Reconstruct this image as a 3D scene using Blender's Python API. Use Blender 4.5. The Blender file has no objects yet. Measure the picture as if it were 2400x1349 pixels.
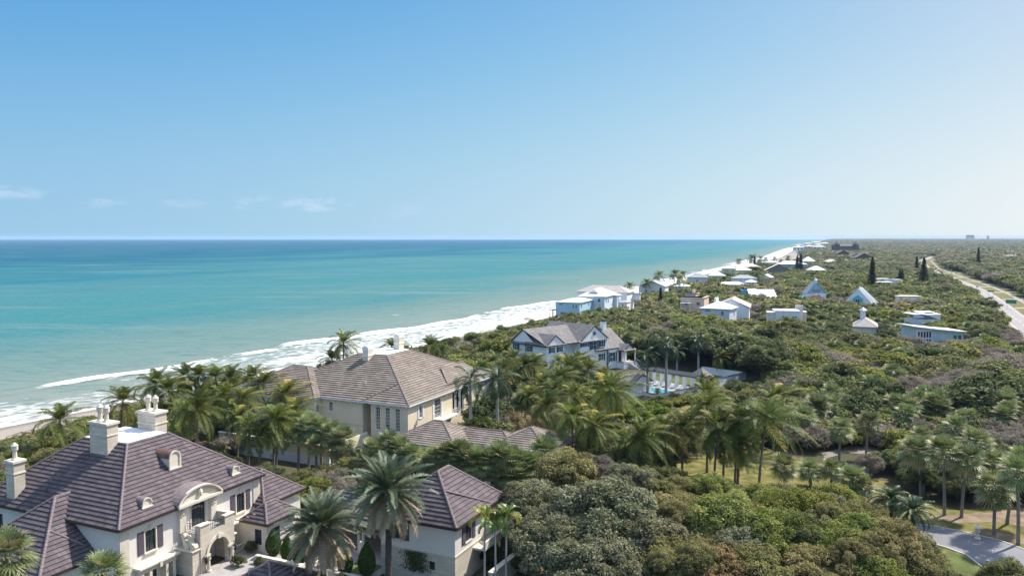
import bpy, math, random
import numpy as np
from mathutils import Vector, Matrix, Euler
scene = bpy.context.scene
COL = scene.collection
R = math.radians
rnd = random.Random(11)
rng = np.random.default_rng(5)

# ---------------------------------------------------------------- camera
FPX, CAMH, HY = 1866.67, 36.0, 555.0          # focal length and eye level in pixels of the 2400 px photo
PITCH = math.atan((674.5 - HY) / FPX)
cam = bpy.data.cameras.new('camera'); cam.lens = 28.0; cam.sensor_width = 36.0
cam.clip_start = 0.5; cam.clip_end = 60000
camo = bpy.data.objects.new('camera', cam); COL.objects.link(camo)
camo.location = (0, 0, CAMH); camo.rotation_euler = (math.pi/2 - PITCH, 0, 0)
scene.camera = camo

# ---------------------------------------------------------------- world + sun
SCURVE = ((1.34, 1.22), (.755, .80), (.60, .29))
ZOFF, SSAT, STINT = .20, 1.3, (1.25, 1.06, .91)
SUN_EL, SUN_AZ = R(50), math.atan2(.83, .56)     # azimuth clockwise from +Y (towards +X)
world = bpy.data.worlds.new('World'); scene.world = world; world.use_nodes = True
nt = world.node_tree; nt.nodes.clear()
out = nt.nodes.new('ShaderNodeOutputWorld'); bg = nt.nodes.new('ShaderNodeBackground')
sky = nt.nodes.new('ShaderNodeTexSky'); sky.sky_type = 'NISHITA'; sky.sun_disc = False
sky.sun_elevation = SUN_EL; sky.sun_rotation = SUN_AZ
sky.altitude = 0; sky.air_density = 1.0; sky.dust_density = .6; sky.ozone_density = 2.6
bg.inputs['Strength'].default_value = .137
tc = nt.nodes.new('ShaderNodeTexCoord'); sx = nt.nodes.new('ShaderNodeSeparateXYZ')
mx = nt.nodes.new('ShaderNodeMath'); mx.operation = 'MAXIMUM'; mx.inputs[1].default_value = 0.0
ml = nt.nodes.new('ShaderNodeMath'); ml.operation = 'MULTIPLY_ADD'; ml.inputs[1].default_value = 2.9; ml.inputs[2].default_value = ZOFF   # look a little above the yellow band at the very horizon
cx = nt.nodes.new('ShaderNodeCombineXYZ')
L = nt.links.new
L(tc.outputs['Generated'], sx.inputs[0]); L(sx.outputs[0], cx.inputs[0]); L(sx.outputs[1], cx.inputs[1])
L(sx.outputs[2], mx.inputs[0]); mq = nt.nodes.new('ShaderNodeMath'); mq.operation = 'MULTIPLY'; L(mx.outputs[0], mq.inputs[0]); L(mx.outputs[0], mq.inputs[1]); L(mq.outputs[0], ml.inputs[0]); L(ml.outputs[0], cx.inputs[2]); L(cx.outputs[0], sky.inputs[0])
# low fair-weather clouds over the sea, in the sky itself: az = x/y, el = z/y
def wm(op, a, b=None, clamp=False):
    n = nt.nodes.new('ShaderNodeMath'); n.operation = op; n.use_clamp = clamp
    for i, v in enumerate((a, b)):
        if v is None: continue
        if isinstance(v, (int, float)): n.inputs[i].default_value = v
        else: L(v, n.inputs[i])
    return n.outputs[0]
az = wm('ARCTAN2', sx.outputs[0], sx.outputs[1]); el = sx.outputs[2]
cc = nt.nodes.new('ShaderNodeCombineXYZ'); L(wm('MULTIPLY', az, 1.0), cc.inputs[0]); L(wm('MULTIPLY', el, 2.6), cc.inputs[1])
nz = nt.nodes.new('ShaderNodeTexNoise'); nz.inputs['Scale'].default_value = 22; nz.inputs['Detail'].default_value = 7; nz.inputs['Roughness'].default_value = .55
L(cc.outputs[0], nz.inputs['Vector'])
def puff(a0, e0, wa, we, s):
    da = wm('DIVIDE', wm('SUBTRACT', az, a0), wa); de = wm('DIVIDE', wm('SUBTRACT', el, e0), we)
    d2 = wm('ADD', wm('MULTIPLY', da, da), wm('MULTIPLY', de, de))
    return wm('MULTIPLY', wm('SUBTRACT', 1.0, d2, True), s)
cl = puff(-.243, .0405, .055, .012, .85)
for a in ((-.31, .041, .04, .012, .6), (-.55, .047, .07, .010, .62), (-.475, .041, .055, .01, .6), (-.14, .034, .035, .012, .4), (-.38, .039, .05, .008, .35), (-.63, .048, .05, .012, .45)):
    cl = wm('MAXIMUM', cl, puff(*a))
den = wm('MULTIPLY', cl, wm('MULTIPLY', wm('SUBTRACT', nz.outputs['Fac'], wm('SUBTRACT', .56, wm('MULTIPLY', cl, .24))), 5.5, True), True)
cmx = nt.nodes.new('ShaderNodeMixRGB'); L(wm('MULTIPLY', den, .40), cmx.inputs[0])
hsv = nt.nodes.new('ShaderNodeHueSaturation'); hsv.inputs['Saturation'].default_value = SSAT; hsv.inputs['Value'].default_value = 1.0; L(sky.outputs[0], hsv.inputs['Color'])
tn = nt.nodes.new('ShaderNodeMixRGB'); tn.blend_type = 'MULTIPLY'; tn.inputs[0].default_value = 1; L(hsv.outputs[0], tn.inputs[1]); tn.inputs[2].default_value = (*STINT, 1)
sp = nt.nodes.new('ShaderNodeSeparateColor'); cb = nt.nodes.new('ShaderNodeCombineColor'); L(tn.outputs[0], sp.inputs[0])
for i_, (c_, p_) in enumerate(SCURVE):        # the camera's soft highlight roll-off in the sky, channel by channel
    L(wm('MULTIPLY', wm('POWER', wm('MULTIPLY', sp.outputs[i_], .137), p_), c_/.137), cb.inputs[i_])
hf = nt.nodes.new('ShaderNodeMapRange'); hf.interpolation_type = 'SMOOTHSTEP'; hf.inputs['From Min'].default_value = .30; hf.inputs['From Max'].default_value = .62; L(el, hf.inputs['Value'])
hm_ = nt.nodes.new('ShaderNodeMixRGB'); L(hf.outputs[0], hm_.inputs[0]); L(cb.outputs[0], hm_.inputs[1]); hi_ = nt.nodes.new('ShaderNodeMixRGB'); hi_.blend_type = 'MULTIPLY'; hi_.inputs[0].default_value = 1; L(sky.outputs[0], hi_.inputs[1]); hi_.inputs[2].default_value = (2.75, 2.3, 1.8, 1); L(hi_.outputs[0], hm_.inputs[2])  # overhead sky, out of view, brightened as added fill for the shaded sides
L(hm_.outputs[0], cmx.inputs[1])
cmx.inputs[2].default_value = (4.9, 5.3, 5.9, 1)
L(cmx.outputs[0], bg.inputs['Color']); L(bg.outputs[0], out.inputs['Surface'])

sl = bpy.data.lights.new('sun', 'SUN'); sl.energy = 4.6; sl.angle = R(0.53); sl.color = (1, .94, .85)
so = bpy.data.objects.new('sun', sl); COL.objects.link(so)
sd = Vector((math.sin(SUN_AZ)*math.cos(SUN_EL), math.cos(SUN_AZ)*math.cos(SUN_EL), math.sin(SUN_EL)))
so.rotation_euler = sd.to_track_quat('Z', 'Y').to_euler(); so.location = sd*200

vs = scene.view_settings; vs.view_transform = 'Standard'; vs.look = 'None'; vs.exposure = 0.6; vs.gamma = 1
scene.cycles.volume_bounces = 1; scene.cycles.max_bounces = 6; scene.cycles.transparent_max_bounces = 8
scene.cycles.diffuse_bounces = 3; scene.cycles.glossy_bounces = 2; scene.cycles.transmission_bounces = 3
scene.cycles.volume_step_rate = 1.0
scene.cycles.caustics_reflective = False; scene.cycles.caustics_refractive = False

# ---------------------------------------------------------------- photo pixel -> world
_cp, _sp = math.cos(PITCH), math.sin(PITCH)
def ray(px, py):
    x = (px-1200)/FPX; y = (674.5-py)/FPX
    return Vector((x, _cp+_sp*y, -_sp+_cp*y))
def at(px, py, z=0.0):
    d = ray(px, py); t = (z-CAMH)/d.z
    return Vector((d.x*t, d.y*t, z))
def atY(px, py, Y):
    d = ray(px, py); t = Y/d.y
    return Vector((d.x*t, Y, CAMH+d.z*t))

# ---------------------------------------------------------------- materials
def nodes(m):
    m.use_nodes = True; n = m.node_tree
    return n, n.nodes['Principled BSDF']
def mat(name, col, rough=.7, var=.12, scale=1.5, bump=0.0, bscale=None, spec=.35, metal=0, col2=None, coord='Object', detail=5):
    m = bpy.data.materials.new(name); t, b = nodes(m); N = t.nodes
    tc = N.new('ShaderNodeTexCoord')
    nz = N.new('ShaderNodeTexNoise'); nz.inputs['Scale'].default_value = scale; nz.inputs['Detail'].default_value = detail
    t.links.new(tc.outputs[coord], nz.inputs['Vector'])
    rp = N.new('ShaderNodeValToRGB'); rp.color_ramp.elements[0].position = .3; rp.color_ramp.elements[1].position = .7
    a = [max(0, c*(1-var)) for c in col]; c2 = col2 or [min(1, c*(1+var)) for c in col]
    rp.color_ramp.elements[0].color = (*a, 1); rp.color_ramp.elements[1].color = (*c2, 1)
    t.links.new(nz.outputs['Fac'], rp.inputs[0]); t.links.new(rp.outputs[0], b.inputs['Base Color'])
    b.inputs['Roughness'].default_value = rough; b.inputs['Specular IOR Level'].default_value = spec; b.inputs['Metallic'].default_value = metal
    if bump:
        n2 = N.new('ShaderNodeTexNoise'); n2.inputs['Scale'].default_value = bscale or scale*6; n2.inputs['Detail'].default_value = 4
        t.links.new(tc.outputs[coord], n2.inputs['Vector'])
        bp = N.new('ShaderNodeBump'); bp.inputs['Strength'].default_value = bump; bp.inputs['Distance'].default_value = .05
        t.links.new(n2.outputs['Fac'], bp.inputs['Height']); t.links.new(bp.outputs[0], b.inputs['Normal'])
    return m
def brickmat(name, c1, c2, mortar, w, h, ms=.02, rough=.8, squash=.5, dirt=.25, bump=.4):
    """tiles / ashlar on the UV map (metres)"""
    m = bpy.data.materials.new(name); t, b = nodes(m); N = t.nodes
    uv = N.new('ShaderNodeUVMap')
    bt = N.new('ShaderNodeTexBrick'); bt.inputs['Scale'].default_value = 1; bt.inputs['Brick Width'].default_value = w
    bt.inputs['Row Height'].default_value = h; bt.inputs['Mortar Size'].default_value = ms; bt.inputs['Mortar Smooth'].default_value = .2
    bt.inputs['Color1'].default_value = (*c1, 1); bt.inputs['Color2'].default_value = (*c2, 1); bt.inputs['Mortar'].default_value = (*mortar, 1)
    bt.inputs['Bias'].default_value = -.1; bt.offset = squash
    t.links.new(uv.outputs[0], bt.inputs['Vector'])
    tc = N.new('ShaderNodeTexCoord'); nz = N.new('ShaderNodeTexNoise'); nz.inputs['Scale'].default_value = .45; nz.inputs['Detail'].default_value = 6
    t.links.new(tc.outputs['Object'], nz.inputs['Vector'])
    rp = N.new('ShaderNodeValToRGB'); rp.color_ramp.elements[0].position = .32; rp.color_ramp.elements[1].position = .68
    rp.color_ramp.elements[0].color = (1-dirt,)*3+(1,); rp.color_ramp.elements[1].color = (1, 1, 1, 1)
    t.links.new(nz.outputs['Fac'], rp.inputs[0])
    mm = N.new('ShaderNodeMixRGB'); mm.blend_type = 'MULTIPLY'; mm.inputs[0].default_value = 1
    t.links.new(bt.outputs['Color'], mm.inputs[1]); t.links.new(rp.outputs[0], mm.inputs[2]); t.links.new(mm.outputs[0], b.inputs['Base Color'])
    b.inputs['Roughness'].default_value = rough; b.inputs['Specular IOR Level'].default_value = .25
    bp = N.new('ShaderNodeBump'); bp.inputs['Strength'].default_value = bump; bp.inputs['Distance'].default_value = .02; bp.invert = True
    t.links.new(bt.outputs['Fac'], bp.inputs['Height']); t.links.new(bp.outputs[0], b.inputs['Normal'])
    return m
def leafmat(name, dark, lite, third=None, trans=.25, rough=.5, spec=.35, objvar=.5, thirdpos=.93, brown=0):
    m = bpy.data.materials.new(name); t, b = nodes(m); N = t.nodes; lk = t.links.new
    at_ = N.new('ShaderNodeAttribute'); at_.attribute_name = 'lv'
    oi = N.new('ShaderNodeObjectInfo')
    rp = N.new('ShaderNodeValToRGB'); e = rp.color_ramp.elements
    e[0].position = 0; e[0].color = (*dark, 1); e[1].position = .85; e[1].color = (*lite, 1)
    if third: x = e.new(thirdpos); x.color = (*third, 1)
    lk(at_.outputs['Fac'], rp.inputs[0])
    hs = N.new('ShaderNodeHueSaturation')
    mr = N.new('ShaderNodeMapRange'); mr.inputs['To Min'].default_value = 1-.45*objvar; mr.inputs['To Max'].default_value = 1+.5*objvar
    lk(oi.outputs['Random'], mr.inputs['Value']); lk(mr.outputs[0], hs.inputs['Value'])
    m2 = N.new('ShaderNodeMath'); m2.operation = 'MULTIPLY'; m2.inputs[1].default_value = 7.13; lk(oi.outputs['Random'], m2.inputs[0])
    m3 = N.new('ShaderNodeMath'); m3.operation = 'FRACT'; lk(m2.outputs[0], m3.inputs[0])
    mh = N.new('ShaderNodeMapRange'); mh.inputs['To Min'].default_value = .5-.035*objvar; mh.inputs['To Max'].default_value = .5+.03*objvar
    lk(m3.outputs[0], mh.inputs['Value']); lk(mh.outputs[0], hs.inputs['Hue'])
    src = rp.outputs[0]
    if brown:
        tc = N.new('ShaderNodeTexCoord'); nz = N.new('ShaderNodeTexNoise'); nz.inputs['Scale'].default_value = .55; nz.inputs['Detail'].default_value = 5; nz.inputs['Roughness'].default_value = .65; lk(tc.outputs['Object'], nz.inputs['Vector'])
        ad = N.new('ShaderNodeMath'); ad.operation = 'MULTIPLY_ADD'; ad.inputs[1].default_value = .22; lk(oi.outputs['Random'], ad.inputs[0]); lk(nz.outputs['Fac'], ad.inputs[2])
        mr2 = N.new('ShaderNodeMapRange'); mr2.inputs['From Min'].default_value = .52; mr2.inputs['From Max'].default_value = .80; mr2.inputs['To Max'].default_value = brown; lk(ad.outputs[0], mr2.inputs['Value'])
        mb_ = N.new('ShaderNodeMixRGB'); lk(mr2.outputs[0], mb_.inputs[0]); lk(src, mb_.inputs[1])
        sc2 = N.new('ShaderNodeMixRGB'); sc2.inputs[1].default_value = (.10, .078, .045, 1); sc2.inputs[2].default_value = (.30, .245, .15, 1); lk(at_.outputs['Fac'], sc2.inputs[0]); lk(sc2.outputs[0], mb_.inputs[2]); src = mb_.outputs[0]
    lk(src, hs.inputs['Color']); lk(hs.outputs[0], b.inputs['Base Color'])
    b.inputs['Roughness'].default_value = rough; b.inputs['Specular IOR Level'].default_value = spec
    tr = N.new('ShaderNodeBsdfTranslucent'); lk(hs.outputs[0], tr.inputs['Color'])
    ms = N.new('ShaderNodeMixShader'); ms.inputs[0].default_value = trans
    lk(b.outputs[0], ms.inputs[1]); lk(tr.outputs[0], ms.inputs[2]); lk(ms.outputs[0], N['Material Output'].inputs['Surface'])
    return m

M = {}
M['mauve_tile'] = brickmat('mauve_tile', (.105, .084, .090), (.170, .136, .144), (.05, .035, .036), .5, .5, .012, dirt=.18)
M['mauve_ridge'] = mat('mauve_ridge', (.21, .165, .165), .8, .2, 2.5)
M['tan_tile'] = brickmat('tan_tile', (.235, .195, .160), (.34, .28, .235), (.11, .085, .075), .9, .6, .012, dirt=.22)
M['tan_ridge'] = mat('tan_ridge', (.24, .18, .16), .8, .25, 2.5)
M['shingle'] = brickmat('shingle', (.22, .20, .19), (.33, .30, .29), (.11, .10, .10), .35, .3, .012, dirt=.25)
M['cream_stucco'] = mat('cream_stucco', (.76, .71, .64), .9, .05, .5, .15, 30)
M['stone_ashlar'] = brickmat('stone_ashlar', (.62, .54, .43), (.70, .62, .51), (.42, .36, .29), .95, .42, .012, rough=.85, dirt=.14, bump=.3)
M['limestone'] = mat('limestone', (.68, .61, .50), .85, .10, 1.2, .15, 20)
M['beige_stucco'] = mat('beige_stucco', (.76, .66, .49), .9, .05, .4, .15, 30)
M['beige_trim'] = mat('beige_trim', (.72, .64, .50), .85, .06, 1)
M['white_paint'] = mat('white_paint', (.80, .80, .79), .55, .03, .6)
M['white_render'] = mat('white_render', (.86, .865, .87), .85, .04, .4)
M['white_membrane'] = mat('white_membrane', (.82, .81, .79), .6, .05, .8)
M['dark_trim'] = mat('dark_trim', (.035, .038, .045), .5, .1)
M['brown_gutter'] = mat('brown_gutter', (.045, .030, .028), .5, .15)
M['bronze_frame'] = mat('bronze_frame', (.05, .035, .03), .45, .1)
M['shutter_mauve'] = mat('shutter_mauve', (.12, .095, .115), .6, .12, 3)
M['shutter_dark'] = mat('shutter_dark', (.03, .045, .05), .5, .1)
M['copper'] = mat('copper', (.20, .115, .085), .45, .25, 1.5, metal=.3)
M['iron'] = mat('iron', (.02, .02, .02), .5, .1)
M['white_metal_roof'] = mat('white_metal_roof', (.78, .78, .77), .45, .05, .5)
M['cream_roof'] = mat('cream_roof', (.62, .54, .44), .75, .10, .8)
M['grey_roof'] = mat('grey_roof', (.33, .34, .36), .7, .10, .8)
M['taupe_roof'] = mat('taupe_roof', (.42, .37, .33), .8, .10, .8)
M['brown_hotel'] = mat('brown_hotel', (.11, .08, .075), .85, .15, .15)
M['brown_roof'] = mat('brown_roof', (.15, .12, .115), .85, .15, .4)
M['orange_roof'] = mat('orange_roof', (.50, .20, .10), .8, .12, .8)
for n, c in dict(sky_blue=(.42, .64, .76), pale_blue=(.69, .76, .80), powder=(.64, .67, .72), aqua=(.25, .58, .62), teal=(.12, .48, .55), turquoise=(.20, .56, .72),
                 pale_yellow=(.72, .68, .42), peach=(.78, .57, .44), pinkish=(.74, .65, .60), mint=(.48, .66, .62), lilac_white=(.78, .78, .80), brown_siding=(.25, .20, .18), sage=(.58, .67, .65), deck_wood=(.28, .22, .18)).items():
    M[n] = mat(n, c, .75, .05, .6)
def glassmat(name, col=(.03, .045, .06), rough=.08):
    m = bpy.data.materials.new(name); t, b = nodes(m)
    b.inputs['Base Color'].default_value = (*col, 1); b.inputs['Roughness'].default_value = rough; b.inputs['Specular IOR Level'].default_value = .6
    return m
M['glass'] = glassmat('window_glass'); M['glass_blue'] = glassmat('blue_window_glass', (.06, .12, .17), .12)
M['asphalt'] = mat('asphalt', (.22, .215, .225), .9, .10, .25, .2, 12)
M['road'] = mat('road_surface', (.30, .275, .262), .9, .07, .08)
M['paving'] = mat('paving', (.36, .33, .31), .85, .15, 1.2)
M['pale_paving'] = mat('pale_paving', (.46, .43, .40), .85, .08, .6)
M['kerb'] = mat('kerb', (.55, .53, .49), .8, .08, 1)
M['paint'] = mat('road_paint', (.75, .74, .70), .7, .05)
M['bark'] = mat('bark', (.17, .14, .115), .95, .3, 3, .5, 12)
M['palm_bark'] = mat('palm_bark', (.23, .195, .165), .95, .25, 4, .5, 14)
M['date_bark'] = mat('date_bark', (.085, .065, .055), .95, .4, 5, .8, 14)
M['royal_bark'] = mat('royal_bark', (.36, .34, .32), .8, .1, 1.5)
M['crownshaft'] = mat('crownshaft', (.07, .14, .04), .45, .1)
# foliage
M['lf_coco'] = leafmat('coconut_leaf', (.035, .062, .010), (.190, .220, .036), (.52, .38, .08), .30, .55, .25, .4, .97)
M['lf_royal'] = leafmat('royal_leaf', (.018, .042, .012), (.075, .12, .045), (.10, .13, .06), .2, .45, .4, .3)
M['lf_sabal'] = leafmat('sabal_leaf', (.070, .105, .032), (.29, .335, .13), (.40, .33, .17), .28, .45, .4)
M['lf_date'] = leafmat('date_leaf', (.055, .085, .042), (.20, .24, .135), (.17, .19, .11), .2, .5, .35, .2)
M['lf_date_old'] = leafmat('old_date_leaf', (.20, .15, .09), (.46, .36, .22), (.55, .44, .29), .15, .5, .4, .2)
M['lf_lime'] = leafmat('lime_palm_leaf', (.07, .13, .02), (.20, .28, .05), (.42, .33, .05), .3, .4, .5, .2)
LK = dict(trans=.36, rough=.75, spec=.12)
def lm(n, d, l, t, ov=.4): M['lf_'+n] = leafmat('leaf_'+n, d, l, t, LK['trans'], LK['rough'], LK['spec'], ov, .95, 0 if n in ('hedge', 'topiary', 'pine', 'straw', 'bare') else (.5 if n in ('grey', 'olive', 'rust') else .42))
lm('grey', (.115, .124, .058), (.345, .355, .205), (.46, .44, .32), .3)
lm('green', (.095, .125, .024), (.370, .400, .080), (.48, .47, .16), .5)
lm('olive', (.125, .125, .040), (.395, .365, .130), (.50, .38, .20), .4)
lm('dark', (.045, .068, .026), (.170, .205, .075), (.30, .32, .14), .5)
lm('mid', (.068, .094, .032), (.260, .290, .100), (.40, .38, .19), .6)
lm('grape', (.080, .105, .036), (.290, .300, .120), (.50, .30, .17), .5)
lm('bare', (.150, .125, .098), (.370, .320, .255), (.46, .39, .31), .4)
lm('straw', (0.216, 0.169, 0.074), (0.567, 0.446, 0.230), (0.600, 0.540, 0.324), .3)
lm('topiary', (.025, .060, .012), (.09, .17, .03), (.14, .22, .05), .3)
lm('hedge', (.08, .14, .018), (.26, .33, .045), (.38, .40, .08), .15)
lm('pine', (.014, .022, .014), (.045, .062, .036), (.07, .08, .045), .3)
lm('rust', (0.176, 0.121, 0.047), (0.459, 0.311, 0.135), (0.567, 0.405, 0.189), .3)

# ---------------------------------------------------------------- mesh helpers
class MB:
    def __init__(s): s.v = []; s.f = []; s.uv = []; s.m = []; s.mats = []; s.cm = 0; s.sm = []
    def use(s, name):
        mt = M[name] if isinstance(name, str) else name
        if mt not in s.mats: s.mats.append(mt)
        s.cm = s.mats.index(mt); return s
    def face(s, pts, uv=None, smooth=False):
        i = len(s.v); s.v += [tuple(p) for p in pts]; s.f.append(tuple(range(i, i+len(pts)))); s.m.append(s.cm); s.sm.append(smooth)
        if uv is None:
            p0, p1, p2 = Vector(pts[0]), Vector(pts[1]), Vector(pts[2])
            n = (p1-p0).cross(p2-p0)
            if n.length < 1e-9: n = Vector((0, 0, 1))
            n.normalize()
            if abs(n.z) > .95: a, b = Vector((1, 0, 0)), Vector((0, 1, 0))
            else: a = Vector((-n.y, n.x, 0)).normalized(); b = Vector((0, 0, 1))
            uv = [(Vector(p).dot(a), Vector(p).dot(b)) for p in pts]
        s.uv += list(uv); return s
    def box(s, x0, x1, y0, y1, z0, z1):
        A, B, C_, D = (x0, y0), (x1, y0), (x1, y1), (x0, y1)
        for p, q in ((A, B), (B, C_), (C_, D), (D, A)):
            s.face([(*p, z0), (*q, z0), (*q, z1), (*p, z1)])
        s.face([(*A, z1), (*B, z1), (*C_, z1), (*D, z1)]); s.face([(*D, z0), (*C_, z0), (*B, z0), (*A, z0)]); return s
    def prism(s, poly, z0, z1):
        n = len(poly)
        for i in range(n):
            p, q = poly[i], poly[(i+1) % n]; s.face([(p[0], p[1], z0), (q[0], q[1], z0), (q[0], q[1], z1), (p[0], p[1], z1)])
        s.face([(p[0], p[1], z1) for p in poly]); s.face([(p[0], p[1], z0) for p in reversed(poly)]); return s
    def extrude(s, pts, d):
        """closed 3D outline swept by vector d"""
        d = Vector(d); P = [Vector(p) for p in pts]; n = len(P); s.face(P); s.face([p+d for p in reversed(P)])
        for i in range(n): a, b = P[i], P[(i+1) % n]; s.face([b, a, a+d, b+d])
        return s
    def tube(s, pts, rad, n=7, cap=True):
        P = [Vector(p) for p in pts]; rr = rad if hasattr(rad, '__len__') else [rad]*len(P); rings = []
        for i, p in enumerate(P):
            t = (P[min(i+1, len(P)-1)]-P[max(i-1, 0)]).normalized()
            a = t.cross(Vector((0, 0, 1)) if abs(t.z) < .9 else Vector((1, 0, 0))).normalized(); b = t.cross(a)
            rings.append([p+(a*math.cos(2*math.pi*k/n)+b*math.sin(2*math.pi*k/n))*rr[i] for k in range(n)])
        for r0, r1 in zip(rings, rings[1:]):
            for k in range(n): s.face([r0[k], r0[(k+1) % n], r1[(k+1) % n], r1[k]], smooth=True)
        if cap and n > 2: s.face(list(reversed(rings[0]))); s.face(rings[-1])
        return s
    def lathe(s, x, y, prof, n=12):
        for (r0, z0), (r1, z1) in zip(prof, prof[1:]):
            for k in range(n):
                a, b = 2*math.pi*k/n, 2*math.pi*(k+1)/n
                q = [(x+r0*math.cos(a), y+r0*math.sin(a), z0), (x+r0*math.cos(b), y+r0*math.sin(b), z0), (x+r1*math.cos(b), y+r1*math.sin(b), z1), (x+r1*math.cos(a), y+r1*math.sin(a), z1)]
                if r0 < 1e-4: q = [q[0], q[2], q[3]]
                elif r1 < 1e-4: q = q[:3]
                s.face(q)
        return s
    def mesh(s, name):
        me = bpy.data.meshes.new(name); me.from_pydata(s.v, [], s.f)
        for mt in s.mats: me.materials.append(mt)
        me.polygons.foreach_set('material_index', s.m); me.polygons.foreach_set('use_smooth', s.sm)
        ul = me.uv_layers.new(name='UVMap'); ul.data.foreach_set('uv', [c for p in s.uv for c in p]); me.update(); return me
    def build(s, name, parent=None):
        o = bpy.data.objects.new(name, s.mesh(name)); COL.objects.link(o)
        if parent is not None: o.parent = parent
        return o
def tag(o, label=None, cat=None, group=None, kind=None):
    if label: o['label'] = label
    if cat: o['category'] = cat
    if group: o['group'] = group
    if kind: o['kind'] = kind
    return o
def empty(name, loc, rz=0, label=None, cat=None, group=None):
    o = bpy.data.objects.new(name, None); COL.objects.link(o); o.location = loc; o.rotation_euler = (0, 0, rz); o.empty_display_size = .5
    return tag(o, label, cat, group)
def copy_tree(o, parent=None):
    c = o.copy(); COL.objects.link(c)
    if parent is not None: c.parent = parent
    for ch in list(o.children): copy_tree(ch, c)
    return c

# wall with real openings: from a to b (2D), seen from its right-hand side; openings (u0,u1,z0,z1)
def wall(mb, a, b, z0, z1, ops=(), depth=.22):
    a, b = Vector(a), Vector(b); Lw = (b-a).length; d = (b-a)/Lw; n = Vector((d.y, -d.x))
    us = sorted({0, Lw, *[o[0] for o in ops], *[o[1] for o in ops]}); zs = sorted({z0, z1, *[o[2] for o in ops], *[o[3] for o in ops]})
    P = lambda u, z, k=0: (a.x+d.x*u-n.x*k, a.y+d.y*u-n.y*k, z)
    for u0, u1 in zip(us, us[1:]):
        for q0, q1 in zip(zs, zs[1:]):
            if any(o[0] <= (u0+u1)/2 <= o[1] and o[2] <= (q0+q1)/2 <= o[3] for o in ops): continue
            mb.face([P(u0, q0), P(u1, q0), P(u1, q1), P(u0, q1)], uv=[(u0, q0), (u1, q0), (u1, q1), (u0, q1)])
    for u0, u1, q0, q1 in ops:
        mb.face([P(u0, q0), P(u0, q0, depth), P(u0, q1, depth), P(u0, q1)]); mb.face([P(u1, q0, depth), P(u1, q0), P(u1, q1), P(u1, q1, depth)])
        mb.face([P(u0, q1), P(u0, q1, depth), P(u1, q1, depth), P(u1, q1)]); mb.face([P(u0, q0, depth), P(u0, q0), P(u1, q0), P(u1, q0, depth)])
# box in the wall's own frame: u along, k outwards
def wbox(mb, a, b, u0, u1, k0, k1, z0, z1):
    a, b = Vector(a), Vector(b); d = (b-a).normalized(); n = Vector((d.y, -d.x))
    P = lambda u, k: (a.x+d.x*u+n.x*k, a.y+d.y*u+n.y*k)
    mb.prism([P(u0, k0), P(u0, k1), P(u1, k1), P(u1, k0)][::-1], z0, z1)
def window(parent, a, b, u0, u1, z0, z1, frame='white_paint', glass='glass', nx=2, nz=2, depth=.14, fw=.07, sill=None, name='window'):
    f = MB().use(frame)
    wbox(f, a, b, u0, u0+fw, -depth, -depth+.06, z0, z1); wbox(f, a, b, u1-fw, u1, -depth, -depth+.06, z0, z1)
    wbox(f, a, b, u0+fw, u1-fw, -depth, -depth+.06, z1-fw, z1); wbox(f, a, b, u0+fw, u1-fw, -depth, -depth+.06, z0, z0+fw)
    for i in range(1, nx): u = u0+(u1-u0)*i/nx; wbox(f, a, b, u-.022, u+.022, -depth, -depth+.045, z0+fw, z1-fw)
    for i in range(1, nz): z = z0+(z1-z0)*i/nz; wbox(f, a, b, u0+fw, u1-fw, -depth, -depth+.04, z-.022, z+.022)
    if sill: f.use(sill); wbox(f, a, b, u0-.1, u1+.1, -depth+.07, .09, z0-.12, z0+.003)
    o = f.build(name, parent)
    g = MB().use(glass); wbox(g, a, b, u0, u1, -depth-.02, -depth+.012, z0, z1); g.build('pane', o)
    return o
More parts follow.
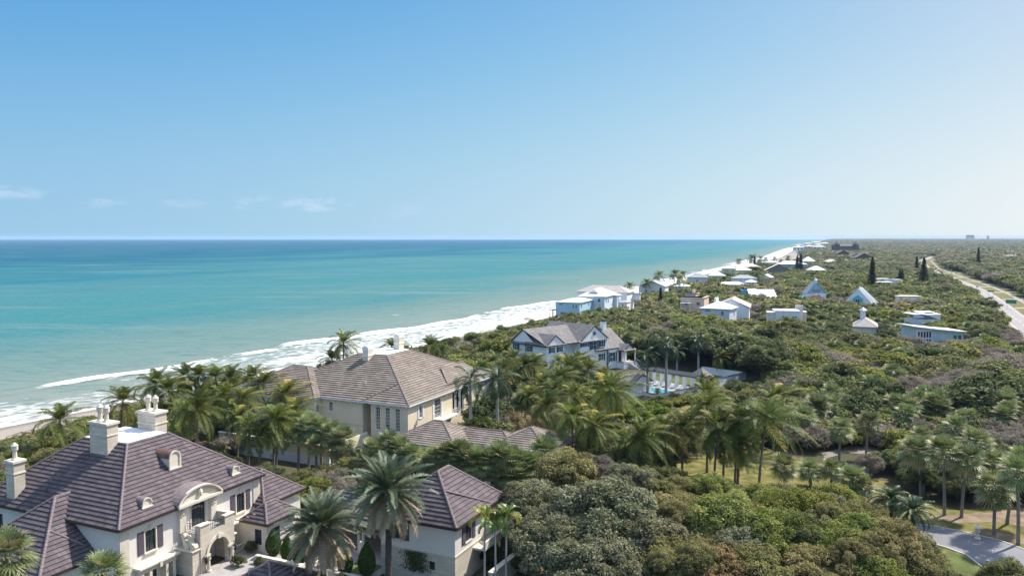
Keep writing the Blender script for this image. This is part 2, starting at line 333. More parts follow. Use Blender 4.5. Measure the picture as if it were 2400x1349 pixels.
# roof slope laid in real overlapping courses; poly convex 3D, v0 on the eave, u = eave direction
def slope(mb, poly, course=.5, lift=.09, mode='tiles'):
    P = [Vector(p) for p in poly]
    n = Vector((0, 0, 0))
    for i in range(len(P)): n += P[i].cross(P[(i+1) % len(P)])
    n.normalize()
    if n.z < 0: n = -n; P.reverse()
    up = (Vector((0, 0, 1))-n*n.z).normalized(); u = up.cross(n).normalized(); zlow = min(p.z for p in P); o = next(p for p in P if abs(p.z-zlow) < 1e-6)
    Q = [((p-o).dot(u), (p-o).dot(up)) for p in P]
    vmax = max(q[1] for q in Q)
    def clip(Q, v, keep_above):
        r = []
        for i in range(len(Q)):
            a, b = Q[i], Q[(i+1) % len(Q)]; ia = (a[1] >= v-1e-9) if keep_above else (a[1] <= v+1e-9); ib = (b[1] >= v-1e-9) if keep_above else (b[1] <= v+1e-9)
            if ia: r.append(a)
            if ia != ib: t = (v-a[1])/(b[1]-a[1]); r.append((a[0]+t*(b[0]-a[0]), v))
        return r
    if mode != 'tiles':
        mb.face(P, uv=Q if Q else None); return
    k = 0; v = 0
    while v < vmax-1e-3:
        v1 = min(v+course, vmax); S = clip(clip(Q, v, True), v1, False)
        S = [q for i, q in enumerate(S) if (abs(q[0]-S[i-1][0])+abs(q[1]-S[i-1][1])) > 1e-5]
        if len(S) >= 3:
            h = lambda q: lift*(1-(q[1]-v)/course)
            off = .5*(k % 2)*.3
            mb.face([o+u*q[0]+up*q[1]+n*h(q) for q in S], uv=[(q[0]+off, q[1]) for q in S])
            lo = [q[0] for q in S if abs(q[1]-v) < 1e-6]
            if len(lo) >= 2:
                a, b = min(lo), max(lo)
                mb.face([o+u*a+up*(v+.13)-n*.01, o+u*b+up*(v+.13)-n*.01, o+u*b+up*v+n*(lift-.02), o+u*a+up*v+n*(lift-.02)], uv=[(a, v), (b, v), (b, v+.01), (a, v+.01)])
                mb.face([o+u*a+up*v+n*(lift-.02), o+u*b+up*v+n*(lift-.02), o+u*b+up*v+n*lift, o+u*a+up*v+n*lift], uv=[(a, v), (b, v), (b, v+.01), (a, v+.01)])
        v = v1; k += 1
def ridge(mb, a, b, r=.13, step=.42):
    a, b = Vector(a), Vector(b); Lr = (b-a).length; n = max(1, int(Lr/step)); d = (b-a)/Lr
    s_ = d.cross(Vector((0, 0, 1))).normalized(); w = s_.cross(d).normalized()
    for i in range(n):
        p0 = a+d*(Lr*i/n); p1 = a+d*(Lr*(i+1)/n)
        r0, r1 = r*1.12, r*.95
        ring = lambda p, rr: [p+s_*math.cos(t)*rr+w*(math.sin(t)*rr+.02) for t in (0, math.pi*.25, math.pi*.5, math.pi*.75, math.pi)]
        A, B = ring(p0, r0), ring(p1, r1)
        for k in range(4): mb.face([A[k], A[k+1], B[k+1], B[k]])
        mb.face(A); mb.face(B)
# ================================================================ SETTING
SY = [-80, 100, 167, 289, 328, 362, 403, 552, 1010, 1579, 2709, 9488, 14000]
SX = [-225, -142, -109, -36, -17, 1, 20, 84, 272, 533, 965, 3754, 5650]
def shore(Y): return np.interp(Y, SY, SX)
BWy = [-80, 143, 280, 350, 500, 800, 1000, 1300, 1700, 2300, 14000]
BWx = [22, 21, 15, 12, 9, 12, 45, 55, 25, 12, 10]
def beachw(Y): return np.interp(Y, BWy, BWx)
def inland(X, Y): return (X-shore(Y))*.9
SEA = -4.5
def ground_z(X, Y):
    d = inland(X, Y)-0; w = beachw(Y)
    s = np.where(d < 0, -4.5+d*.09, np.where(d < w, -4.5+1.7*d/w, np.where(d < w+18, -2.8+2.8*(1-np.cos(np.clip((d-w)/18, 0, 1)*np.pi))/2, 0)))
    return np.maximum(s, -8.5)
def grid_obj(name, xs2, ys2, zs2, mat_, attrs, uvs=None):
    nr, nc = xs2.shape
    v = np.stack([xs2, ys2, zs2], -1).reshape(-1, 3)
    i = np.arange(nr-1)[:, None]*nc+np.arange(nc-1)[None]
    f = np.stack([i, i+1, i+1+nc, i+nc], -1).reshape(-1, 4)
    me = bpy.data.meshes.new(name)
    me.vertices.add(len(v)); me.vertices.foreach_set('co', v.ravel())
    me.loops.add(len(f)*4); me.loops.foreach_set('vertex_index', f.ravel())
    me.polygons.add(len(f)); me.polygons.foreach_set('loop_start', np.arange(len(f))*4); me.polygons.foreach_set('loop_total', np.full(len(f), 4))
    me.polygons.foreach_set('use_smooth', np.ones(len(f), bool))
    for k, a in attrs.items():
        at_ = me.attributes.new(k, 'FLOAT', 'POINT'); at_.data.foreach_set('value', a.ravel().astype(np.float32))
    me.materials.append(mat_); me.update(calc_edges=True); me.validate()
    o = bpy.data.objects.new(name, me); COL.objects.link(o); return o
def steps(a, b, s0, g):
    r = [a]; s = s0
    while r[-1]+s < b: r.append(r[-1]+s); s *= g
    return r+[b]
# shader helper
class SH:
    def __init__(s, name):
        s.m = bpy.data.materials.new(name); s.m.use_nodes = True; s.t = s.m.node_tree; s.N = s.t.nodes; s.N.clear(); s.out = s.N.new('ShaderNodeOutputMaterial')
    def n(s, typ, **k):
        x = s.N.new(typ)
        for a, v in k.items(): setattr(x, a, v)
        return x
    def lk(s, a, b): s.t.links.new(a, b)
    def attr(s, a): x = s.n('ShaderNodeAttribute'); x.attribute_name = a; return x.outputs['Fac']
    def math(s, op, a, b=0.0, clamp=False):
        x = s.n('ShaderNodeMath', operation=op, use_clamp=clamp)
        for i, v in enumerate((a, b)):
            if isinstance(v, (int, float)): x.inputs[i].default_value = v
            else: s.lk(v, x.inputs[i])
        return x.outputs[0]
    def noise(s, vec, scale, detail=5, rough=.5):
        x = s.n('ShaderNodeTexNoise'); x.inputs['Scale'].default_value = scale; x.inputs['Detail'].default_value = detail; x.inputs['Roughness'].default_value = rough
        if vec is not None: s.lk(vec, x.inputs['Vector'])
        return x.outputs['Fac']
    def ramp(s, v, stops):
        x = s.n('ShaderNodeValToRGB'); e = x.color_ramp.elements
        while len(e) < len(stops): e.new(.5)
        for i, (p, c) in enumerate(stops): e[i].position = p; e[i].color = (*c, 1) if hasattr(c, '__len__') else (c, c, c, 1)
        s.lk(v, x.inputs[0]); return x.outputs[0]
    def mix(s, f, a, b):
        x = s.n('ShaderNodeMixRGB')
        for i, v in enumerate((f, a, b)):
            if isinstance(v, (int, float)): x.inputs[i].default_value = v
            elif isinstance(v, tuple): x.inputs[i].default_value = (*v, 1)
            else: s.lk(v, x.inputs[i])
        return x.outputs[0]
    def scaled(s, vec, sx_, sy_, sz_=1):
        x = s.n('ShaderNodeMapping'); x.inputs['Scale'].default_value = (sx_, sy_, sz_); s.lk(vec, x.inputs['Vector']); return x.outputs[0]
    def pos(s): return s.n('ShaderNodeNewGeometry').outputs['Position']

# ---- ground sheet
S = SH('ground_mat'); P_ = S.pos()
d_ = S.attr('inl'); w_ = S.math('ADD', d_, S.math('MULTIPLY', S.math('SUBTRACT', S.noise(P_, .12, 4), .5), 9.0))
soil = S.mix(S.ramp(S.noise(P_, .35, 6, .6), [(.35, 0), (.65, 1)]), (.075, .062, .040), (.125, .108, .066))
soil = S.mix(S.ramp(S.noise(P_, .06, 4), [(.45, 0), (.6, 1)]), soil, (.055, .065, .030))
far = S.mix(S.ramp(S.noise(P_, .012, 6, .65), [(.35, 0), (.65, 1)]), (.035, .045, .022), (.085, .078, .058))
soil = S.mix(S.math('MULTIPLY', S.attr('far'), 1.0, True), soil, far)
sand = S.mix(S.ramp(S.noise(P_, 1.3, 6, .65), [(.3, 0), (.7, 1)]), (.29, .25, .21), (.385, .335, .285))
wet = S.mix(S.math('MULTIPLY', S.math('SUBTRACT', w_, 1.0), .16, True), (.19, .165, .14), sand)
col = S.mix(S.math('MULTIPLY', S.math('SUBTRACT', w_, S.attr('bw')), .25, True), wet, soil)
b = S.n('ShaderNodeBsdfPrincipled'); S.lk(col, b.inputs['Base Color']); b.inputs['Roughness'].default_value = .95; b.inputs['Specular IOR Level'].default_value = .1
bp = S.n('ShaderNodeBump'); bp.inputs['Strength'].default_value = .5; bp.inputs['Distance'].default_value = .25; S.lk(S.noise(P_, 1.1, 6), bp.inputs['Height']); S.lk(bp.outputs[0], b.inputs['Normal'])
S.lk(b.outputs[0], S.out.inputs['Surface']); M['ground'] = S.m
Yr = np.array(steps(-60, 14000, 4, 1.022)); Dr = np.array([-34, -20, -10, -5, -2, 0, 2, 5, 9, 13, 17, 21, 25, 29, 33, 37, 42, 50]+steps(56, 9000, 8, 1.10))
XX = shore(Yr)[:, None]+Dr[None]/.9; YY = np.repeat(Yr[:, None], len(Dr), 1)
ZZ = ground_z(XX, YY); near = (Dr[None] > -8) & (Dr[None] < 34)
hum = np.sin(YY*.21+Dr[None]*.3)*.12+np.sin(YY*.083)*.25
ZZ = ZZ+np.where((Dr[None] > 3) & (Dr[None] < beachw(YY)+14), hum*.6, 0)
g = grid_obj('ground', XX, YY, ZZ, M['ground'], dict(inl=np.repeat(Dr[None], len(Yr), 0).astype(float), bw=beachw(YY)-1.0, far=np.clip((YY-500)/900, 0, 1)))
tag(g, 'flat sandy ground under the coastal scrub with a strip of beach', kind='structure')

# ---- sea
BKy = [-80, 170, 214, 300, 328, 412, 494, 650, 1130, 1600, 2050, 14000]; BKx = [30, 34, 43, 44, 38, 38, 30, 20, 22, 40, 60, 60]
def sm(x): x = np.clip(x, 0, 1); return x*x*(3-2*x)
Yr = np.array(steps(-60, 11500, 2.0, 1.006)); Or = np.array([-9, -6, -4, -2, 0]+list(np.arange(1.5, 64, 1.5))+steps(66, 10500, 3, 1.07))
YY = np.repeat(Yr[:, None], len(Or), 1); OO = np.repeat(Or[None], len(Yr), 0).astype(float)
XX = shore(YY)-OO/.9
bk = np.interp(YY, BKy, BKx)+3.5*np.sin(YY*.045)+1.6*np.sin(YY*.17+1)
amp = np.interp(YY, [-80, 190, 225, 700, 1100, 14000], [.1, .15, 1, 1, .3, .2])
zz = SEA+.75*amp*np.exp(-((OO-bk)/2.2)**2)+.22*np.exp(-((OO-13-3*np.sin(YY*.03))/2.5)**2)*(OO < 40)
zz = zz+.30*np.exp(-((OO-27-3.2*np.sin(YY*.037+1.9))/1.8)**2)*(OO < bk)
zz = zz+.16*np.sin(OO*.45+YY*.05+1.3*np.sin(YY*.02))*sm((OO-bk-4)/20)*np.exp(-OO/500)
foam = np.zeros_like(OO)
brk = np.clip(.80+.34*np.sin(YY*.062+.4)*np.sin(YY*.023+1.1)+.16*np.sin(YY*.21), .35, 1.1)
foam = np.maximum(foam, amp*brk*np.exp(-((OO-bk+1.2)/2.6)**2)*1.08)                   # the breaking crest
foam = np.maximum(foam, amp*np.interp(YY, [200, 330], [.42, .54])*sm((bk-OO)/4)*sm((OO+4)/6))                       # churned water behind it
foam = np.maximum(foam, (.50+.08*np.sin(YY*.05))*sm((bk*.75-OO)/10)*sm((OO+3)/3))
foam = np.maximum(foam, np.interp(YY, [150, 260], [.62, .76])*np.exp(-((OO-4-2.5*np.sin(YY*.06))/3.2)**2))        # swash edge
foam = np.maximum(foam, .74*sm((YY-240)/120)*sm((1500-YY)/300)*np.exp(-((OO-11)/9)**2))
foam = np.maximum(foam, .85*sm((YY-450)/150)*np.exp(-((OO-9)/8.)**2))
foam = np.maximum(foam, np.interp(YY, [900, 1400, 1900, 2800, 3400], [0, .9, .95, .9, 0])*sm((45-OO)/16))
for c0, w0, a0, ph in ((17, 1.6, .72, .3), (27, 1.3, .66, 1.9)):
    foam = np.maximum(foam, np.interp(YY, [120, 200, 420, 600], [.9, 1, 1, 0])*a0*np.exp(-((OO-c0-3.2*np.sin(YY*.037+ph)-1.2*np.sin(YY*.11+ph))/w0)**2)*np.clip(.75+.45*np.sin(YY*.05+ph*3), 0, 1)*(OO < bk))
foam = np.where(OO > 95, .12, foam)
S = SH('sea_mat'); P_ = S.pos(); off = S.attr('off'); fo = S.attr('foam')
cxy = S.n('ShaderNodeCombineXYZ'); S.lk(S.attr('along'), cxy.inputs[0]); S.lk(off, cxy.inputs[1]); V = cxy.outputs[0]
swing = S.math('MULTIPLY', S.math('SUBTRACT', S.noise(S.scaled(V, .0016, .006), 1, 5, .55), .5), 1.0)
lo = S.math('LOGARITHM', S.math('MAXIMUM', off, 2.0), 10.0)                        # 0.3 .. 4
t = S.math('DIVIDE', S.math('ADD', lo, S.math('MULTIPLY', swing, 1.1)), 4.0)
colr = S.ramp(t, [(.20, (.255, .262, .222)), (.38, (.185, .232, .205)), (.50, (.115, .200, .186)), (.575, (.045, .175, .188)), (.66, (.050, .172, .190)), (.715, (.022, .140, .175)), (.775, (.003, .088, .145)), (.93, (.003, .068, .130))])
streak = S.noise(S.scaled(P_, .006, .035), 1, 6, .6)
colr = S.mix(S.math('MULTIPLY', S.math('SUBTRACT', streak, .52), 2.6, True), colr, (.17, .24, .215))
fine = S.noise(S.scaled(P_, .10, .33), 1, 6, .65)
colr = S.mix(S.math('MULTIPLY', S.math('SUBTRACT', fine, .50), 2.3, True), colr, (.025, .12, .145))
fin2 = S.noise(S.scaled(P_, .30, .95), 1, 4, .6)
colr = S.mix(S.math('MULTIPLY', S.math('SUBTRACT', fin2, .54), 2.6, True), colr, (.17, .27, .25))
# foam lace: distorted noise along the shore against the density
wv = S.n('ShaderNodeTexNoise'); wv.inputs['Scale'].default_value = .09; wv.inputs['Detail'].default_value = 3; S.lk(S.scaled(V, .5, 1.0), wv.inputs['Vector'])
vm = S.n('ShaderNodeVectorMath', operation='MULTIPLY_ADD'); S.lk(wv.outputs['Color'], vm.inputs[0]); vm.inputs[1].default_value = (9, 9, 0); S.lk(V, vm.inputs[2])
vo = S.n('ShaderNodeTexVoronoi'); vo.feature = 'DISTANCE_TO_EDGE'; vo.inputs['Scale'].default_value = .45; S.lk(S.scaled(vm.outputs[0], .45, 1.0), vo.inputs['Vector'])
lace = S.math('SUBTRACT', 1.0, S.math('MULTIPLY', vo.outputs['Distance'], 2.6), True)
n1 = S.noise(S.scaled(vm.outputs[0], .16, .30), 1, 7, .66)
n2 = S.noise(S.scaled(vm.outputs[0], .5, 1.1), 1, 5, .6)
tex = S.math('ADD', S.math('MULTIPLY', n1, .62), S.math('ADD', S.math('MULTIPLY', n2, .22), S.math('MULTIPLY', lace, .17)))
fm = S.math('MULTIPLY', S.math('SUBTRACT', S.math('ADD', tex, fo), 1.0), 5.0, True)
# whitecaps far out
wc = S.noise(S.scaled(P_, .035, .20), 1, 3, .5)
fm = S.math('MAXIMUM', fm, S.math('MULTIPLY', S.math('SUBTRACT', wc, .765), 18.0, True))
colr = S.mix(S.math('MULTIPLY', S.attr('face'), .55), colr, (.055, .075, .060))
colr = S.mix(fm, colr, (.80, .81, .80))
df = S.n('ShaderNodeBsdfDiffuse'); S.lk(colr, df.inputs['Color']); gl = S.n('ShaderNodeBsdfGlossy'); gl.inputs['Roughness'].default_value = .25
gl.inputs['Color'].default_value = (.9, .95, 1, 1)
bp = S.n('ShaderNodeBump'); bp.inputs['Strength'].default_value = .9; bp.inputs['Distance'].default_value = .8
hgt = S.math('ADD', S.noise(S.scaled(P_, .16, .5), 1, 6, .6), S.math('MULTIPLY', fm, .3)); S.lk(hgt, bp.inputs['Height'])
S.lk(bp.outputs[0], df.inputs['Normal']); S.lk(bp.outputs[0], gl.inputs['Normal'])
mxs = S.n('ShaderNodeMixShader'); S.lk(S.math('MULTIPLY', S.math('SUBTRACT', 1.0, fm), .032), mxs.inputs[0]); S.lk(df.outputs[0], mxs.inputs[1]); S.lk(gl.outputs[0], mxs.inputs[2])
S.lk(mxs.outputs[0], S.out.inputs['Surface']); M['sea'] = S.m
along = YY/.9
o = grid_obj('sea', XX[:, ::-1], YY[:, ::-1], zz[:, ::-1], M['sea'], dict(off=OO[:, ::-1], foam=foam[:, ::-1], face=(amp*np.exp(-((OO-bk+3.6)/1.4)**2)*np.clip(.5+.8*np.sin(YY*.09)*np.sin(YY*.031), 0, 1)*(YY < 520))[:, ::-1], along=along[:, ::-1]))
tag(o, 'turquoise ocean with a line of white surf along the beach', kind='structure')

# ---- sheets on the ground
def sheet(name, pts, z, m, label=None, kind='structure', thick=None):
    mb = MB().use(m)
    if thick: mb.prism([(p[0], p[1]) for p in pts], z-thick, z)
    else: mb.face([(p[0], p[1], z) for p in pts])
    o = mb.build(name); tag(o, label, kind=kind); return o
def px_poly(l, z=0.0): return [at(x, y, z) for x, y in l]
def ccw(pts):
    a = sum(p[0]*q[1]-q[0]*p[1] for p, q in zip(pts, pts[1:]+pts[:1])); return pts if a > 0 else pts[::-1]
M['lawn'] = mat('lawn_grass', (.105, .125, .030), .95, .3, .55, .5, 8, spec=.1, col2=(.26, .215, .08))
M['lawn_green'] = mat('green_lawn_grass', (.105, .125, .042), .95, .25, .5, .5, 8, spec=.1)
M['litter'] = mat('leaf_litter', (.235, .165, .115), .95, .3, .6, .4, 6, spec=.1, col2=(.31, .24, .165))
M['sandpath'] = mat('path_sand', (.26, .22, .185), .95, .2, .3, .3, 4, spec=.1)
lawn_px = [(1560, 1150), (1590, 1075), (1760, 1048), (1880, 1075), (1990, 1110), (2080, 1128), (2170, 1175), (2250, 1195), (2330, 1185), (2480, 1190), (2480, 1330), (2300, 1349), (2240, 1420), (2060, 1300), (1950, 1220), (1700, 1190)]
sheet('lawn', ccw(px_poly(lawn_px)), .02, 'lawn', 'sunlit yellow-green lawn between the palms')
sheet('path', ccw(px_poly([(1925, 1062), (1990, 1044), (2050, 1046), (2100, 1068), (2110, 1080), (2075, 1082), (2060, 1108), (2000, 1112), (1985, 1092), (2020, 1080), (2030, 1064), (1985, 1060), (1935, 1074)])), .03, 'sandpath', 'pale sandy track through the scrub')
sheet('ground', ccw(px_poly([(2175, 1208), (2290, 1203), (2430, 1190), (2470, 1215), (2440, 1240), (2330, 1222), (2240, 1226)])), .035, 'litter', 'reddish leaf litter under the tall palms')
sheet('ground', ccw(px_poly([(2010, 1172), (2035, 1165), (2062, 1180), (2040, 1200), (2005, 1195)])), .035, 'litter', 'bare reddish patch in the lawn')
sheet('ground', ccw(px_poly([(2300, 1236), (2360, 1250), (2430, 1270), (2430, 1284), (2350, 1264), (2300, 1252)])), .035, 'litter', 'reddish soil along the drive edge')
drive_px = [(1700, 1262), (1900, 1232), (2050, 1226), (2134, 1229), (2179, 1231), (2252, 1245), (2342, 1266), (2430, 1299), (2560, 1345), (2560, 1440), (2380, 1400), (2318, 1340), (2300, 1328), (2266, 1301), (2217, 1283), (2148, 1262), (2050, 1262), (1900, 1270), (1700, 1300)]
dp = ccw(px_poly(drive_px)); sheet('driveway', dp, .06, 'asphalt', 'grey asphalt driveway curving past the palms')
kb = MB().use('kerb')
for seq in ([(2134, 1229), (2179, 1231), (2252, 1245), (2342, 1266), (2430, 1299), (2560, 1345)], [(2148, 1262), (2217, 1283), (2266, 1301), (2300, 1328), (2318, 1340), (2380, 1400)]):
    pp = [at(x, y, 0) for x, y in seq]
    for a, c in zip(pp, pp[1:]):
        dd = (c-a).normalized(); nn = Vector((dd.y, -dd.x, 0))*.09
        kb.prism([(p.x, p.y) for p in ccw([a-nn, c-nn, c+nn, a+nn])], -.1, .13)
tag(kb.build('kerb'), 'low pale kerb edging the driveway', kind='structure')
sheet('lawn', ccw(px_poly([(2222, 1290), (2262, 1304), (2296, 1331), (2310, 1345), (2330, 1400), (2200, 1400), (2190, 1320)])), .045, 'lawn_green', 'fresh green strip of lawn inside the driveway curve')
sheet('ground', ccw(px_poly([(1160, 1300), (1300, 1290), (1340, 1420), (1150, 1420)])), .03, 'litter', 'reddish brick-coloured ground beside the guest house')
sheet('lawn', ccw(px_poly([(1540, 960), (1600, 944), (1660, 950), (1640, 975), (1560, 1000), (1500, 1010)])), .02, 'lawn', 'narrow lawn outside the pool wall')
sheet('lawn', ccw(px_poly([(1440, 1010), (1500, 990), (1545, 1010), (1500, 1045), (1440, 1040)])), .02, 'lawn', 'sunny grass clearing behind the coconut palms')

# coastal highway
rl = [(2440, 850), (2400, 800), (2380, 776), (2339, 736.6), (2324.5, 714), (2285, 691), (2248, 671), (2212, 655), (2187.5, 645), (2178, 630), (2174, 618), (2172, 611), (2168, 605)]
rr = [(2480, 810), (2430, 786), (2400, 765), (2372, 745), (2343, 726), (2320, 707), (2285, 685), (2242, 657), (2218, 643), (2204, 632), (2194, 621), (2190, 613), (2180, 606)]
road_l = [at(x, y, 0) for x, y in rl]; road_r = [at(x, y, 0) for x, y in rr]
# straight centreline fitted to the measured edges: from C0 to C1
mid = [(a+b_)/2 for a, b_ in zip(road_l, road_r)]
def road_pt(Y, o):          # o: offset to the right of the left edge, metres
    X = np.interp(Y, [180, 303, 369, 422, 494, 579, 748, 900, 1200, 1500], [127, 193, 226, 253, 289, 328, 398, 462, 610, 790])
    return (X+o*1.13, Y)
ysr = [180]+list(range(200, 1300, 25))+[1400, 1500]
def strip(name, o0, o1, z, m, label, y0=180, y1=1500):
    mb = MB().use(m); ys_ = [y for y in ysr if y0 <= y <= y1]
    for a, c in zip(ys_, ys_[1:]):
        mb.face([(*road_pt(a, o0), z), (*road_pt(a, o1), z), (*road_pt(c, o1), z), (*road_pt(c, o0), z)])
    return tag(mb.build(name), label, kind='structure')
strip('road_verge', -1.2, 26, .03, 'lawn', 'grass verge along the coastal highway')
strip('road', 0, 10.2, .06, 'road', 'pale two-lane coastal highway running to the horizon')
strip('pavement', 17.5, 20.0, .07, 'road', 'pale footpath beside the highway')
mb = MB().use('paint')
for y in range(190, 1300, 12):
    for o0 in (5.0,): 
        a, c = road_pt(y, o0), road_pt(y+5, o0); a2, c2 = road_pt(y, o0+.18), road_pt(y+5, o0+.18)
        mb.face([(*a, .068), (*a2, .068), (*c2, .068), (*c, .068)])
for o0 in (1.0, 9.1):
    for a, c in zip(ysr, ysr[1:]):
        mb.face([(*road_pt(a, o0), .068), (*road_pt(a, o0+.16), .068), (*road_pt(c, o0+.16), .068), (*road_pt(c, o0), .068)])
tag(mb.build('road_marking'), 'white lane lines on the highway', kind='structure')
mb = MB().use('road')
for y, w in ((335, 9), (398, 7), (452, 8), (512, 7), (570, 9), (640, 7), (700, 14), (790, 8), (880, 10)):
    a = road_pt(y, 9.9); c = road_pt(y+w, 9.9); a2 = road_pt(y+3, 28); c2 = road_pt(y+w+6, 28)
    mb.face([(*a, .064), (*a2, .064), (*c2, .064), (*c, .064)])
tag(mb.build('driveway'), 'pale side turnings crossing the highway verge', kind='structure')
# ================================================================ HOUSES
ANG = R(65.5)
def roof_hip(mb, P, planes, m, course=.5, lift=.09):
    mb.use(m)
    for pl in planes: slope(mb, [P[k] for k in pl], course, lift)
def gutter(mb, pts, m='brown_gutter', h=.22, o=.10):
    mb.use(m)
    for a, b in zip(pts, pts[1:]):
        a, b = Vector(a), Vector(b); d = (b-a).normalized(); n = Vector((d.y, -d.x, 0))
        q = [a+n*.02-d*.0, b+n*.02, b+n*(.02+o), a+n*(.02+o)]
        mb.prism([(p.x, p.y) for p in ccw(q)], a.z-h, a.z+.02)
def house_frame(px, py, z, ang, name, label, cat='house', group=None):
    p = at(px, py, z); return empty(name, (p.x, p.y, 0), ang, label, cat, group)

# ---------------------------------------------------------------- the mauve-roofed stone mansion
H1 = empty('mansion', (-38.54, 76.364, 0), ANG, 'cream stone mansion with mauve tiled hip roof and arched balcony porch', 'mansion')
FA, FB = (.5, .5), (20.1, .5)         # facade (faces -Y)
w = MB().use('cream_stucco')
up_ops = [(2.95, 4.25, 3.75, 5.95), (15.75, 17.05, 3.75, 5.95)]          # u from x=.5
cent = [(9.0, 11.0, 4.35, 6.75)]
low = [(2.9, 4.3, .6, 2.2), (14.6, 16.0, .05, 2.6)]
wall(w, FA, FB, 0, 7.25, up_ops+low+cent)
wall(w, (.5, 21.7), (.5, .5), 0, 7.25, [(2.0, 3.2, 4.3, 6.1)])
wall(w, FB, (20.1, 21.7), 0, 7.25); wall(w, (20.1, 21.7), (.5, 21.7), 0, 7.25)
w.build('wall', H1)
r = MB(); E0, E1, E2, E3 = (0, 0, 7.3), (20.57, 0, 7.3), (20.57, 22.2, 7.3), (0, 22.2, 7.3)
D0, D1, D2, D3 = (7.6, 7.7, 13.3), (13, 7.7, 13.3), (13, 14.5, 13.3), (7.6, 14.5, 13.3)
r.use('mauve_tile')
for pl in ((E0, E1, D1, D0), (E1, E2, D2, D1), (E2, E3, D3, D2), (E3, E0, D0, D3)): slope(r, pl)
r.use('mauve_ridge')
for a, b in ((E0, D0), (E1, D1), (E2, D2), (E3, D3)): ridge(r, a, b)
gutter(r, [E3, E0]); gutter(r, [E0, E1]); gutter(r, [E1, E2])
r.use('white_paint').box(.12, 20.45, .12, 22.05, 7.06, 7.22)
roof1 = r.build('roof', H1)
d = MB().use('white_membrane'); d.box(7.62, 12.98, 7.72, 14.48, 13.0, 13.36); d.build('roof_deck', roof1)
# chimneys
def chimney(x0, x1, y0, y1, z0, z1, pots, parent):
    m = MB().use('stone_ashlar'); m.box(x0, x1, y0, y1, z0, z1-.25)
    m.use('limestone').box(x0-.08, x1+.08, y0-.08, y1+.08, z1-1.45, z1-1.3).box(x0-.15, x1+.15, y0-.15, y1+.15, z1-.25, z1)
    c = m.build('chimney', parent)
    for px_, py_ in pots:
        p = MB().use('limestone').lathe(px_, py_, [(.36, z1), (.36, z1+.12), (.24, z1+.2), (.21, z1+1.0), (.34, z1+1.05), (.36, z1+1.5), (.40, z1+1.55), (.12, z1+1.85), (0, z1+1.9)], 8)
        p.build('chimney_pot', c)
chimney(6.15, 7.55, 9.0, 11.75, 11.4, 15.7, [(6.85, 9.9), (6.85, 10.9)], roof1)
chimney(12.85, 14.5, 9.35, 12.2, 11.8, 15.5, [(13.7, 10.2), (13.7, 11.4)], roof1)
chimney(.72, 1.95, 16.65, 18.0, 7.6, 12.0, [(1.33, 17.3)], roof1)
# round-topped dormers
def dormer(x, y, wdt, hgt, parent, copper=True):
    z = 7.3+y*.779; n = 10; m = MB(); rr = wdt/2
    ring = [(rr*math.cos(math.pi*i/n), rr*math.sin(math.pi*i/n)) for i in range(n+1)]
    back = y+(hgt+rr)/.779
    m.use('limestone').box(x-rr+.06, x+rr-.06, y, y+hgt/.779, z-.1, z+hgt)
    m.use('copper' if copper else 'mauve_ridge')
    for (a, c), (b, e) in zip(ring, ring[1:]):
        m.face([(x+a*1.06, y-.12, z+hgt+c*1.06), (x+b*1.06, y-.12, z+hgt+e*1.06), (x+b*1.06, back, z+hgt+e*1.06), (x+a*1.06, back, z+hgt+c*1.06)], smooth=True)
    o = m.build('dormer', parent)
    f = MB().use('limestone')
    out_ = [(x+a, y-.1, z+hgt+c) for a, c in ring]; f.face([(x-rr, y-.1, z), (x+rr, y-.1, z)]+out_)
    for k in range(n):
        a, b = ring[k], ring[k+1]
        q = [(x+a[0]*1.1, z+hgt+a[1]*1.1), (x+b[0]*1.1, z+hgt+b[1]*1.1), (x+b[0]*.9, z+hgt+b[1]*.9), (x+a[0]*.9, z+hgt+a[1]*.9)]
        f.extrude([(p[0], y-.22, p[1]) for p in q], (0, .13, 0))
    f.box(x-rr-.12, x+rr+.12, y-.25, y-.06, z-.02, z+.12)
    if hgt > .9: f.box(x-rr-.1, x-rr+.12, y-.2, y-.08, z+.12, z+hgt); f.box(x+rr-.12, x+rr+.1, y-.2, y-.08, z+.12, z+hgt)
    f.build('dormer_front', o)
dormer(10.4, 3.8, 1.45, 1.25, roof1); dormer(4.25, 1.1, 1.1, .45, roof1, False); dormer(16.8, 1.1, 1.1, .45, roof1, False)
# windows with shutters and stone surround
def surround(a, b, u0, u1, z0, z1, parent, arch=.28):
    m = MB().use('limestone')
    wbox(m, a, b, u0-.16, u0-.004, 0.003, .07, z0, z1); wbox(m, a, b, u1+.004, u1+.16, 0.003, .07, z0, z1)
    n = 8; uc = (u0+u1)/2; hw = (u1-u0)/2+.16
    for i in range(n):
        t0, t1 = -1+2*i/n, -1+2*(i+1)/n
        zz0 = z1-.02+arch*(1-max(t0*t0, t1*t1)); wbox(m, a, b, uc+hw*t0, uc+hw*t1, .0035, .085, z1-.1+arch*(1-max(t0*t0, t1*t1))*.9, zz0+.14)
    wbox(m, a, b, uc-.14, uc+.14, .004, .14, z1+.02, z1+arch+.28)
    wbox(m, a, b, u0-.2, u1+.2, .004, .2, z0-.16, z0-.004)
    return m.build('window_surround', parent)
for o_ in up_ops:
    surround(FA, FB, *o_, H1)
    window(H1, FA, FB, *o_, frame='bronze_frame', nx=2, nz=3, depth=.12)
    for u0 in (o_[0]-.92, o_[1]+.20):
        s = MB().use('shutter_mauve'); wbox(s, FA, FB, u0, u0+.72, .004, .07, o_[2]-.02, o_[3]+.12)
        for k in range(12): wbox(s, FA, FB, u0+.06, u0+.66, .071, .088, o_[2]+.08+k*.175, o_[2]+.2+k*.175)
        s.build('shutter', H1)
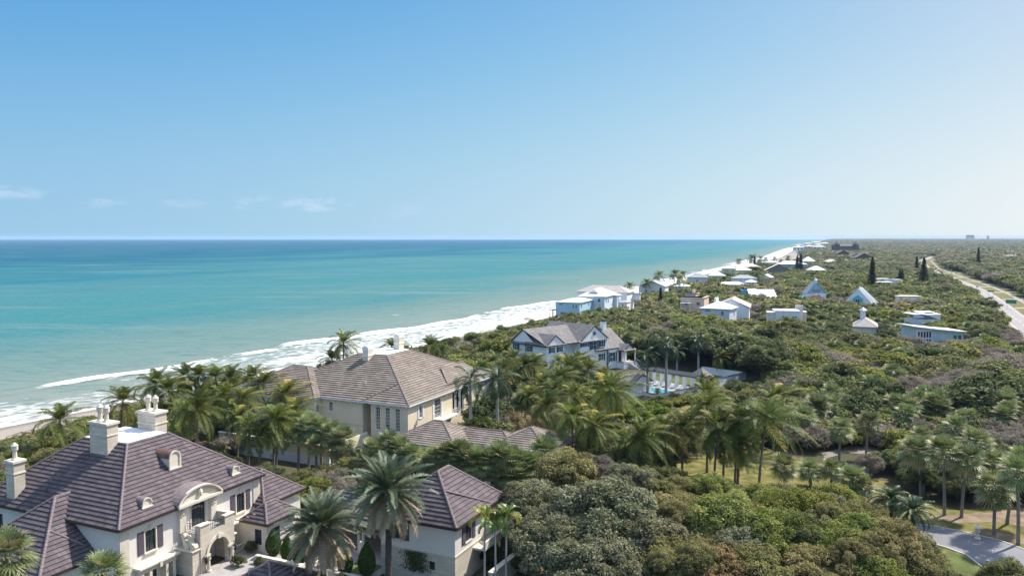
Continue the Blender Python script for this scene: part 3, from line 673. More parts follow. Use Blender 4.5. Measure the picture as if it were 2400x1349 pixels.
for o_ in low: window(H1, FA, FB, *o_, frame='bronze_frame', nx=2, nz=3)
o_ = cent[0]; window(H1, FA, FB, *o_, frame='bronze_frame', nx=4, nz=3); surround(FA, FB, *o_, H1, .3)
window(H1, (.5, 21.7), (.5, .5), 2.0, 3.2, 4.3, 6.1, frame='bronze_frame', nx=2, nz=3)
# cornices and lower bays
for x0, x1, z in ((1.9, 7.0, 2.55), (13.9, 19.3, 3.0)):
    m = MB().use('limestone').box(x0, x1, -.55, .497, z, z+.16).box(x0+.12, x1-.12, -.38, .497, z-.18, z-.002)
    xc = (x0+x1)/2
    m.box(xc-.16, xc+.16, -.62, -.552, z-.42, z+.2)
    m.box(x0+.3, x1-.3, -.25, .497, z-.55, z-.182)
    for xx in (x0+.5, xc-1.05, xc+1.0, x1-.65): m.box(xx-.16, xx+.16, -.3, .497, 0, z-.552)
    m.build('lower_cornice', H1)
MB().use('limestone').box(19.0, 20.16, .40, .497, 3.2, 7.03).build('corner_pilaster', H1); MB().use('limestone').box(.40, 1.5, .40, .497, 0, 7.03).build('corner_pilaster', H1)
# balcony porch with the arch
PY0, PX0, PX1 = -2.0, 8.35, 13.25
p = MB().use('stone_ashlar'); n = 14; xc, rr, zs = 10.85, 1.45, 1.75
arch = [(xc+rr*math.cos(math.pi*i/n), zs+rr*math.sin(math.pi*i/n)) for i in range(n+1)]
def archface(y, flip=False):
    top = 4.3
    for (a, c), (b, e) in zip(arch, arch[1:]):
        q = [(a, y, c), (a, y, top), (b, y, top), (b, y, e)]; p.face(q[::-1] if flip else q, uv=[(v[0], v[2]) for v in (q[::-1] if flip else q)])
    for x0, x1 in ((PX0, xc-rr), (xc+rr, PX1)):
        q = [(x0, y, 0), (x1, y, 0), (x1, y, top), (x0, y, top)]; p.face(q[::-1] if flip else q, uv=[(v[0], v[2]) for v in (q[::-1] if flip else q)])
archface(PY0); archface(PY0+.55, True)
for (a, c), (b, e) in zip(arch, arch[1:]): p.face([(a, PY0, c), (b, PY0, e), (b, PY0+.55, e), (a, PY0+.55, c)])
p.face([(xc-rr, PY0, 0), (xc-rr, PY0, zs), (xc-rr, PY0+.55, zs), (xc-rr, PY0+.55, 0)]); p.face([(xc+rr, PY0, 0), (xc+rr, PY0+.55, 0), (xc+rr, PY0+.55, zs), (xc+rr, PY0, zs)])
for x in (PX0, PX1):
    for x_ in (x,): p.face([(x_, PY0, 0), (x_, .497, 0), (x_, .497, 4.3), (x_, PY0, 4.3)])
p.face([(PX0+.4, PY0+.55, 0), (PX0+.4, .497, 0), (PX0+.4, .497, 4.0), (PX0+.4, PY0+.55, 4.0)]); p.face([(PX1-.4, PY0+.55, 0), (PX1-.4, .497, 0), (PX1-.4, .497, 4.0), (PX1-.4, PY0+.55, 4.0)])
p.use('pale_paving').box(PX0+.01, PX1-.01, PY0+.01, .49, 4.02, 4.28)
p.use('stone_ashlar')   # parapet piers
for x0, x1, y0, y1 in ((PX0, PX0+1.35, PY0, PY0+.35), (PX1-1.35, PX1, PY0, PY0+.35), (PX0, PX0+.35, PY0+.352, PY0+.8), (PX1-.35, PX1, PY0+.352, .49)): p.box(x0, x1, y0, y1, 4.302, 5.15)
p.use('limestone')
for x0, x1, y0, y1 in ((PX0-.1, PX0+1.45, PY0-.1, PY0+.45), (PX1-1.45, PX1+.1, PY0-.1, PY0+.45)): p.box(x0, x1, y0, y1, 5.152, 5.28)
p.box(PX1-.45, PX1+.1, PY0+.452, .49, 5.152, 5.28)
porch = p.build('porch', H1)
m = MB().use('limestone')                                      # moulded archivolt, imposts, keystone
for k in range(n):
    a0, a1 = math.pi*k/n, math.pi*(k+1)/n
    q = [(xc+(rr+.02)*math.cos(a0), zs+(rr+.02)*math.sin(a0)), (xc+(rr+.34)*math.cos(a0), zs+(rr+.34)*math.sin(a0)), (xc+(rr+.34)*math.cos(a1), zs+(rr+.34)*math.sin(a1)), (xc+(rr+.02)*math.cos(a1), zs+(rr+.02)*math.sin(a1))]
    m.extrude([(v[0], PY0-.14, v[1]) for v in q], (0, .137, 0))
m.box(xc-.2, xc+.2, PY0-.26, PY0-.143, zs+rr-.05, zs+rr+.55)
for s_ in (-1, 1):
    x = xc+s_*(rr+.25); m.box(x-.42, x+.42, PY0-.2, PY0-.003, zs-.12, zs+.12)
m.build('arch_moulding', porch)
for s_ in (-1, 1):
    x = xc+s_*(rr+.25); c = MB().use('limestone').lathe(x, PY0-.28, [(.28, 0), (.28, .2), (.19, .3), (.16, zs-.4), (.26, zs-.3), (.26, zs-.13)], 12); c.build('column', porch)
# wrought-iron balcony rail between the piers
def rail(a, b, z0, z1, parent, step=.22, mt='iron', name='railing', scroll=True):
    m = MB().use(mt); a, b = Vector(a), Vector(b); Ln = (b-a).length; k = max(2, int(Ln/step)); d_ = (b-a)/Ln
    P = lambda u, z: Vector((a.x+d_.x*u, a.y+d_.y*u, z))
    m.tube([P(0, z1), P(Ln, z1)], .035, 5); m.tube([P(0, z0+.08), P(Ln, z0+.08)], .025, 5)
    for i in range(k+1): m.tube([P(Ln*i/k, z0), P(Ln*i/k, z1)], .018, 4, False)
    if scroll:
        for i in range(k):
            u = Ln*(i+.5)/k; zc = (z0+z1)/2
            m.tube([P(u+.1*math.cos(t), zc+.24*math.sin(t)) for t in np.linspace(0, 2*math.pi, 9)], .02, 4, False)
    return m.build(name, parent)
rail((PX0+1.38, PY0+.12), (PX1-1.38, PY0+.12), 4.3, 5.3, porch)
rail((PX0+.15, PY0+.85), (PX0+.15, .4), 4.3, 5.25, porch)
# stepped side block with the two stone scrolls
m = MB().use('stone_ashlar').box(7.3, 8.347, PY0+.1, .495, 0, 2.72); m.use('limestone').box(7.15, 8.345, PY0-.05, .49, 2.722, 2.86)
sb = m.build('side_buttress', porch); m = MB().use('stone_ashlar').box(13.253, 14.0, PY0+.6, .495, 0, 2.4); m.use('limestone').box(13.255, 14.15, PY0+.45, .49, 2.402, 2.54); m.build('side_buttress', porch)
def scroll(x, y, z, parent):
    m = MB().use('limestone')
    P = [Vector((x, y-.42+.30*math.cos(t)*(1-k*.05), z+.36+.30*math.sin(t)*(1-k*.05))) for k, t in enumerate(np.linspace(0, 5.2, 12))]
    prof = [(y-.75, z), (y-.15, z), (y+.1, z+.7), (y+.15, z+1.35), (y-.1, z+1.6), (y-.3, z+1.35), (y-.2, z+.95), (y-.4, z+.66), (y-.72, z+.55), (y-.86, z+.28)]
    m.extrude([(x-.22, a, b) for a, b in prof], (.44, 0, 0))
    for yy, zz, rr_ in ((y-.5, z+.32, .3), (y-.08, z+1.32, .27)):
        m.tube([(x-.27, yy, zz), (x+.27, yy, zz)], rr_, 12)
    m.build('scroll', parent)
scroll(7.75, -.35, 2.86, sb); scroll(7.78, -1.2, 2.86, sb)
# central bay with segmental pediment
m = MB().use('limestone')
for x in (8.05, 12.45): m.box(x-.42, x+.42, .1, .497, 4.31, 6.9).box(x-.5, x+.5, .02, .498, 6.902, 7.2); 
m.box(8.6, 11.9, .3, .4, 6.905, 7.2)
m.build('pilaster', H1)
for x in (8.05, 12.45):
    g_ = MB().use('limestone')
    for k in range(9):
        a = k*.7; g_.box(x-.34+.3*((k*5) % 3)/2*.9, x-.34+.3*((k*5) % 3)/2*.9+.16, -.04-.02*(k % 3), .097, 6.25+.5*(k/9), 6.25+.5*(k/9)+.14)
    g_.build('carved_capital', H1)
m = MB(); n = 14; xc, hw, hh, zb = 10.25, 2.95, 1.35, 7.45
seg = [(xc+hw*math.sin(t), zb+hh*(math.cos(t)-math.cos(1.2))/(1-math.cos(1.2))) for t in np.linspace(-1.2, 1.2, n+1)]
sc = hw/(hw*math.sin(1.2)); seg = [(xc+(x-xc)*sc, z) for x, z in seg]
m.use('limestone'); m.face([(x, -.02, z) for x, z in [(xc-hw, zb)]+seg[1:-1]+[(xc+hw, zb)]][::-1])
m.box(xc-hw-.15, xc+hw+.15, -.38, .3, zb-.28, zb-.002)
for k in range(n):
    (a, c), (b, e) = seg[k], seg[k+1]
    for r0, r1, y0 in ((1.0, 1.09, -.36), (.74, .79, -.08)):
        q = [(xc+(a-xc)*r0, zb+(c-zb)*r0), (xc+(b-xc)*r0, zb+(e-zb)*r0), (xc+(b-xc)*r1, zb+(e-zb)*r1+.04), (xc+(a-xc)*r1, zb+(c-zb)*r1+.04)]
        m.extrude([(v[0], y0, v[1]) for v in q], (0, -.022-y0+.0, 0))
m.lathe(xc, -.12, [(.05, zb+.2), (.26, zb+.4), (.3, zb+.75), (.2, zb+1.05), (.05, zb+1.2)], 10)
ped = m.build('pediment', H1)
m = MB().use('mauve_ridge')
for k in range(n):
    (a, c), (b, e) = seg[k], seg[k+1]
    m.face([(xc+(a-xc)*1.1, -.38, c+.12), (xc+(b-xc)*1.1, -.38, e+.12), (xc+(b-xc)*1.1, 2.6, e+.12), (xc+(a-xc)*1.1, 2.6, c+.12)], smooth=True)
m.build('barrel_roof', ped)
# wall lanterns
for x in (8.75, 12.95):
    m = MB().use('iron'); y = PY0-.35; m.lathe(x, y, [(.02, 1.0), (.14, 1.15), (.2, 1.55), (.24, 1.6), (.05, 1.85), (0, 2.0)], 6); m.tube([(x, y, 1.9), (x, y+.15, 2.05), (x, PY0-.01, 1.8)], .03, 5); m.tube([(x, y, 1.0), (x, y, .85)], .03, 5)
    m.build('wall_lantern', porch)
# balustrade at the right of the porch
m = MB().use('limestone'); m.box(13.6, 17.4, -1.25, -.95, .62, .76).box(13.6, 17.4, -1.25, -.95, 0, .12)
for x in (13.75, 15.5, 17.25): m.box(x-.18, x+.18, -1.3, -.9, .121, .62)
for k in range(14):
    x = 14.05+k*.24
    if abs(x-15.5) < .2: continue
    m.lathe(x, -1.1, [(.05, .12), (.09, .25), (.05, .42), (.05, .62)], 6)
m.build('balustrade', H1)
# front-left wing: one-storey hip roof running into the main roof
W = MB(); az, yb, hx, k = 9.1, 10.0, .6, .79
ze = 4.0; dd = (az-ze)/k
A0, B0, B1, A1 = (hx-dd, yb-dd, ze), (.45, yb-dd, ze), (.45, yb+dd, ze), (hx-dd, yb+dd, ze); T0, T1 = (hx, yb, az), (2.28, yb, az)
W.use('mauve_tile')
slope(W, [A0, (.48, yb-dd, ze), (.48, yb-(az-7.35)/k-.02, 7.35), T1, T0]); slope(W, [A1, A0, T0]); slope(W, [(.48, yb+dd, ze), A1, T0, T1, (.48, yb+(az-7.35)/k+.02, 7.35)])
W.use('mauve_ridge'); ridge(W, A0, T0, .15); ridge(W, A1, T0, .15); ridge(W, T0, T1, .15)
m0 = (hx-2.75, yb-2.75, az-2.75*k); ridge(W, m0, (m0[0]+1.9, m0[1]-2.3, m0[2]-1.75), .12)
gutter(W, [A1, A0]); gutter(W, [A0, B0])
W.build('wing_roof', H1)
W = MB().use('cream_stucco'); a, b, c = (A0[0]+.4, A0[1]+.4), (.497, A0[1]+.4), (A0[0]+.4, A1[1]-.4)
wall(W, a, b, 0, 3.95); wall(W, c, a, 0, 3.95); W.build('wing_wall', H1)
# link wing behind the facade's far end and the loggia roof
def hip_wing(x0, x1, y0, y1, ze, k, parent, name, course=.5, mt='mauve_tile', rg='mauve_ridge', gut=True, sides='nesw'):
    r = MB(); hw = min(x1-x0, y1-y0)/2; zt = ze+hw*k
    if x1-x0 > y1-y0: T = [(x0+hw, (y0+y1)/2, zt), (x1-hw, (y0+y1)/2, zt)]; pl = [((x0, y0, ze), (x1, y0, ze), T[1], T[0]), ((x1, y0, ze), (x1, y1, ze), T[1]), ((x1, y1, ze), (x0, y1, ze), T[0], T[1]), ((x0, y1, ze), (x0, y0, ze), T[0])]
    else: T = [((x0+x1)/2, y0+hw, zt), ((x0+x1)/2, y1-hw, zt)]; pl = [((x0, y0, ze), (x1, y0, ze), T[0]), ((x1, y0, ze), (x1, y1, ze), T[1], T[0]), ((x1, y1, ze), (x0, y1, ze), T[1]), ((x0, y1, ze), (x0, y0, ze), T[0], T[1])]
    r.use(mt)
    for q in pl: slope(r, q, course)
    r.use(rg)
    long_x = x1-x0 > y1-y0
    for c_ in ((x0, y0), (x1, y0), (x1, y1), (x0, y1)):
        t_ = T[0] if ((c_[0] == x0) if long_x else (c_[1] == y0)) else T[1]
        ridge(r, (*c_, ze), t_)
    if Vector(T[0]) != Vector(T[1]) and (Vector(T[0])-Vector(T[1])).length > .5: ridge(r, T[0], T[1])
    if gut: gutter(r, [(x0, y1, ze), (x0, y0, ze)]); gutter(r, [(x0, y0, ze), (x1, y0, ze)]); gutter(r, [(x1, y0, ze), (x1, y1, ze)])
    r.use('white_paint').box(x0+.15, x1-.15, y0+.15, y1-.15, ze-.3, ze-.1)
    return r.build(name, parent)
hip_wing(19.0, 26.5, -1.2, 9.0, 4.0, .8, H1, 'wing_roof'); hip_wing(15.3, 20.9, -4.9, -.9, 3.5, .79, H1, 'bay_roof')
W = MB().use('limestone'); wall(W, (15.7, .49), (15.7, -4.5), 0, 3.3, [(3.2, 4.2, .8, 2.6)]); W.use('cream_stucco'); wall(W, (15.7, -4.5), (20.5, -4.5), 0, 3.3, [(1, 2.2, .6, 2.6)]); wall(W, (20.5, -4.5), (20.5, -.8), 0, 3.3); wall(W, (20.5, -.8), (26, -.8), 0, 3.75, [(2, 3.2, .6, 2.6)]); wall(W, (26, -.8), (26, 8), 0, 3.75); W.build('wing_wall', H1)
window(H1, (15.7, .49), (15.7, -4.5), 3.2, 4.2, .8, 2.6, 'bronze_frame'); window(H1, (15.7, -4.5), (20.5, -4.5), 1, 2.2, .6, 2.6, 'bronze_frame'); window(H1, (20.5, -.8), (26, -.8), 2, 3.2, .6, 2.6, 'bronze_frame')
hip_wing(19.6, 26.0, -20.5, -6.2, 3.3, .78, H1, 'loggia_roof')
for y in (-18.3, -14.7, -14.1, -10.6, -10.0, -7.0):
    MB().use('limestone').lathe(20.0, y, [(.3, .09), (.3, .3), (.21, .4), (.19, 2.7), (.3, 2.85), (.3, 2.98)], 14).build('column', H1)
W = MB().use('stone_ashlar'); wall(W, (25.4, -6.3), (25.4, -19.5), 0, 3.1, [(3, 4.4, .1, 2.5), (7, 8.4, .1, 2.5)]); W.build('loggia_wall', H1)
for u in (3, 7): window(H1, (25.4, -6.3), (25.4, -19.5), u, u+1.4, .1, 2.5, 'bronze_frame')
fl = MB().use('paving').box(18.2, 25.35, -19.3, -6.3, -.2, .085); fl.build('loggia_floor', H1)
# low roof at the bottom edge of the picture: the gate pavilion
GP = empty('gate_pavilion', H1.matrix_world.to_translation(), ANG, 'low mauve-tiled pavilion roof in front of the courtyard steps', 'pavilion')
GP.location = H1.location
hip_wing(3.7, 10.3, -15.8, -9.4, 1.9, .55, GP, 'roof')
W = MB().use('stone_ashlar').box(4.3, 9.7, -15.2, -10.0, 0, 1.6); W.build('wall', GP)

for x, y in ((1.9, 13.2), (4.6, 16.0)):
    z = 7.3+x*.79; MB().use('pole_grey' if 'pole_grey' in M else 'copper').tube([(x, y, z-.1), (x, y, z+.45)], .09, 8).tube([(x, y, z+.45), (x, y, z+.52)], .16, 8).build('roof_vent', roof1)
# ---------------------------------------------------------------- guest house
GH = empty('guest_house', (-38.54, 76.364, 0), ANG, 'two-storey cream guest house with mauve hip roof beside tall date palm', 'guest house')
x0, x1, y0, y1 = 16.1, 27.7, -28.85, -18.95
gr_ = MB().use('mauve_tile'); ze, zt = 6.5, 10.6
c0, c1, c2, c3 = (x0, y0, ze), (x1, y0, ze), (x1, y1, ze), (x0, y1, ze); t0, t1 = (20.6, -24.1, zt), (23.0, -24.1, zt)
for q in ((c0, c1, t1, t0), (c1, c2, t1), (c2, c3, t0, t1), (c3, c0, t0)): slope(gr_, q)
gr_.use('mauve_ridge'); [ridge(gr_, a, b) for a, b in ((c0, t0), (c1, t1), (c2, t1), (c3, t0), (t0, t1))]
q0 = Vector(c0).lerp(Vector(t0), .62); ridge(gr_, q0+Vector((.1, -.05, .1)), (24.3, y0+.1, ze+.12), .11)
gutter(gr_, [c3, c0], h=.26); gutter(gr_, [c0, c1], h=.26); gutter(gr_, [c1, c2]); gr_.use('white_paint').box(x0+.12, x1-.12, y0+.12, y1-.12, ze-.28, ze-.08)
gr_.build('roof', GH)
a0, b0, b1, a1 = (x0+.45, y0+.45), (x1-.45, y0+.45), (x1-.45, y1-.45), (x0+.45, y1-.45)
W = MB().use('cream_stucco'); Lx = x1-x0-.9; Ly = y1-y0-.9
wall(W, a0, b0, 3.35, ze-.1, [(2.3, 3.7, 4.0, 5.9)]); wall(W, a1, a0, 3.35, ze-.1, [(1.6, 2.75, 4.15, 5.85)]); wall(W, b0, b1, 0, ze-.1); wall(W, b1, a1, 0, ze-.1)
W.use('stone_ashlar'); wall(W, a0, b0, -.1, 3.2); wall(W, a1, a0, -.1, 3.2, [(5.95, 6.65, 1.5, 2.4)])
W.use('limestone'); m = W
wbox(m, a0, b0, -.05, Lx, -.05, .06, 3.2, 3.35); wbox(m, a1, a0, 0, Ly-.004, -.05, .06, 3.2, 3.35)
wbox(m, a1, a0, 5.8, 6.8, .003, .07, 1.35, 1.496); wbox(m, a1, a0, 5.8, 6.8, .003, .07, 2.404, 2.55); wbox(m, a1, a0, 5.8, 5.946, .003, .07, 1.5, 2.4); wbox(m, a1, a0, 6.654, 6.8, .003, .07, 1.5, 2.4)
W.build('wall', GH)
window(GH, a0, b0, 2.3, 3.7, 4.0, 5.9, 'bronze_frame', nx=2, nz=3, sill='limestone'); window(GH, a1, a0, 1.6, 2.75, 4.15, 5.85, 'bronze_frame', nx=2, nz=3, sill='limestone'); window(GH, a1, a0, 5.95, 6.65, 1.5, 2.4, 'bronze_frame', nx=2, nz=2)
for (a, b, u, z0_, z1_) in ((a0, b0, 1.5, 3.95, 5.95), (a0, b0, 3.78, 3.95, 5.95), (a1, a0, .85, 4.1, 5.9), (a1, a0, 2.83, 4.1, 5.9)):
    s = MB().use('shutter_dark'); s.use('shutter_mauve'); wbox(s, a, b, u, u+.7, .004, .07, z0_, z1_)
    for k in range(10): wbox(s, a, b, u+.07, u+.63, .071, .09, z0_+.1+k*.18, z0_+.22+k*.18)
    s.build('shutter', GH)
m = MB().use('limestone').box(20.5, 27.0, y0-1.0, y0+.446, 2.7, 2.9).box(20.5, 27.0, y0-1.0, y0-.8, 2.902, 3.6); m.build('balcony', GH)

# ---------------------------------------------------------------- courtyard pieces
def loc1(x, y, z=0):
    c, s_ = math.cos(ANG), math.sin(ANG); return Vector((-38.54+c*x-s_*y, 76.364+s_*x+c*y, z))
def poly1(l): return [loc1(*p) for p in l]
sheet('paving', poly1([(10.5, -19.5), (19.5, -19.5), (19.5, -6.3), (16, -6.3), (16, -1.4), (6, -1.4), (6, -9), (10.5, -9)]), .012, 'paving', 'pale stone paving of the courtyard')
sheet('lawn', poly1([(15.4, -18.6), (19.0, -18.6), (19.0, -15.2), (15.4, -15.2)]), .05, 'lawn_green', 'clipped courtyard lawn panel next to the guest house')
sheet('lawn', poly1([(15.4, -12.0), (18.1, -12.0), (18.1, -8.0), (15.4, -8.0)]), .05, 'lawn_green', 'clipped courtyard lawn panel beside the steps')
st = empty('garden_steps', loc1(14.2, -12.9), ANG, 'pale stone garden steps between low walls in the courtyard', 'steps')
for k in range(4):
    MB().use('limestone').box(-1.6+k*.42, 1.6, -1.0, 1.0, .02+k*.16, .175+k*.16).build('step', st)
for y in (-1.35, 1.05): MB().use('limestone').box(-1.7, 1.7, y, y+.3, 0, .95).build('side_wall', st)
def lowwall(a, b, h, w, label, mt='limestone'):
    p0, p1 = loc1(*a), loc1(*b); Lw = (p1-p0).length
    o = empty('garden_wall', p0, math.atan2(p1.y-p0.y, p1.x-p0.x), label, 'garden wall')
    MB().use(mt).box(0, Lw, -w/2, w/2, -.1, h).build('wall', o); MB().use('limestone').box(-.05, Lw+.05, -w/2-.06, w/2+.06, h+.002, h+.1).build('coping', o)
lowwall((13.2, -15.0), (13.2, -19.5), .8, .35, 'low limestone wall in front of the courtyard lawn by the guest house')
lowwall((13.2, -11.6), (13.2, -5.2), .8, .35, 'low limestone wall between the steps and the mansion porch')
lowwall((17.5, -32.0), (26.5, -32.4), 1.9, .5, 'stone garden wall running past the right side of the guest house', 'stone_ashlar')
for i, (x, y, r_) in enumerate(((11.0, -3.6, .8), (12.3, -4.4, .9), (12.4, -7.5, .7), (12.2, -10.3, .65), (14.6, -3.2, .7))):
    pass
for (x, y, lb) in ((18.6, -15.3, 'small white finial statue on post left of the dark topiary cone'), (18.7, -18.2, 'small white finial statue nearest the guest house wall')):
    p_ = loc1(x, y); o = empty('garden_finial', p_, 0, lb, 'finial')
    MB().use('limestone').lathe(0, 0, [(.22, 0), (.22, 1.0), (.3, 1.05), (.3, 1.15), (.12, 1.2)], 8).build('pedestal', o)
    MB().use('white_paint').lathe(0, 0, [(.12, 1.2), (.2, 1.45), (.1, 1.75), (.16, 1.95), (.12, 2.1), (0, 2.2)], 10).build('figure', o)
# ---------------------------------------------------------------- beige villa in the middle
H2 = empty('villa', (-17.146, 130.76, 0), ANG, 'beige two-storey villa with tan tiled roof, white roof deck and two chimneys', 'villa')
K2 = .48
r = MB().use('tan_tile'); zt = 14.0; dX = (zt-8)/K2
P0, P1, P2, P3 = (0, 0, 8), (33, 0, 8), (33, 31, 8), (0, 31, 8)
Q0, Q1, Q2, Q3 = (dX, dX, zt), (33-dX, dX, zt), (33-dX, 31-dX, zt), (dX, 31-dX, zt)
for q in ((P0, P1, Q1, Q0), (P1, P2, Q2, Q1), (P2, P3, Q3, Q2), (P3, P0, Q0, Q3)): slope(r, q, .6, .12)
r.use('tan_ridge')
for a, b in ((P0, Q0), (P1, Q1), (P2, Q2), (P3, Q3)): ridge(r, a, b, .16)
ridge(r, (0, 9.3, 8.05), (5.1, 5.1, 10.55), .14); gutter(r, [P3, P0], 'white_paint'); gutter(r, [P0, P1], 'white_paint')
r.use('white_paint').box(.15, 32.8, .15, 30.8, 7.75, 7.92)
for k in range(20):   # eave brackets
    if k < 14: r.box(.1, .55, .7+k*1.2, .82+k*1.2, 7.5, 7.748)
    r.box(.7+k*1.5, .82+k*1.5, .1, .55, 7.5, 7.748)
rf = r.build('roof', H2)
# far cross roof with the small end dormer on the right slope
r = MB().use('tan_tile'); x0, x1 = 21.0, 30.5; yq = 3.0
slope(r, [(15.5, 1.2, 8.75), (29, 1.2, 8.75), (29, 5.2, 10.9), (20, 5.2, 10.9)]); r.use('tan_ridge'); ridge(r, (20, 5.25, 11.0), (29, 5.25, 11.0), .15); ridge(r, (14.6, 1.25, 8.9), (25.5, 1.25, 8.9), .13)
r.use('white_paint'); r.face([(29, 1.2, 8.8), (29, 8.4, 9.4), (29, 5.2, 10.9)]); r.build('cross_roof', rf)
MB().use('white_membrane').box(dX+.02, 33-dX-.02, dX+.02, 31-dX-.02, zt-.25, zt+.12).build('roof_deck', rf)
for x, y in ((4.2, 11.5), (6.0, 5.2)):
    z = 8+min(x, y)*K2; MB().use('beige_trim').tube([(x, y, z-.1), (x, y, z+.55)], .1, 8).build('roof_vent', rf)
for x, y, z0 in ((11.2, 15.8, 12.4), (20.0, 14.6, 13.7)):
    m = MB().use('beige_stucco').box(x-.85, x+.85, y-.6, y+.6, z0, z0+2.6); m.use('white_paint').box(x-.92, x+.92, y-.67, y+.67, z0+1.5, z0+1.75).box(x-.9, x+.9, y-.65, y+.65, z0+2.602, z0+3.2)
    m.use('white_metal_roof'); m.extrude([(x-.86, y-.55, z0+3.2), (x-.86, y, z0+3.5), (x-.86, y+.55, z0+3.2)], (1.72, 0, 0)); m.build('chimney', rf)
hip_wing(-1.7, 14.7, 18, 37.5, 8.0, K2, H2, 'wing_roof', mt='tan_tile', rg='tan_ridge', gut=False)
w = MB().use('beige_stucco')
wall(w, (.5, 7.9), (.5, .5), 0, 7.75, [(1.0, 1.85, 3.3, 7.2), (2.95, 3.8, 3.3, 7.2), (4.95, 5.8, 3.3, 7.2)])       # stair bay
wall(w, (.5, .5), (32.5, .5), 0, 7.75, [(3.7, 4.6, 5.0, 7.1), (8.9, 11.1, 3.9, 7.2), (15.5, 19.6, 3.6, 7.3), (24.6, 26.2, 1.6, 5.2)])
wall(w, (3.0, 7.9), (.5, 7.9), 0, 7.75); wall(w, (3.0, 9.6), (3.0, 7.9), 0, 7.75); wall(w, (.5, 9.6), (3.0, 9.6), 0, 7.75)
wall(w, (.5, 18.4), (.5, 9.6), 0, 7.75, [(1.7, 2.5, 5.6, 7.2)])
wall(w, (-1.2, 18.4), (.5, 18.4), 0, 7.75, [(.5, 1.2, 5.4, 7.0)])
wall(w, (-1.2, 37), (-1.2, 18.4), 0, 7.75, [(3, 4, 4.5, 6.5), (8, 9, 4.5, 6.5)]); wall(w, (32.5, .5), (32.5, 30), 0, 7.75)
w.use('beige_trim'); wbox(w, (.5, 18.4), (.5, 9.6), 0, 8.8, .003, .08, 3.7, 3.85); wbox(w, (.5, 7.9), (.5, .5), 0, 7.4, .003, .06, 2.2, 2.35)
w.build('wall', H2)
w2 = dict(frame='white_paint', nx=2)
for u in (1.0, 2.95, 4.95): window(H2, (.5, 7.9), (.5, .5), u, u+.85, 3.3, 7.2, nz=7, sill='white_paint', **w2)
window(H2, (.5, .5), (32.5, .5), 3.7, 4.6, 5.0, 7.1, nz=3, sill='white_paint', **w2)
window(H2, (.5, .5), (32.5, .5), 8.9, 11.1, 3.9, 7.2, frame='white_paint', nx=4, nz=5)
window(H2, (.5, .5), (32.5, .5), 24.6, 26.2, 1.6, 5.2, frame='white_paint', nx=3, nz=5, sill='white_paint')
window(H2, (.5, 18.4), (.5, 9.6), 1.7, 2.5, 5.6, 7.2, nz=3, sill='white_paint', **w2)
window(H2, (-1.2, 18.4), (.5, 18.4), .5, 1.2, 5.4, 7.0, nz=3, **w2)
for u in (3, 8): window(H2, (-1.2, 37), (-1.2, 18.4), u, u+1, 4.5, 6.5, nz=3, **w2)
for u0 in (3.08, 4.68, 8.1, 11.18):
    s = MB().use('white_paint'); wbox(s, (.5, .5), (32.5, .5), u0, u0+.55, .004, .06, 4.95 if u0 < 6 else 3.9, 7.15)
    for k in range(8): wbox(s, (.5, .5), (32.5, .5), u0+.06, u0+.49, .061, .08, (5.0 if u0 < 6 else 4.2)+k*.26, (5.12 if u0 < 6 else 4.34)+k*.26)
    s.build('shutter', H2)
m = MB().use('white_paint').box(8.8, 16.0, -.75, .495, 3.35, 3.6); bal = m.build('balcony', H2)
rail((8.9, -.65), (15.9, -.65), 3.6, 4.7, bal, .3, 'white_paint', scroll=False); rail((8.9, -.6), (8.9, .4), 3.6, 4.7, bal, .3, 'white_paint', scroll=False)
for x in (16.6, 18.2, 19.8): MB().use('white_paint').lathe(x, .3, [(.26, 3.6), (.22, 3.8), (.18, 7.0), (.28, 7.2), (.28, 7.5)], 10).build('column', H2)
m = MB().use('beige_stucco').box(15.6, 20.2, 2.9, 3.0, 3.4, 7.4).box(15.6, 20.2, .75, 2.9, 3.3, 3.5); m.build('loggia_wall', H2)
m = MB().use('beige_trim'); n = 10
for k in range(n):
    a0, a1 = math.pi*k/n, math.pi*(k+1)/n; q = [(25.9+1.05*math.cos(t), 5.2+.75*math.sin(t)) for t in (a0, a1)]; q2 = [(25.9+.85*math.cos(t), 5.2+.55*math.sin(t)) for t in (a1, a0)]
    m.extrude([(x, .42, z) for x, z in q+q2], (0, .078, 0))
m.build('arch_moulding', H2)
# low wings in front
def vw(*a): hip_wing(*a, H2, 'wing_roof', mt='tan_tile', rg='tan_ridge', gut=False)
vw(-7.6, 3.4, -13.1, -.6, 4.0, K2); vw(-3.2, 3.2, -20.5, -8.0, 4.0, K2); vw(-5.0, 6.2, -27.3, -16.6, 4.0, K2)
w = MB().use('beige_stucco')
for x0, x1, y0, y1 in ((-7.1, 2.9, -12.6, -1.1), (-2.7, 2.7, -17.2, -12.59), (-4.5, 5.7, -26.8, -17.21)): w.box(x0, x1, y0, y1, 0, 3.75)
w.build('wing_wall', H2)
w = MB().use('beige_stucco').box(-11.9, -11.6, 7.2, 30, 1.55, 3.2); w.box(-11.6, -1.5, 7.2, 7.5, 1.55, 3.2); w.use('white_render').box(-12.0, -11.5, 7.1, 30.1, 0, 1.5); w.use('white_paint').box(-12.05, -11.5, 7.1, 30.1, 3.202, 3.32)
w.build('terrace_wall', H2)

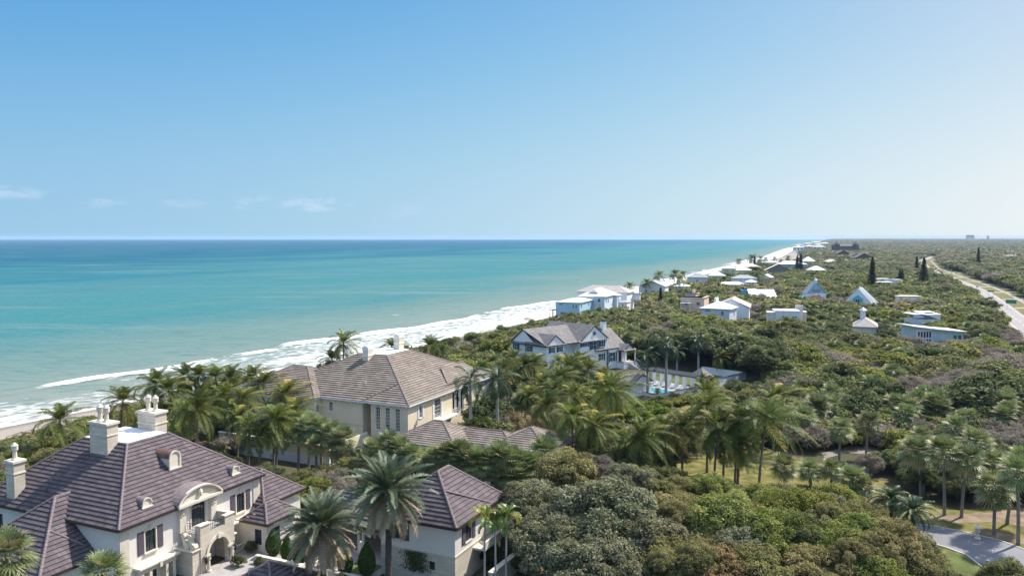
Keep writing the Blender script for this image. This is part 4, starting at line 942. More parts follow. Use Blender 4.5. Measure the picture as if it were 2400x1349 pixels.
# ---------------------------------------------------------------- white house with dark trim
A3 = R(43); H3 = empty('white_house', (8.75, 200.34, 0), A3, 'white house with grey shingle gables, dark trim and teal shutters above a pool', 'house')
def gable(mb, axis, a0, a1, c, hw, ze, zr, rm, thick=.22, trim='dark_trim', hw2=None, ze2=None):
    """solid gable roof: ridge along axis ('x' or 'y') from a0 to a1 at cross position c"""
    hw2 = hw if hw2 is None else hw2; ze2 = ze if ze2 is None else ze2
    P = (lambda a, b, z: (a, b, z)) if axis == 'x' else (lambda a, b, z: (b, a, z))
    mb.use(rm); A = [P(a0, c-hw, ze), P(a1, c-hw, ze), P(a1, c, zr), P(a0, c, zr)]; B = [P(a1, c+hw2, ze2), P(a0, c+hw2, ze2), P(a0, c, zr), P(a1, c, zr)]
    for q in (A, B): slope(mb, q, course=.3, lift=.025)
    mb.use(trim)
    for s_, (h_, z_) in ((-1, (hw, ze)), (1, (hw2, ze2))):
        for a in (a0, a1):
            e = .07 if a == a0 else -.07; lo, hi = min(a, a+e), max(a, a+e)
            mb.extrude([P(lo, c+s_*h_, z_-.26), P(lo, c+s_*h_, z_-.01), P(lo, c, zr-.01), P(lo, c, zr-.26)], P(hi-lo, 0, 0))
        lo_, hi_ = sorted((c+s_*h_, c+s_*(h_-.07)))
        q = [P(a0, lo_, 0), P(a1, lo_, 0), P(a1, hi_, 0), P(a0, hi_, 0)]; mb.prism(ccw([(v[0], v[1]) for v in q]), z_-.27, z_-.012)
def gable_wall(mb, axis, a, c, hw, ze, zr, z0=None):
    P = (lambda a_, b_, z: (a_, b_, z)) if axis == 'x' else (lambda a_, b_, z: (b_, a_, z))
    mb.extrude([P(a, c-hw, ze), P(a, c, zr), P(a, c+hw, ze)], P(.2, 0, 0))
m = MB()
gable(m, 'x', 0, 20, 8.9, 8.9, 8.4, 12.0, 'shingle', hw2=4.6, ze2=8.5)
gable(m, 'y', -.2, 8.0, 3.3, 3.6, 8.42, 11.0, 'shingle')
gable(m, 'y', -.8, 15.5, 17.6, 5.9, 8.45, 12.45, 'shingle')
gable(m, 'x', 18, 31.2, 5.5, 6.5, 5.6, 10.4, 'shingle', hw2=5)
gable(m, 'y', -3.4, 3.5, 29.2, 2.4, 5.0, 6.6, 'shingle')
# pent eaves under the gables
m.use('shingle')
for x0, x1, y, z in ((-.3, 7.1, -.45, 8.62), (11.4, 23.7, -1.05, 8.62), (26.7, 31.7, -3.8, 5.2)):
    m.extrude([(x0, y, z-.22), (x0, y+.75, z+.12), (x0, y+.75, z-.2)], (x1-x0, 0, 0))
m.extrude([(-.35, 4.5, 8.25), (.3, 4.5, 8.6), (.3, 4.5, 8.2)], (0, 8.9, 0))
m.build('roof', H3)
w = MB().use('white_render')
O3 = dict(zt=8.2)
wall(w, (.4, 13.3), (.4, .4), 0, 8.2, [(.9, 2.5, 6.2, 7.9), (5.6, 7.4, 6.2, 7.8)])
wall(w, (.4, .4), (7.0, .4), 0, 8.2, [(1.3, 2.5, 6.4, 7.8), (4.2, 5.5, 6.4, 7.8)])
wall(w, (7.0, .4), (7.0, 2.5), 0, 8.2); wall(w, (7.0, 2.5), (12.2, 2.5), 0, 8.2, [(.5, 1.3, 5.8, 7.8)]); wall(w, (12.2, 2.5), (12.2, -.3), 0, 8.2)
wall(w, (12.2, -.3), (23.2, -.3), 0, 8.2, [(.6, 3.2, 6.9, 8.0), (4.3, 6.9, 5.9, 8.1), (8.0, 9.7, 6.3, 8.0), (8.0, 9.7, 2.6, 4.4), (1.0, 3.4, 2.5, 4.4)])
wall(w, (23.2, -.3), (23.2, 12), 0, 8.2)
wall(w, (23.2, -.9), (31, -.9), 0, 5.5, [(.6, 3.0, 1.9, 4.5), (4.3, 5.5, 1.6, 4.4)]); wall(w, (31, -.9), (31, 11), 0, 5.5); wall(w, (20, 13.2), (.4, 13.3), 0, 8.2)
gable_wall(w, 'x', .3, 8.9, 4.2, 8.45, 11.7); gable_wall(w, 'y', -.05, 3.3, 3.3, 8.45, 10.75); gable_wall(w, 'y', -.6, 17.6, 5.5, 8.5, 12.15); gable_wall(w, 'y', -3.2, 29.2, 2.1, 5.05, 6.4)
w.extrude([(31, -.7, 5.5), (31, 5.5, 10.1), (31, 10.2, 5.5)], (-.2, 0, 0))
w.use('dark_trim').box(.12, .395, .3, 13.3, 7.95, 8.15)
w.build('wall', H3)
M['shutter_teal'] = mat('shutter_teal', (.045, .085, .10), .5, .08)
def win3(a, b, u0, u1, z0, z1, nx=2, nz=2, sh=.45, parent=H3):
    window(parent, a, b, u0, u1, z0, z1, frame='white_paint', glass='glass_blue', nx=nx, nz=nz, depth=.12)
    if sh:
        for u in (u0-sh-.02, u1+.02):
            s = MB().use('shutter_teal'); wbox(s, a, b, u, u+sh, .004, .07, z0-.05, z1+.05); s.build('shutter', parent)
for a, b, o_ in (((.4, 13.3), (.4, .4), (.9, 2.5, 6.2, 7.9)), ((.4, 13.3), (.4, .4), (5.6, 7.4, 6.2, 7.8)), ((.4, .4), (7, .4), (1.3, 2.5, 6.4, 7.8)), ((.4, .4), (7, .4), (4.2, 5.5, 6.4, 7.8)),
               ((7, 2.5), (12.2, 2.5), (.5, 1.3, 5.8, 7.8)), ((12.2, -.3), (23.2, -.3), (4.3, 6.9, 5.9, 8.1)), ((12.2, -.3), (23.2, -.3), (8, 9.7, 6.3, 8)), ((12.2, -.3), (23.2, -.3), (8, 9.7, 2.6, 4.4)), ((12.2, -.3), (23.2, -.3), (1, 3.4, 2.5, 4.4)), ((23.2, -.9), (31, -.9), (.6, 3.0, 1.9, 4.5))): win3(a, b, *o_)
win3((12.2, -.3), (23.2, -.3), .6, 3.2, 6.9, 8.0, nx=4, nz=1)
d3 = MB().use('dark_trim'); wbox(d3, (23.2, -.9), (31, -.9), 4.3, 5.5, -.15, -.05, 1.6, 4.4); d3.build('door', H3)
rw = MB().use('shutter_teal'); rw.tube([(17.6, -.75, 10.3), (17.6, -.62, 10.3)], .5, 16); rw.build('round_window', H3)
c = MB().use('white_render').box(27.3, 28.7, 4.6, 5.8, 9.0, 12.3); c.use('dark_trim').box(27.2, 28.8, 4.5, 5.9, 12.3, 12.5); c.lathe(28, 5.2, [(.5, 12.5), (.5, 12.8), (.2, 13)], 8); c.build('chimney', H3)
m = MB().use('white_render').box(26.5, 32, -3.6, -.95, 0, 1.5); m.use('pale_paving').box(26.45, 32.05, -3.65, -.95, 1.502, 1.58)
for x in (26.9, 31.6): m.use('white_paint').box(x-.12, x+.12, -3.5, -3.26, 1.582, 4.95)
m.build('porch', H3)
st = MB().use('pale_paving')
for k in range(9): st.box(28.6, 31.4, -4.0-k*.42, -3.652-k*.42 if k == 0 else -3.58-k*.42, 0, 1.45-k*.16)
sto = st.build('staircase', H3)
for x in (28.5, 31.5):
    m = MB().use('white_paint'); m.tube([(x, -3.6, 2.5), (x, -7.5, 1.0)], .05, 5)
    for k in range(14): y = -3.7-k*.28; m.tube([(x, y, 1.35-(-3.6-y)*.38), (x, y, 2.48-(-3.6-y)*.385)], .025, 4, False)
    m.build('handrail', sto)
w = MB().use('white_render').box(8, 12, -7, -2.5, 0, 2.6); w.use('dark_trim').box(7.9, 12.1, -7.1, -2.4, 2.602, 2.75); w.build('ground_floor_wing', H3)

# pool court
def loc3(x, y, z=0):
    c_, s_ = math.cos(A3), math.sin(A3); return Vector((8.75+c_*x-s_*y, 200.34+s_*x+c_*y, z))
def poly3(l): return [loc3(*p) for p in l]
def frame3(name, x, y, label, cat, group=None, rz=0): return empty(name, loc3(x, y), A3+rz, label, cat, group)
sheet('paving', poly3([(1.8, -33.0), (24, -33.0), (24, -19), (1.8, -19)]), .05, 'pale_paving', 'pale stone deck around the swimming pool')
sheet('lawn', poly3([(18.3, -32.5), (36, -32.5), (36, -17), (18.3, -17)]), .065, 'lawn_green', 'green lawn behind the pergola')
M['pool_water'] = mat('pool_water', (.03, .36, .46), .12, .12, .5, .15, 2, spec=.5)
po = frame3('swimming_pool', 0, 0, 'turquoise swimming pool in the pale deck below the white house', 'pool'); 
MB().use('pool_water').box(5.2, 10.2, -32.2, -23, -.2, .105).build('water', po)
m = MB().use('limestone')
for b_ in ((4.8, 10.6, -32.6, -32.21), (4.8, 10.6, -22.99, -22.6), (4.8, 5.19, -32.2, -23), (10.21, 10.6, -32.2, -23)): m.box(*b_, 0, .16)
m.build('coping', po)
def wall3(a, b, h, label, base=-.1):
    p0, p1 = loc3(*a), loc3(*b); Lw = (p1-p0).length; o = empty('garden_wall', p0, math.atan2(p1.y-p0.y, p1.x-p0.x), label, 'garden wall')
    MB().use('white_render').box(0, Lw, -.15, .15, base, h).build('wall', o); MB().use('dark_trim').box(-.06, Lw+.06, -.22, .22, h+.002, h+.12).build('coping', o)
wall3((1.2, -33.6), (1.2, -24.5), .75, 'white wall with dark coping left of the pool')
wall3((1.5, -33.7), (18.5, -34.4), .75, 'white wall with dark coping along the front of the pool')
wall3((23.5, -35.3), (36.2, -34.9), 1.9, 'white wall with dark coping beyond the gazebo')
wall3((36.4, -34.7), (36.4, -22), 1.9, 'white end wall of the garden right of the gazebo')
ph = frame3('pool_house', -3.2, -29.5, 'small white gabled pool house between palms at the pool end', 'pool house')
m = MB(); gable(m, 'y', -.4, 5.2, 4.0, 4.3, 2.9, 5.0, 'shingle'); m.use('shingle').extrude([(-.4, -.75, 2.75), (-.4, -.05, 3.1), (-.4, -.05, 2.7)], (8.6, 0, 0)); m.build('roof', ph)
m = MB().use('white_render').box(.3, 7.7, 0, 4.9, 0, 2.7); gable_wall(m, 'y', -.15, 4, 3.8, 2.95, 4.75); m.build('wall', ph)
pg = frame3('pergola', 14.6, -20.5, 'long white-columned pergola with grey slats beside the pool', 'pergola')
for i in range(7):
    for j in (0, 1):
        MB().use('white_paint').box(j*2.9-.3, j*2.9+.3, -i*2.25-.3, -i*2.25+.3, 0, 3.0).build('column', pg)
M['slat_grey'] = mat('slat_grey', (.10, .11, .125), .7, .1)
for j in (0, 1): MB().use('slat_grey').box(j*2.9-.12, j*2.9+.12, -14.4, .9, 3.002, 3.25).build('beam', pg)
for k in range(34): MB().use('slat_grey').box(-.7, 3.6, .8-k*.455, .92-k*.455, 3.252, 3.42).build('slat', pg)
gz = frame3('gazebo', 19.5, -33.6, 'small gazebo with grey shingle roof beside the end garden wall', 'gazebo')
m = MB().use('shingle'); 
for a, b in (((0, 0), (4, 0)), ((4, 0), (4, 4)), ((4, 4), (0, 4)), ((0, 4), (0, 0))): slope(m, [(*a, 2.6), (*b, 2.6), (2, 2, 4.4)], .3, .03)
m.build('roof', gz)
for x, y in ((.4, .4), (3.6, .4), (3.6, 3.6), (.4, 3.6)): MB().use('white_paint').box(x-.15, x+.15, y-.15, y+.15, 0, 2.55).build('post', gz)
for k, (x, y) in enumerate(((12.3, -24.6), (12.3, -27.0), (12.3, -29.3), (12.1, -31.2))):
    s = frame3('sun_lounger', x, y, ['white sun lounger at the far end of the pool deck', 'second white sun lounger on the deck from the pool house end', 'third white sun lounger on the deck beneath the pergola front', 'white sun lounger nearest the front pool wall'][k], 'sun lounger', 'white loungers on the pool deck')
    MB().use('white_paint').box(0, 1.4, 0, .7, .3, .42).build('seat', s); b_ = MB().use('white_paint'); b_.extrude([(1.4, 0, .35), (2.0, 0, .8), (1.93, 0, .88), (1.33, 0, .43)], (0, .7, 0)); b_.build('backrest', s)
    for x_, y_ in ((.1, .05), (.1, .6), (1.3, .05), (1.3, .6)): MB().use('dark_trim').box(x_, x_+.05, y_, y_+.05, 0, .3).build('leg', s)

# ---------------------------------------------------------------- the beach colony beyond
def simple_roof(mb, kind, x0, x1, y0, y1, ze, k, m, th=.18, trim='white_paint'):
    mb.use(m); zb = ze-th
    if kind == 'flat':
        mb.box(x0, x1, y0, y1, ze-.1, ze+.12); return ze
    if kind in ('hip', 'pyr'):
        hw = min(x1-x0, y1-y0)/2; zt = ze+hw*k; cx_, cy_ = (x0+x1)/2, (y0+y1)/2
        if x1-x0 >= y1-y0: T0, T1 = (x0+hw, cy_, zt), (x1-hw, cy_, zt)
        else: T0, T1 = (cx_, y0+hw, zt), (cx_, y1-hw, zt)
        c = [(x0, y0, ze), (x1, y0, ze), (x1, y1, ze), (x0, y1, ze)]
        if x1-x0 >= y1-y0: F = [(c[0], c[1], T1, T0), (c[1], c[2], T1), (c[2], c[3], T0, T1), (c[3], c[0], T0)]
        else: F = [(c[0], c[1], T0), (c[1], c[2], T1, T0), (c[2], c[3], T1), (c[3], c[0], T0, T1)]
        for q in F: mb.face([v for i, v in enumerate(q) if i == 0 or v != q[i-1]])
        for a, b in zip(c, c[1:]+c[:1]): mb.face([(a[0], a[1], zb), (b[0], b[1], zb), b, a])
        mb.face([(v[0], v[1], zb) for v in reversed(c)])
        mb.use(trim if m != 'white_metal_roof' else 'cream_roof')
        for a, b in ((c[0], T0), (c[1], T1 if x1-x0 >= y1-y0 else T0), (c[3], T0 if x1-x0 >= y1-y0 else T1)): mb.tube([Vector(a)+Vector((0, 0, .03)), Vector(b)+Vector((0, 0, .03))], .06, 4, False)
        return zt
    ax = kind[-1]
    if kind.startswith('gable'):
        P = (lambda a, b, z: (a, b, z)) if ax == 'x' else (lambda a, b, z: (b, a, z))
        a0, a1, b0, b1 = (x0, x1, y0, y1) if ax == 'x' else (y0, y1, x0, x1)
        c = (b0+b1)/2; zt = ze+(b1-b0)/2*k
        for bb in (b0, b1): mb.extrude([P(a0, bb, ze), P(a0, c, zt), P(a0, c, zt-th), P(a0, bb, ze-th)], P(a1-a0, 0, 0))
        return zt
    if kind.startswith('shed'):   # rises along +axis for k>0
        P = (lambda a, b, z: (a, b, z)) if ax == 'x' else (lambda a, b, z: (b, a, z))
        a0, a1, b0, b1 = (x0, x1, y0, y1) if ax == 'x' else (y0, y1, x0, x1)
        z1 = ze+(a1-a0)*k; mb.extrude([P(a0, b0, ze), P(a1, b0, z1), P(a1, b0, z1-th), P(a0, b0, ze-th)], P(0, b1-b0, 0)); return max(ze, z1)
def block(root, x0, x1, y0, y1, ze, kind, k, wm_, rm, oh=.6, z0=0, wins=(), name='wall', fr='white_paint', ww=.95, wh=1.35):
    w = MB().use(wm_); wx0, wx1, wy0, wy1 = x0+oh, x1-oh, y0+oh, y1-oh
    w.box(wx0, wx1, wy0, wy1, z0, ze-.2 if kind != 'flat' else ze-.11)
    if kind.startswith('gable'):
        if kind[-1] == 'x':
            c = (y0+y1)/2; hh = ((y1-y0)/2)*k; w.extrude([(wx0+.002, wy0, ze-.2), (wx0+.002, c, ze+hh-.25), (wx0+.002, wy1, ze-.2)], (wx1-wx0-.004, 0, 0))
        else:
            c = (x0+x1)/2; hh = ((x1-x0)/2)*k; w.extrude([(wx0, wy0+.002, ze-.2), (c, wy0+.002, ze+hh-.25), (wx1, wy0+.002, ze-.2)], (0, wy1-wy0-.004, 0))
    if kind.startswith('shed'):
        if kind[-1] == 'x': z1 = ze+(x1-x0)*k; w.extrude([(wx0, wy0+.002, ze-.2), (wx1, wy0+.002, ze-.2), (wx1, wy0+.002, z1-.3), (wx0, wy0+.002, ze-.2+.01)], (0, wy1-wy0-.004, 0))
        else: z1 = ze+(y1-y0)*k; w.extrude([(wx0+.002, wy0, ze-.2), (wx0+.002, wy1, ze-.2), (wx0+.002, wy1, z1-.3), (wx0+.002, wy0, ze-.19)], (wx1-wx0-.004, 0, 0))
    wo = w.build(name, root)
    r = MB(); simple_roof(r, kind, x0, x1, y0, y1, ze, k, rm); ro = r.build('roof', root)
    # windows: ('x'|'y' face, fraction along, z centre [, w, h]);  'x' = face looking -X, 'y' = face looking -Y
    for wn in wins:
        f, t, zc = wn[:3]; w_ = wn[3] if len(wn) > 3 else ww; h_ = wn[4] if len(wn) > 4 else wh
        a, b = ((wx0, wy1), (wx0, wy0)) if f == 'x' else ((wx0, wy0), (wx1, wy0))
        Lw = (Vector(a)-Vector(b)).length; u = Lw*t
        q = MB().use(fr); e = .1
        wbox(q, a, b, u-w_/2-e, u+w_/2+e, .003, .09, zc-h_/2-e, zc+h_/2+e); fo_ = q.build('window', root)
        q = MB().use('glass_blue'); wbox(q, a, b, u-w_/2, u-.04, .0925, .11, zc-h_/2, zc+h_/2); wbox(q, a, b, u+.04, u+w_/2, .0925, .11, zc-h_/2, zc+h_/2); q.build('pane', fo_)
    return wo
def far_house(px, py, ze, lx, ly, kind, k, wm_, rm, label, wins=(), ang=66, oh=.6, extra=None, cat='house', name='house', group='houses of the beach colony'):
    p = at(px, py, ze); o = empty(name, (p.x, p.y, 0), R(ang), label, cat, group)
    block(o, 0, lx, 0, ly, ze, kind, k, wm_, rm, oh, 0, wins)
    if extra: extra(o)
    return o
# A
def exA(o):
    d = MB().use('deck_wood').box(.5, 6, 12, 15.2, 3.0, 3.2)
    for x in (.7, 5.8):
        for y in (13.4, 15.0): d.box(x-.12, x+.12, y-.12, y+.12, -3.5, 3.0)
    d2 = d.build('deck', o); rail((.6, 12.1), (.6, 15.1), 3.2, 4.2, d2, .35, 'deck_wood', scroll=False)
far_house(1360, 708.8, 7, 22.5, 12.3, 'hip', .17, 'sky_blue', 'white_metal_roof', 'sky-blue beach house with white hip roof and wooden sea deck', [('x', .22, 5.9, 1.8, .5), ('x', .74, 5.2, .75, 1.5), ('x', .86, 5.2, .75, 1.5), ('x', .3, 1.9, 1.9, 1.2), ('x', .45, 1.6, .8, 1.8), ('x', .9, 1.7, .7, .8), ('y', .12, 5.3), ('y', .35, 5.9, .5, .5), ('y', .6, 5.4), ('y', .82, 5.4)], extra=exA, oh=.5)
def exB(o):
    m = MB().use('grey_roof'); m.face([(2.2, 4.5, 10.05), (2.2, 9.5, 10.05), (4.4, 7, 11.4)]); m.face([(2.2, 4.5, 10.05), (4.4, 7, 11.4), (6.4, 6, 11.0), (4.6, 4.5, 10.5)]); m.build('dormer', o)
    block(o, 15, 22, -1.4, 3, 8.1, 'hip', .2, 'pale_blue', 'white_metal_roof', .4, 0, [('x', .4, 4.8, .8, 1.3), ('y', .3, 5.8, .9, 2.4), ('y', .7, 5.2), ('y', .6, 1.8, 1.4, 2.0)], 'bay')
far_house(1419, 695, 8.5, 21, 13.5, 'hip', .5, 'pale_blue', 'white_metal_roof', 'pale blue two-storey beach house with large white hip roof', [('x', .78, 6.6, 1.1, 1.6), ('x', .8, 4.6, .5, .6), ('y', .12, 6.5), ('y', .28, 6.2, 1.0, 1.8), ('y', .5, 1.9, 1.2, 1.2)], extra=exB)
def exC(o):
    block(o, -6.5, .5, -1.5, 9, 4.6, 'hip', .2, 'white_render', 'grey_roof', .3, 0, [('x', .8, 3.2, .7, 1.1)], 'annex'); block(o, 10.6, 14, -3.0, 1, 7.8, 'hip', .3, 'white_render', 'grey_roof', .4, 4.5, [], 'annex')
far_house(1472, 686, 8.8, 14, 27, 'hip', .42, 'white_render', 'taupe_roof', 'white beach house with taupe hip roof, farthest of the three by the surf', [('x', .78, 7.4, .8, .8), ('y', .55, 4.5, .5, 2.5), ('y', .2, 3.5, .6, 2.0)], extra=exC)
# D peach
def exD(o):
    m = MB().use('peach').box(8.5, 10.0, 6.4, 7.6, 5, 11.0); m.build('chimney', o); block(o, 6.5, 15, 5.2, 11, 9.6, 'shedx', -.09, 'peach', 'cream_roof', .3, 0, [], 'upper_wall')
    d = MB().use('white_paint').box(-2.5, .2, 6, 11, 2.6, 2.8).box(-2.4, -2.2, 6.2, 6.4, 0, 5.2).box(-2.4, -2.2, 10.6, 10.8, 0, 5.2).box(-2.5, .2, 6, 11, 5.2, 5.35); d.build('porch', o)
far_house(1652, 697, 8.0, 13, 11.5, 'shedy', -.12, 'peach', 'cream_roof', 'peach stucco house with slanted roof and square chimney', [('x', .22, 5.0, 1.5, 1.5), ('x', .75, 5.0, 1.5, 1.5)], extra=exD, oh=.4)
# E
def exE(o):
    m = MB().use('white_render').box(6.5, 9.5, 7.6, 8.6, 8, 10.9); m.build('chimney', o)
    rr_ = MB().use('white_paint').box(.25, .45, 8.9, 11.7, 3.3, 3.45); rr_o = rr_.build('balcony', o); rail((-.2, 11.6), (-.2, 8.8), 3.4, 4.4, rr_o, .3, 'white_paint', scroll=False)
far_house(1712.5, 724.5, 7, 12.5, 13.0, 'hip', .42, 'powder', 'white_metal_roof', 'grey-blue two-storey house with white hip roof in the green scrub', [('x', .25, 6.0, 2.0, .5), ('x', .76, 5.2, 1.0, 1.5), ('x', .55, 1.7, 2.0, 1.6), ('x', .12, 1.6, 1.4, 1.4), ('y', .62, 5.0, .9, 2.2)], extra=exE, ang=60)
far_house(1759, 721, 6.5, 20, 15, 'gablex', .45, 'pale_blue', 'taupe_roof', 'pale blue house with plain taupe gable roof behind the grey-blue house', [('y', .5, 4.5)], ang=72)
# G
def exG(o):
    block(o, -.2, 5, 9.2, 12.2, 6.6, 'flat', 0, 'pinkish', 'white_membrane', .2, 0, [], 'side_wall'); MB().use('pinkish').box(8.0, 9.0, -2.4, .5, 0, 8.9).build('tower', o); block(o, 9.01, 13, -4.2, .5, 6.2, 'flat', 0, 'peach', 'white_membrane', .2, 0, [('y', .6, 4.2)], 'stair_wall')
    MB().use('pinkish').box(.2, 8, .2, .4, 6.5, 7.35).box(.2, .4, .4, 9.1, 6.5, 7.35).build('parapet', o)
far_house(1876, 729, 7.3, 9, 9.4, 'flat', 0, 'lilac_white', 'white_membrane', 'boxy off-white house with flat white roof and stepped tower', [('x', .32, 4.6, .7, 1.5), ('x', .39+.04, 4.6, .7, 1.5), ('x', .72, 4.5, .7, 1.5), ('x', .83, 4.5, .7, 1.5), ('y', .5, 4.4)], extra=exG, ang=80, oh=.1)
# H big A-frame
def exH(o):
    m = MB().use('teal'); m.extrude([(-.3, 7.2, 3.6), (-.3, 11.2, 3.6), (-.3, 11.2, 5.6), (-.3, 9.2, 7.3), (-.3, 7.2, 5.6)], (2.5, 0, 0)); d = m.build('dormer', o)
    q = MB().use('white_paint'); q.box(-.4, -.31, 8.1, 10.3, 3.9, 5.6); q.build('window', o); q = MB().use('glass'); q.box(-.43, -.41, 8.25, 9.13, 4.05, 5.45).box(-.43, -.41, 9.27, 10.15, 4.05, 5.45); q.build('pane', d)
p = at(2047, 715, 2.3); o = empty('house', (p.x, p.y, 0), R(57), 'big white metal A-frame house with teal window gable', 'house', 'houses of the beach colony')
def exH(o):
    m = MB().use('teal'); m.extrude([(-.15, 5.0, 2.6), (-.15, 9.6, 2.6), (-.15, 9.6, 5.2), (-.15, 7.3, 7.0), (-.15, 5.0, 5.2)], (2.2, 0, 0)); d = m.build('dormer', o)
    MB().use('white_paint').box(-.25, -.16, 6.2, 8.4, 3.3, 5.1).build('window', d); MB().use('glass').box(-.28, -.26, 6.35, 7.22, 3.45, 4.95).box(-.28, -.26, 7.38, 8.25, 3.45, 4.95).build('pane', d)
m = MB().use('white_metal_roof'); zt_ = 10.2; a_, b_, c_, d_, e_, f_ = (0, 0, 2.3), (0, 14.6, 2.3), (17, 14.6, 2.3), (17, 0, 2.3), (1.6, 7.3, zt_), (12.5, 7.3, zt_)
m.face([b_, a_, e_]); m.face([a_, d_, f_, e_]); m.face([d_, c_, f_]); m.face([c_, b_, e_, f_]); m.face([(v[0], v[1], 2.1) for v in (b_, c_, d_, a_)])
for k in range(28): t = (k+.5)/28; m.tube([Vector(a_).lerp(Vector(d_), t)+Vector((0, -.02, .06)), Vector(e_).lerp(Vector(f_), t)+Vector((0, 0, .06))], .045, 4, False)
m.use('white_paint'); m.tube([a_, e_], .16, 5); m.tube([e_, f_], .14, 5); m.tube([b_, e_], .16, 5); m.box(4, 6.5, 7.0, 7.6, zt_, zt_+.6)
m.build('roof', o); MB().use('white_render').box(.5, 16.5, .5, 14.1, 0, 2.08).build('wall', o); exH(o)
# I blue A-frame with cupola
p = at(1935, 690, 4); o = empty('house', (p.x, p.y, 0), R(88), 'turquoise A-frame house with white cupola and grey steep roof', 'house', 'houses of the beach colony')
m = MB().use('grey_roof'); 
for ya in (-.4, 10.4): m.extrude([(-.3, ya, 4.6), (-.3, 5, 10.6), (-.3, 5, 10.35), (-.3, ya, 4.3)], (9, 0, 0))
m.build('roof', o)
m = MB().use('turquoise'); m.extrude([(0, 0, 4.5), (0, 5, 10.3), (0, 10, 4.5)], (8, 0, 0)); m.use('lilac_white').box(-.6, 8, -.2, 10.2, 0, 4.5); m.build('wall', o)
m = MB().use('glass_blue').box(-.08, -.003, 2.8, 7.2, 5.2, 7.0); m.build('window', o); m = MB().use('white_paint').box(-.68, -.602, .5, 9.5, 2.2, 4.2); m.build('porch', o)
m = MB().use('white_paint').box(1.5, 2.9, 4.3, 5.7, 10, 12.0); m.lathe(2.2, 5, [(1.1, 12.0), (.6, 12.5), (0, 13.4)], 8); m.build('cupola', o)
MB().use('turquoise').box(-1, 4, 10.4, 15, 0, 2.9).build('annex', o)
# J orange gable
p = at(1930, 697, 3.0); o = empty('house', (p.x, p.y, 0), R(92), 'small house with orange-red gable roof nearly hidden in the scrub', 'house', 'houses of the beach colony')
block(o, 0, 6, 0, 5.6, 2.6, 'gablex', .75, 'peach', 'orange_roof', .4)
block(o, .5, 4, 5.6, 10, 2.4, 'gabley', .3, 'turquoise', 'orange_roof', .3, name='annex')
# K
p = at(1822, 693, 4.0); o = empty('house', (p.x, p.y, 0), R(84), 'bright blue house with long sloping white metal roof', 'house', 'houses of the beach colony')
block(o, 0, 9, 0, 14.5, 3.2, 'shedx', .42, 'turquoise', 'white_metal_roof', .3); block(o, 9.2, 16, 9, 17, 6.9, 'shedy', -.05, 'turquoise', 'white_metal_roof', .3, name='rear_wall')
# L cupola house
p = at(2058, 769, 3.5); o = empty('house', (p.x, p.y, 0), R(66), 'pale hip-roofed house with white cupola tower half hidden by scrub', 'house', 'houses of the beach colony')
block(o, 0, 15, 0, 8.5, 3.8, 'hip', .62, 'cream_stucco', 'taupe_roof', .5)
m = MB().use('white_paint').box(7.5, 9.3, 4.2, 6.0, 5.5, 9.0); m.lathe(8.4, 5.1, [(1.6, 8.9), (1.5, 9.1), (0, 10.3)], 4); m.build('cupola', o)
# M long wing-roofed house
p = at(2262, 776, 5.3); o = empty('house', (p.x, p.y, 0), R(96), 'long sage house with sweeping white roof and tall paired windows', 'house', 'houses of the beach colony')
w = MB().use('sage').box(.4, 9, .4, 16.6, 0, 5.0); w.extrude([(.4, .4, 5.0), (.4, 16.6, 5.0), (.4, 16.6, 6.6)], (8.5, 0, 0)); w.build('wall', o)
MB().use('white_paint').box(.3, .397, 11.2, 16.6, 0, 6.1).build('gallery', o)
m = MB().use('white_metal_roof'); yy = np.linspace(-.3, 18, 9); zz_ = [5.35+1.9*((y+.3)/18.3)**1.25 for y in yy]
for a, b, za, zb in zip(yy, yy[1:], zz_, zz_[1:]): m.extrude([(-.7, a, za), (-.7, b, zb), (-.7, b, zb-.3), (-.7, a, za-.3)], (10.5, 0, 0))
m.build('roof', o)
for k in range(5):
    for z0, z1 in ((3.4, 5.3-.1*k*0), (.6, 2.9)):
        MB().use('glass').box(.24, .297, 11.6+k*.98, 12.2+k*.98, z0, z1).build('window', o)
for y in (1.0, 2.6): MB().use('glass_blue').box(.33, .397, y, y+1.1, 2.4, 4.0).build('window', o)
for y in (7.2, 10.0): MB().use('white_paint').box(.34, .397, y, y+.12, 0, 5.0).build('downpipe', o)
# N
p = at(2205, 752, 4); o = empty('house', (p.x, p.y, 0), R(96), 'pale blue house with white barrel roof and box annex on the right', 'house', 'houses of the beach colony')
m = MB().use('pale_blue').box(2, 9, 0, 9, 0, 4.4); m.build('wall', o); m = MB().use('white_metal_roof'); yy = np.linspace(-.5, 9.5, 9)
for a, b in zip(yy, yy[1:]): f_ = lambda y: 4.5+2.1*math.sin(max(0, min(1, (y+.5)/10))*math.pi*.62); m.extrude([(1.6, a, f_(a)), (1.6, b, f_(b)), (1.6, b, f_(b)-.2), (1.6, a, f_(a)-.2)], (8, 0, 0))
m.build('roof', o); block(o, 9.2, 17, -6.5, .5, 5.6, 'shedx', .09, 'powder', 'white_metal_roof', .2, name='annex')
MB().use('glass_blue').box(11, 13.5, -5, -1.5, 6.05, 6.1).build('solar_panel', o)
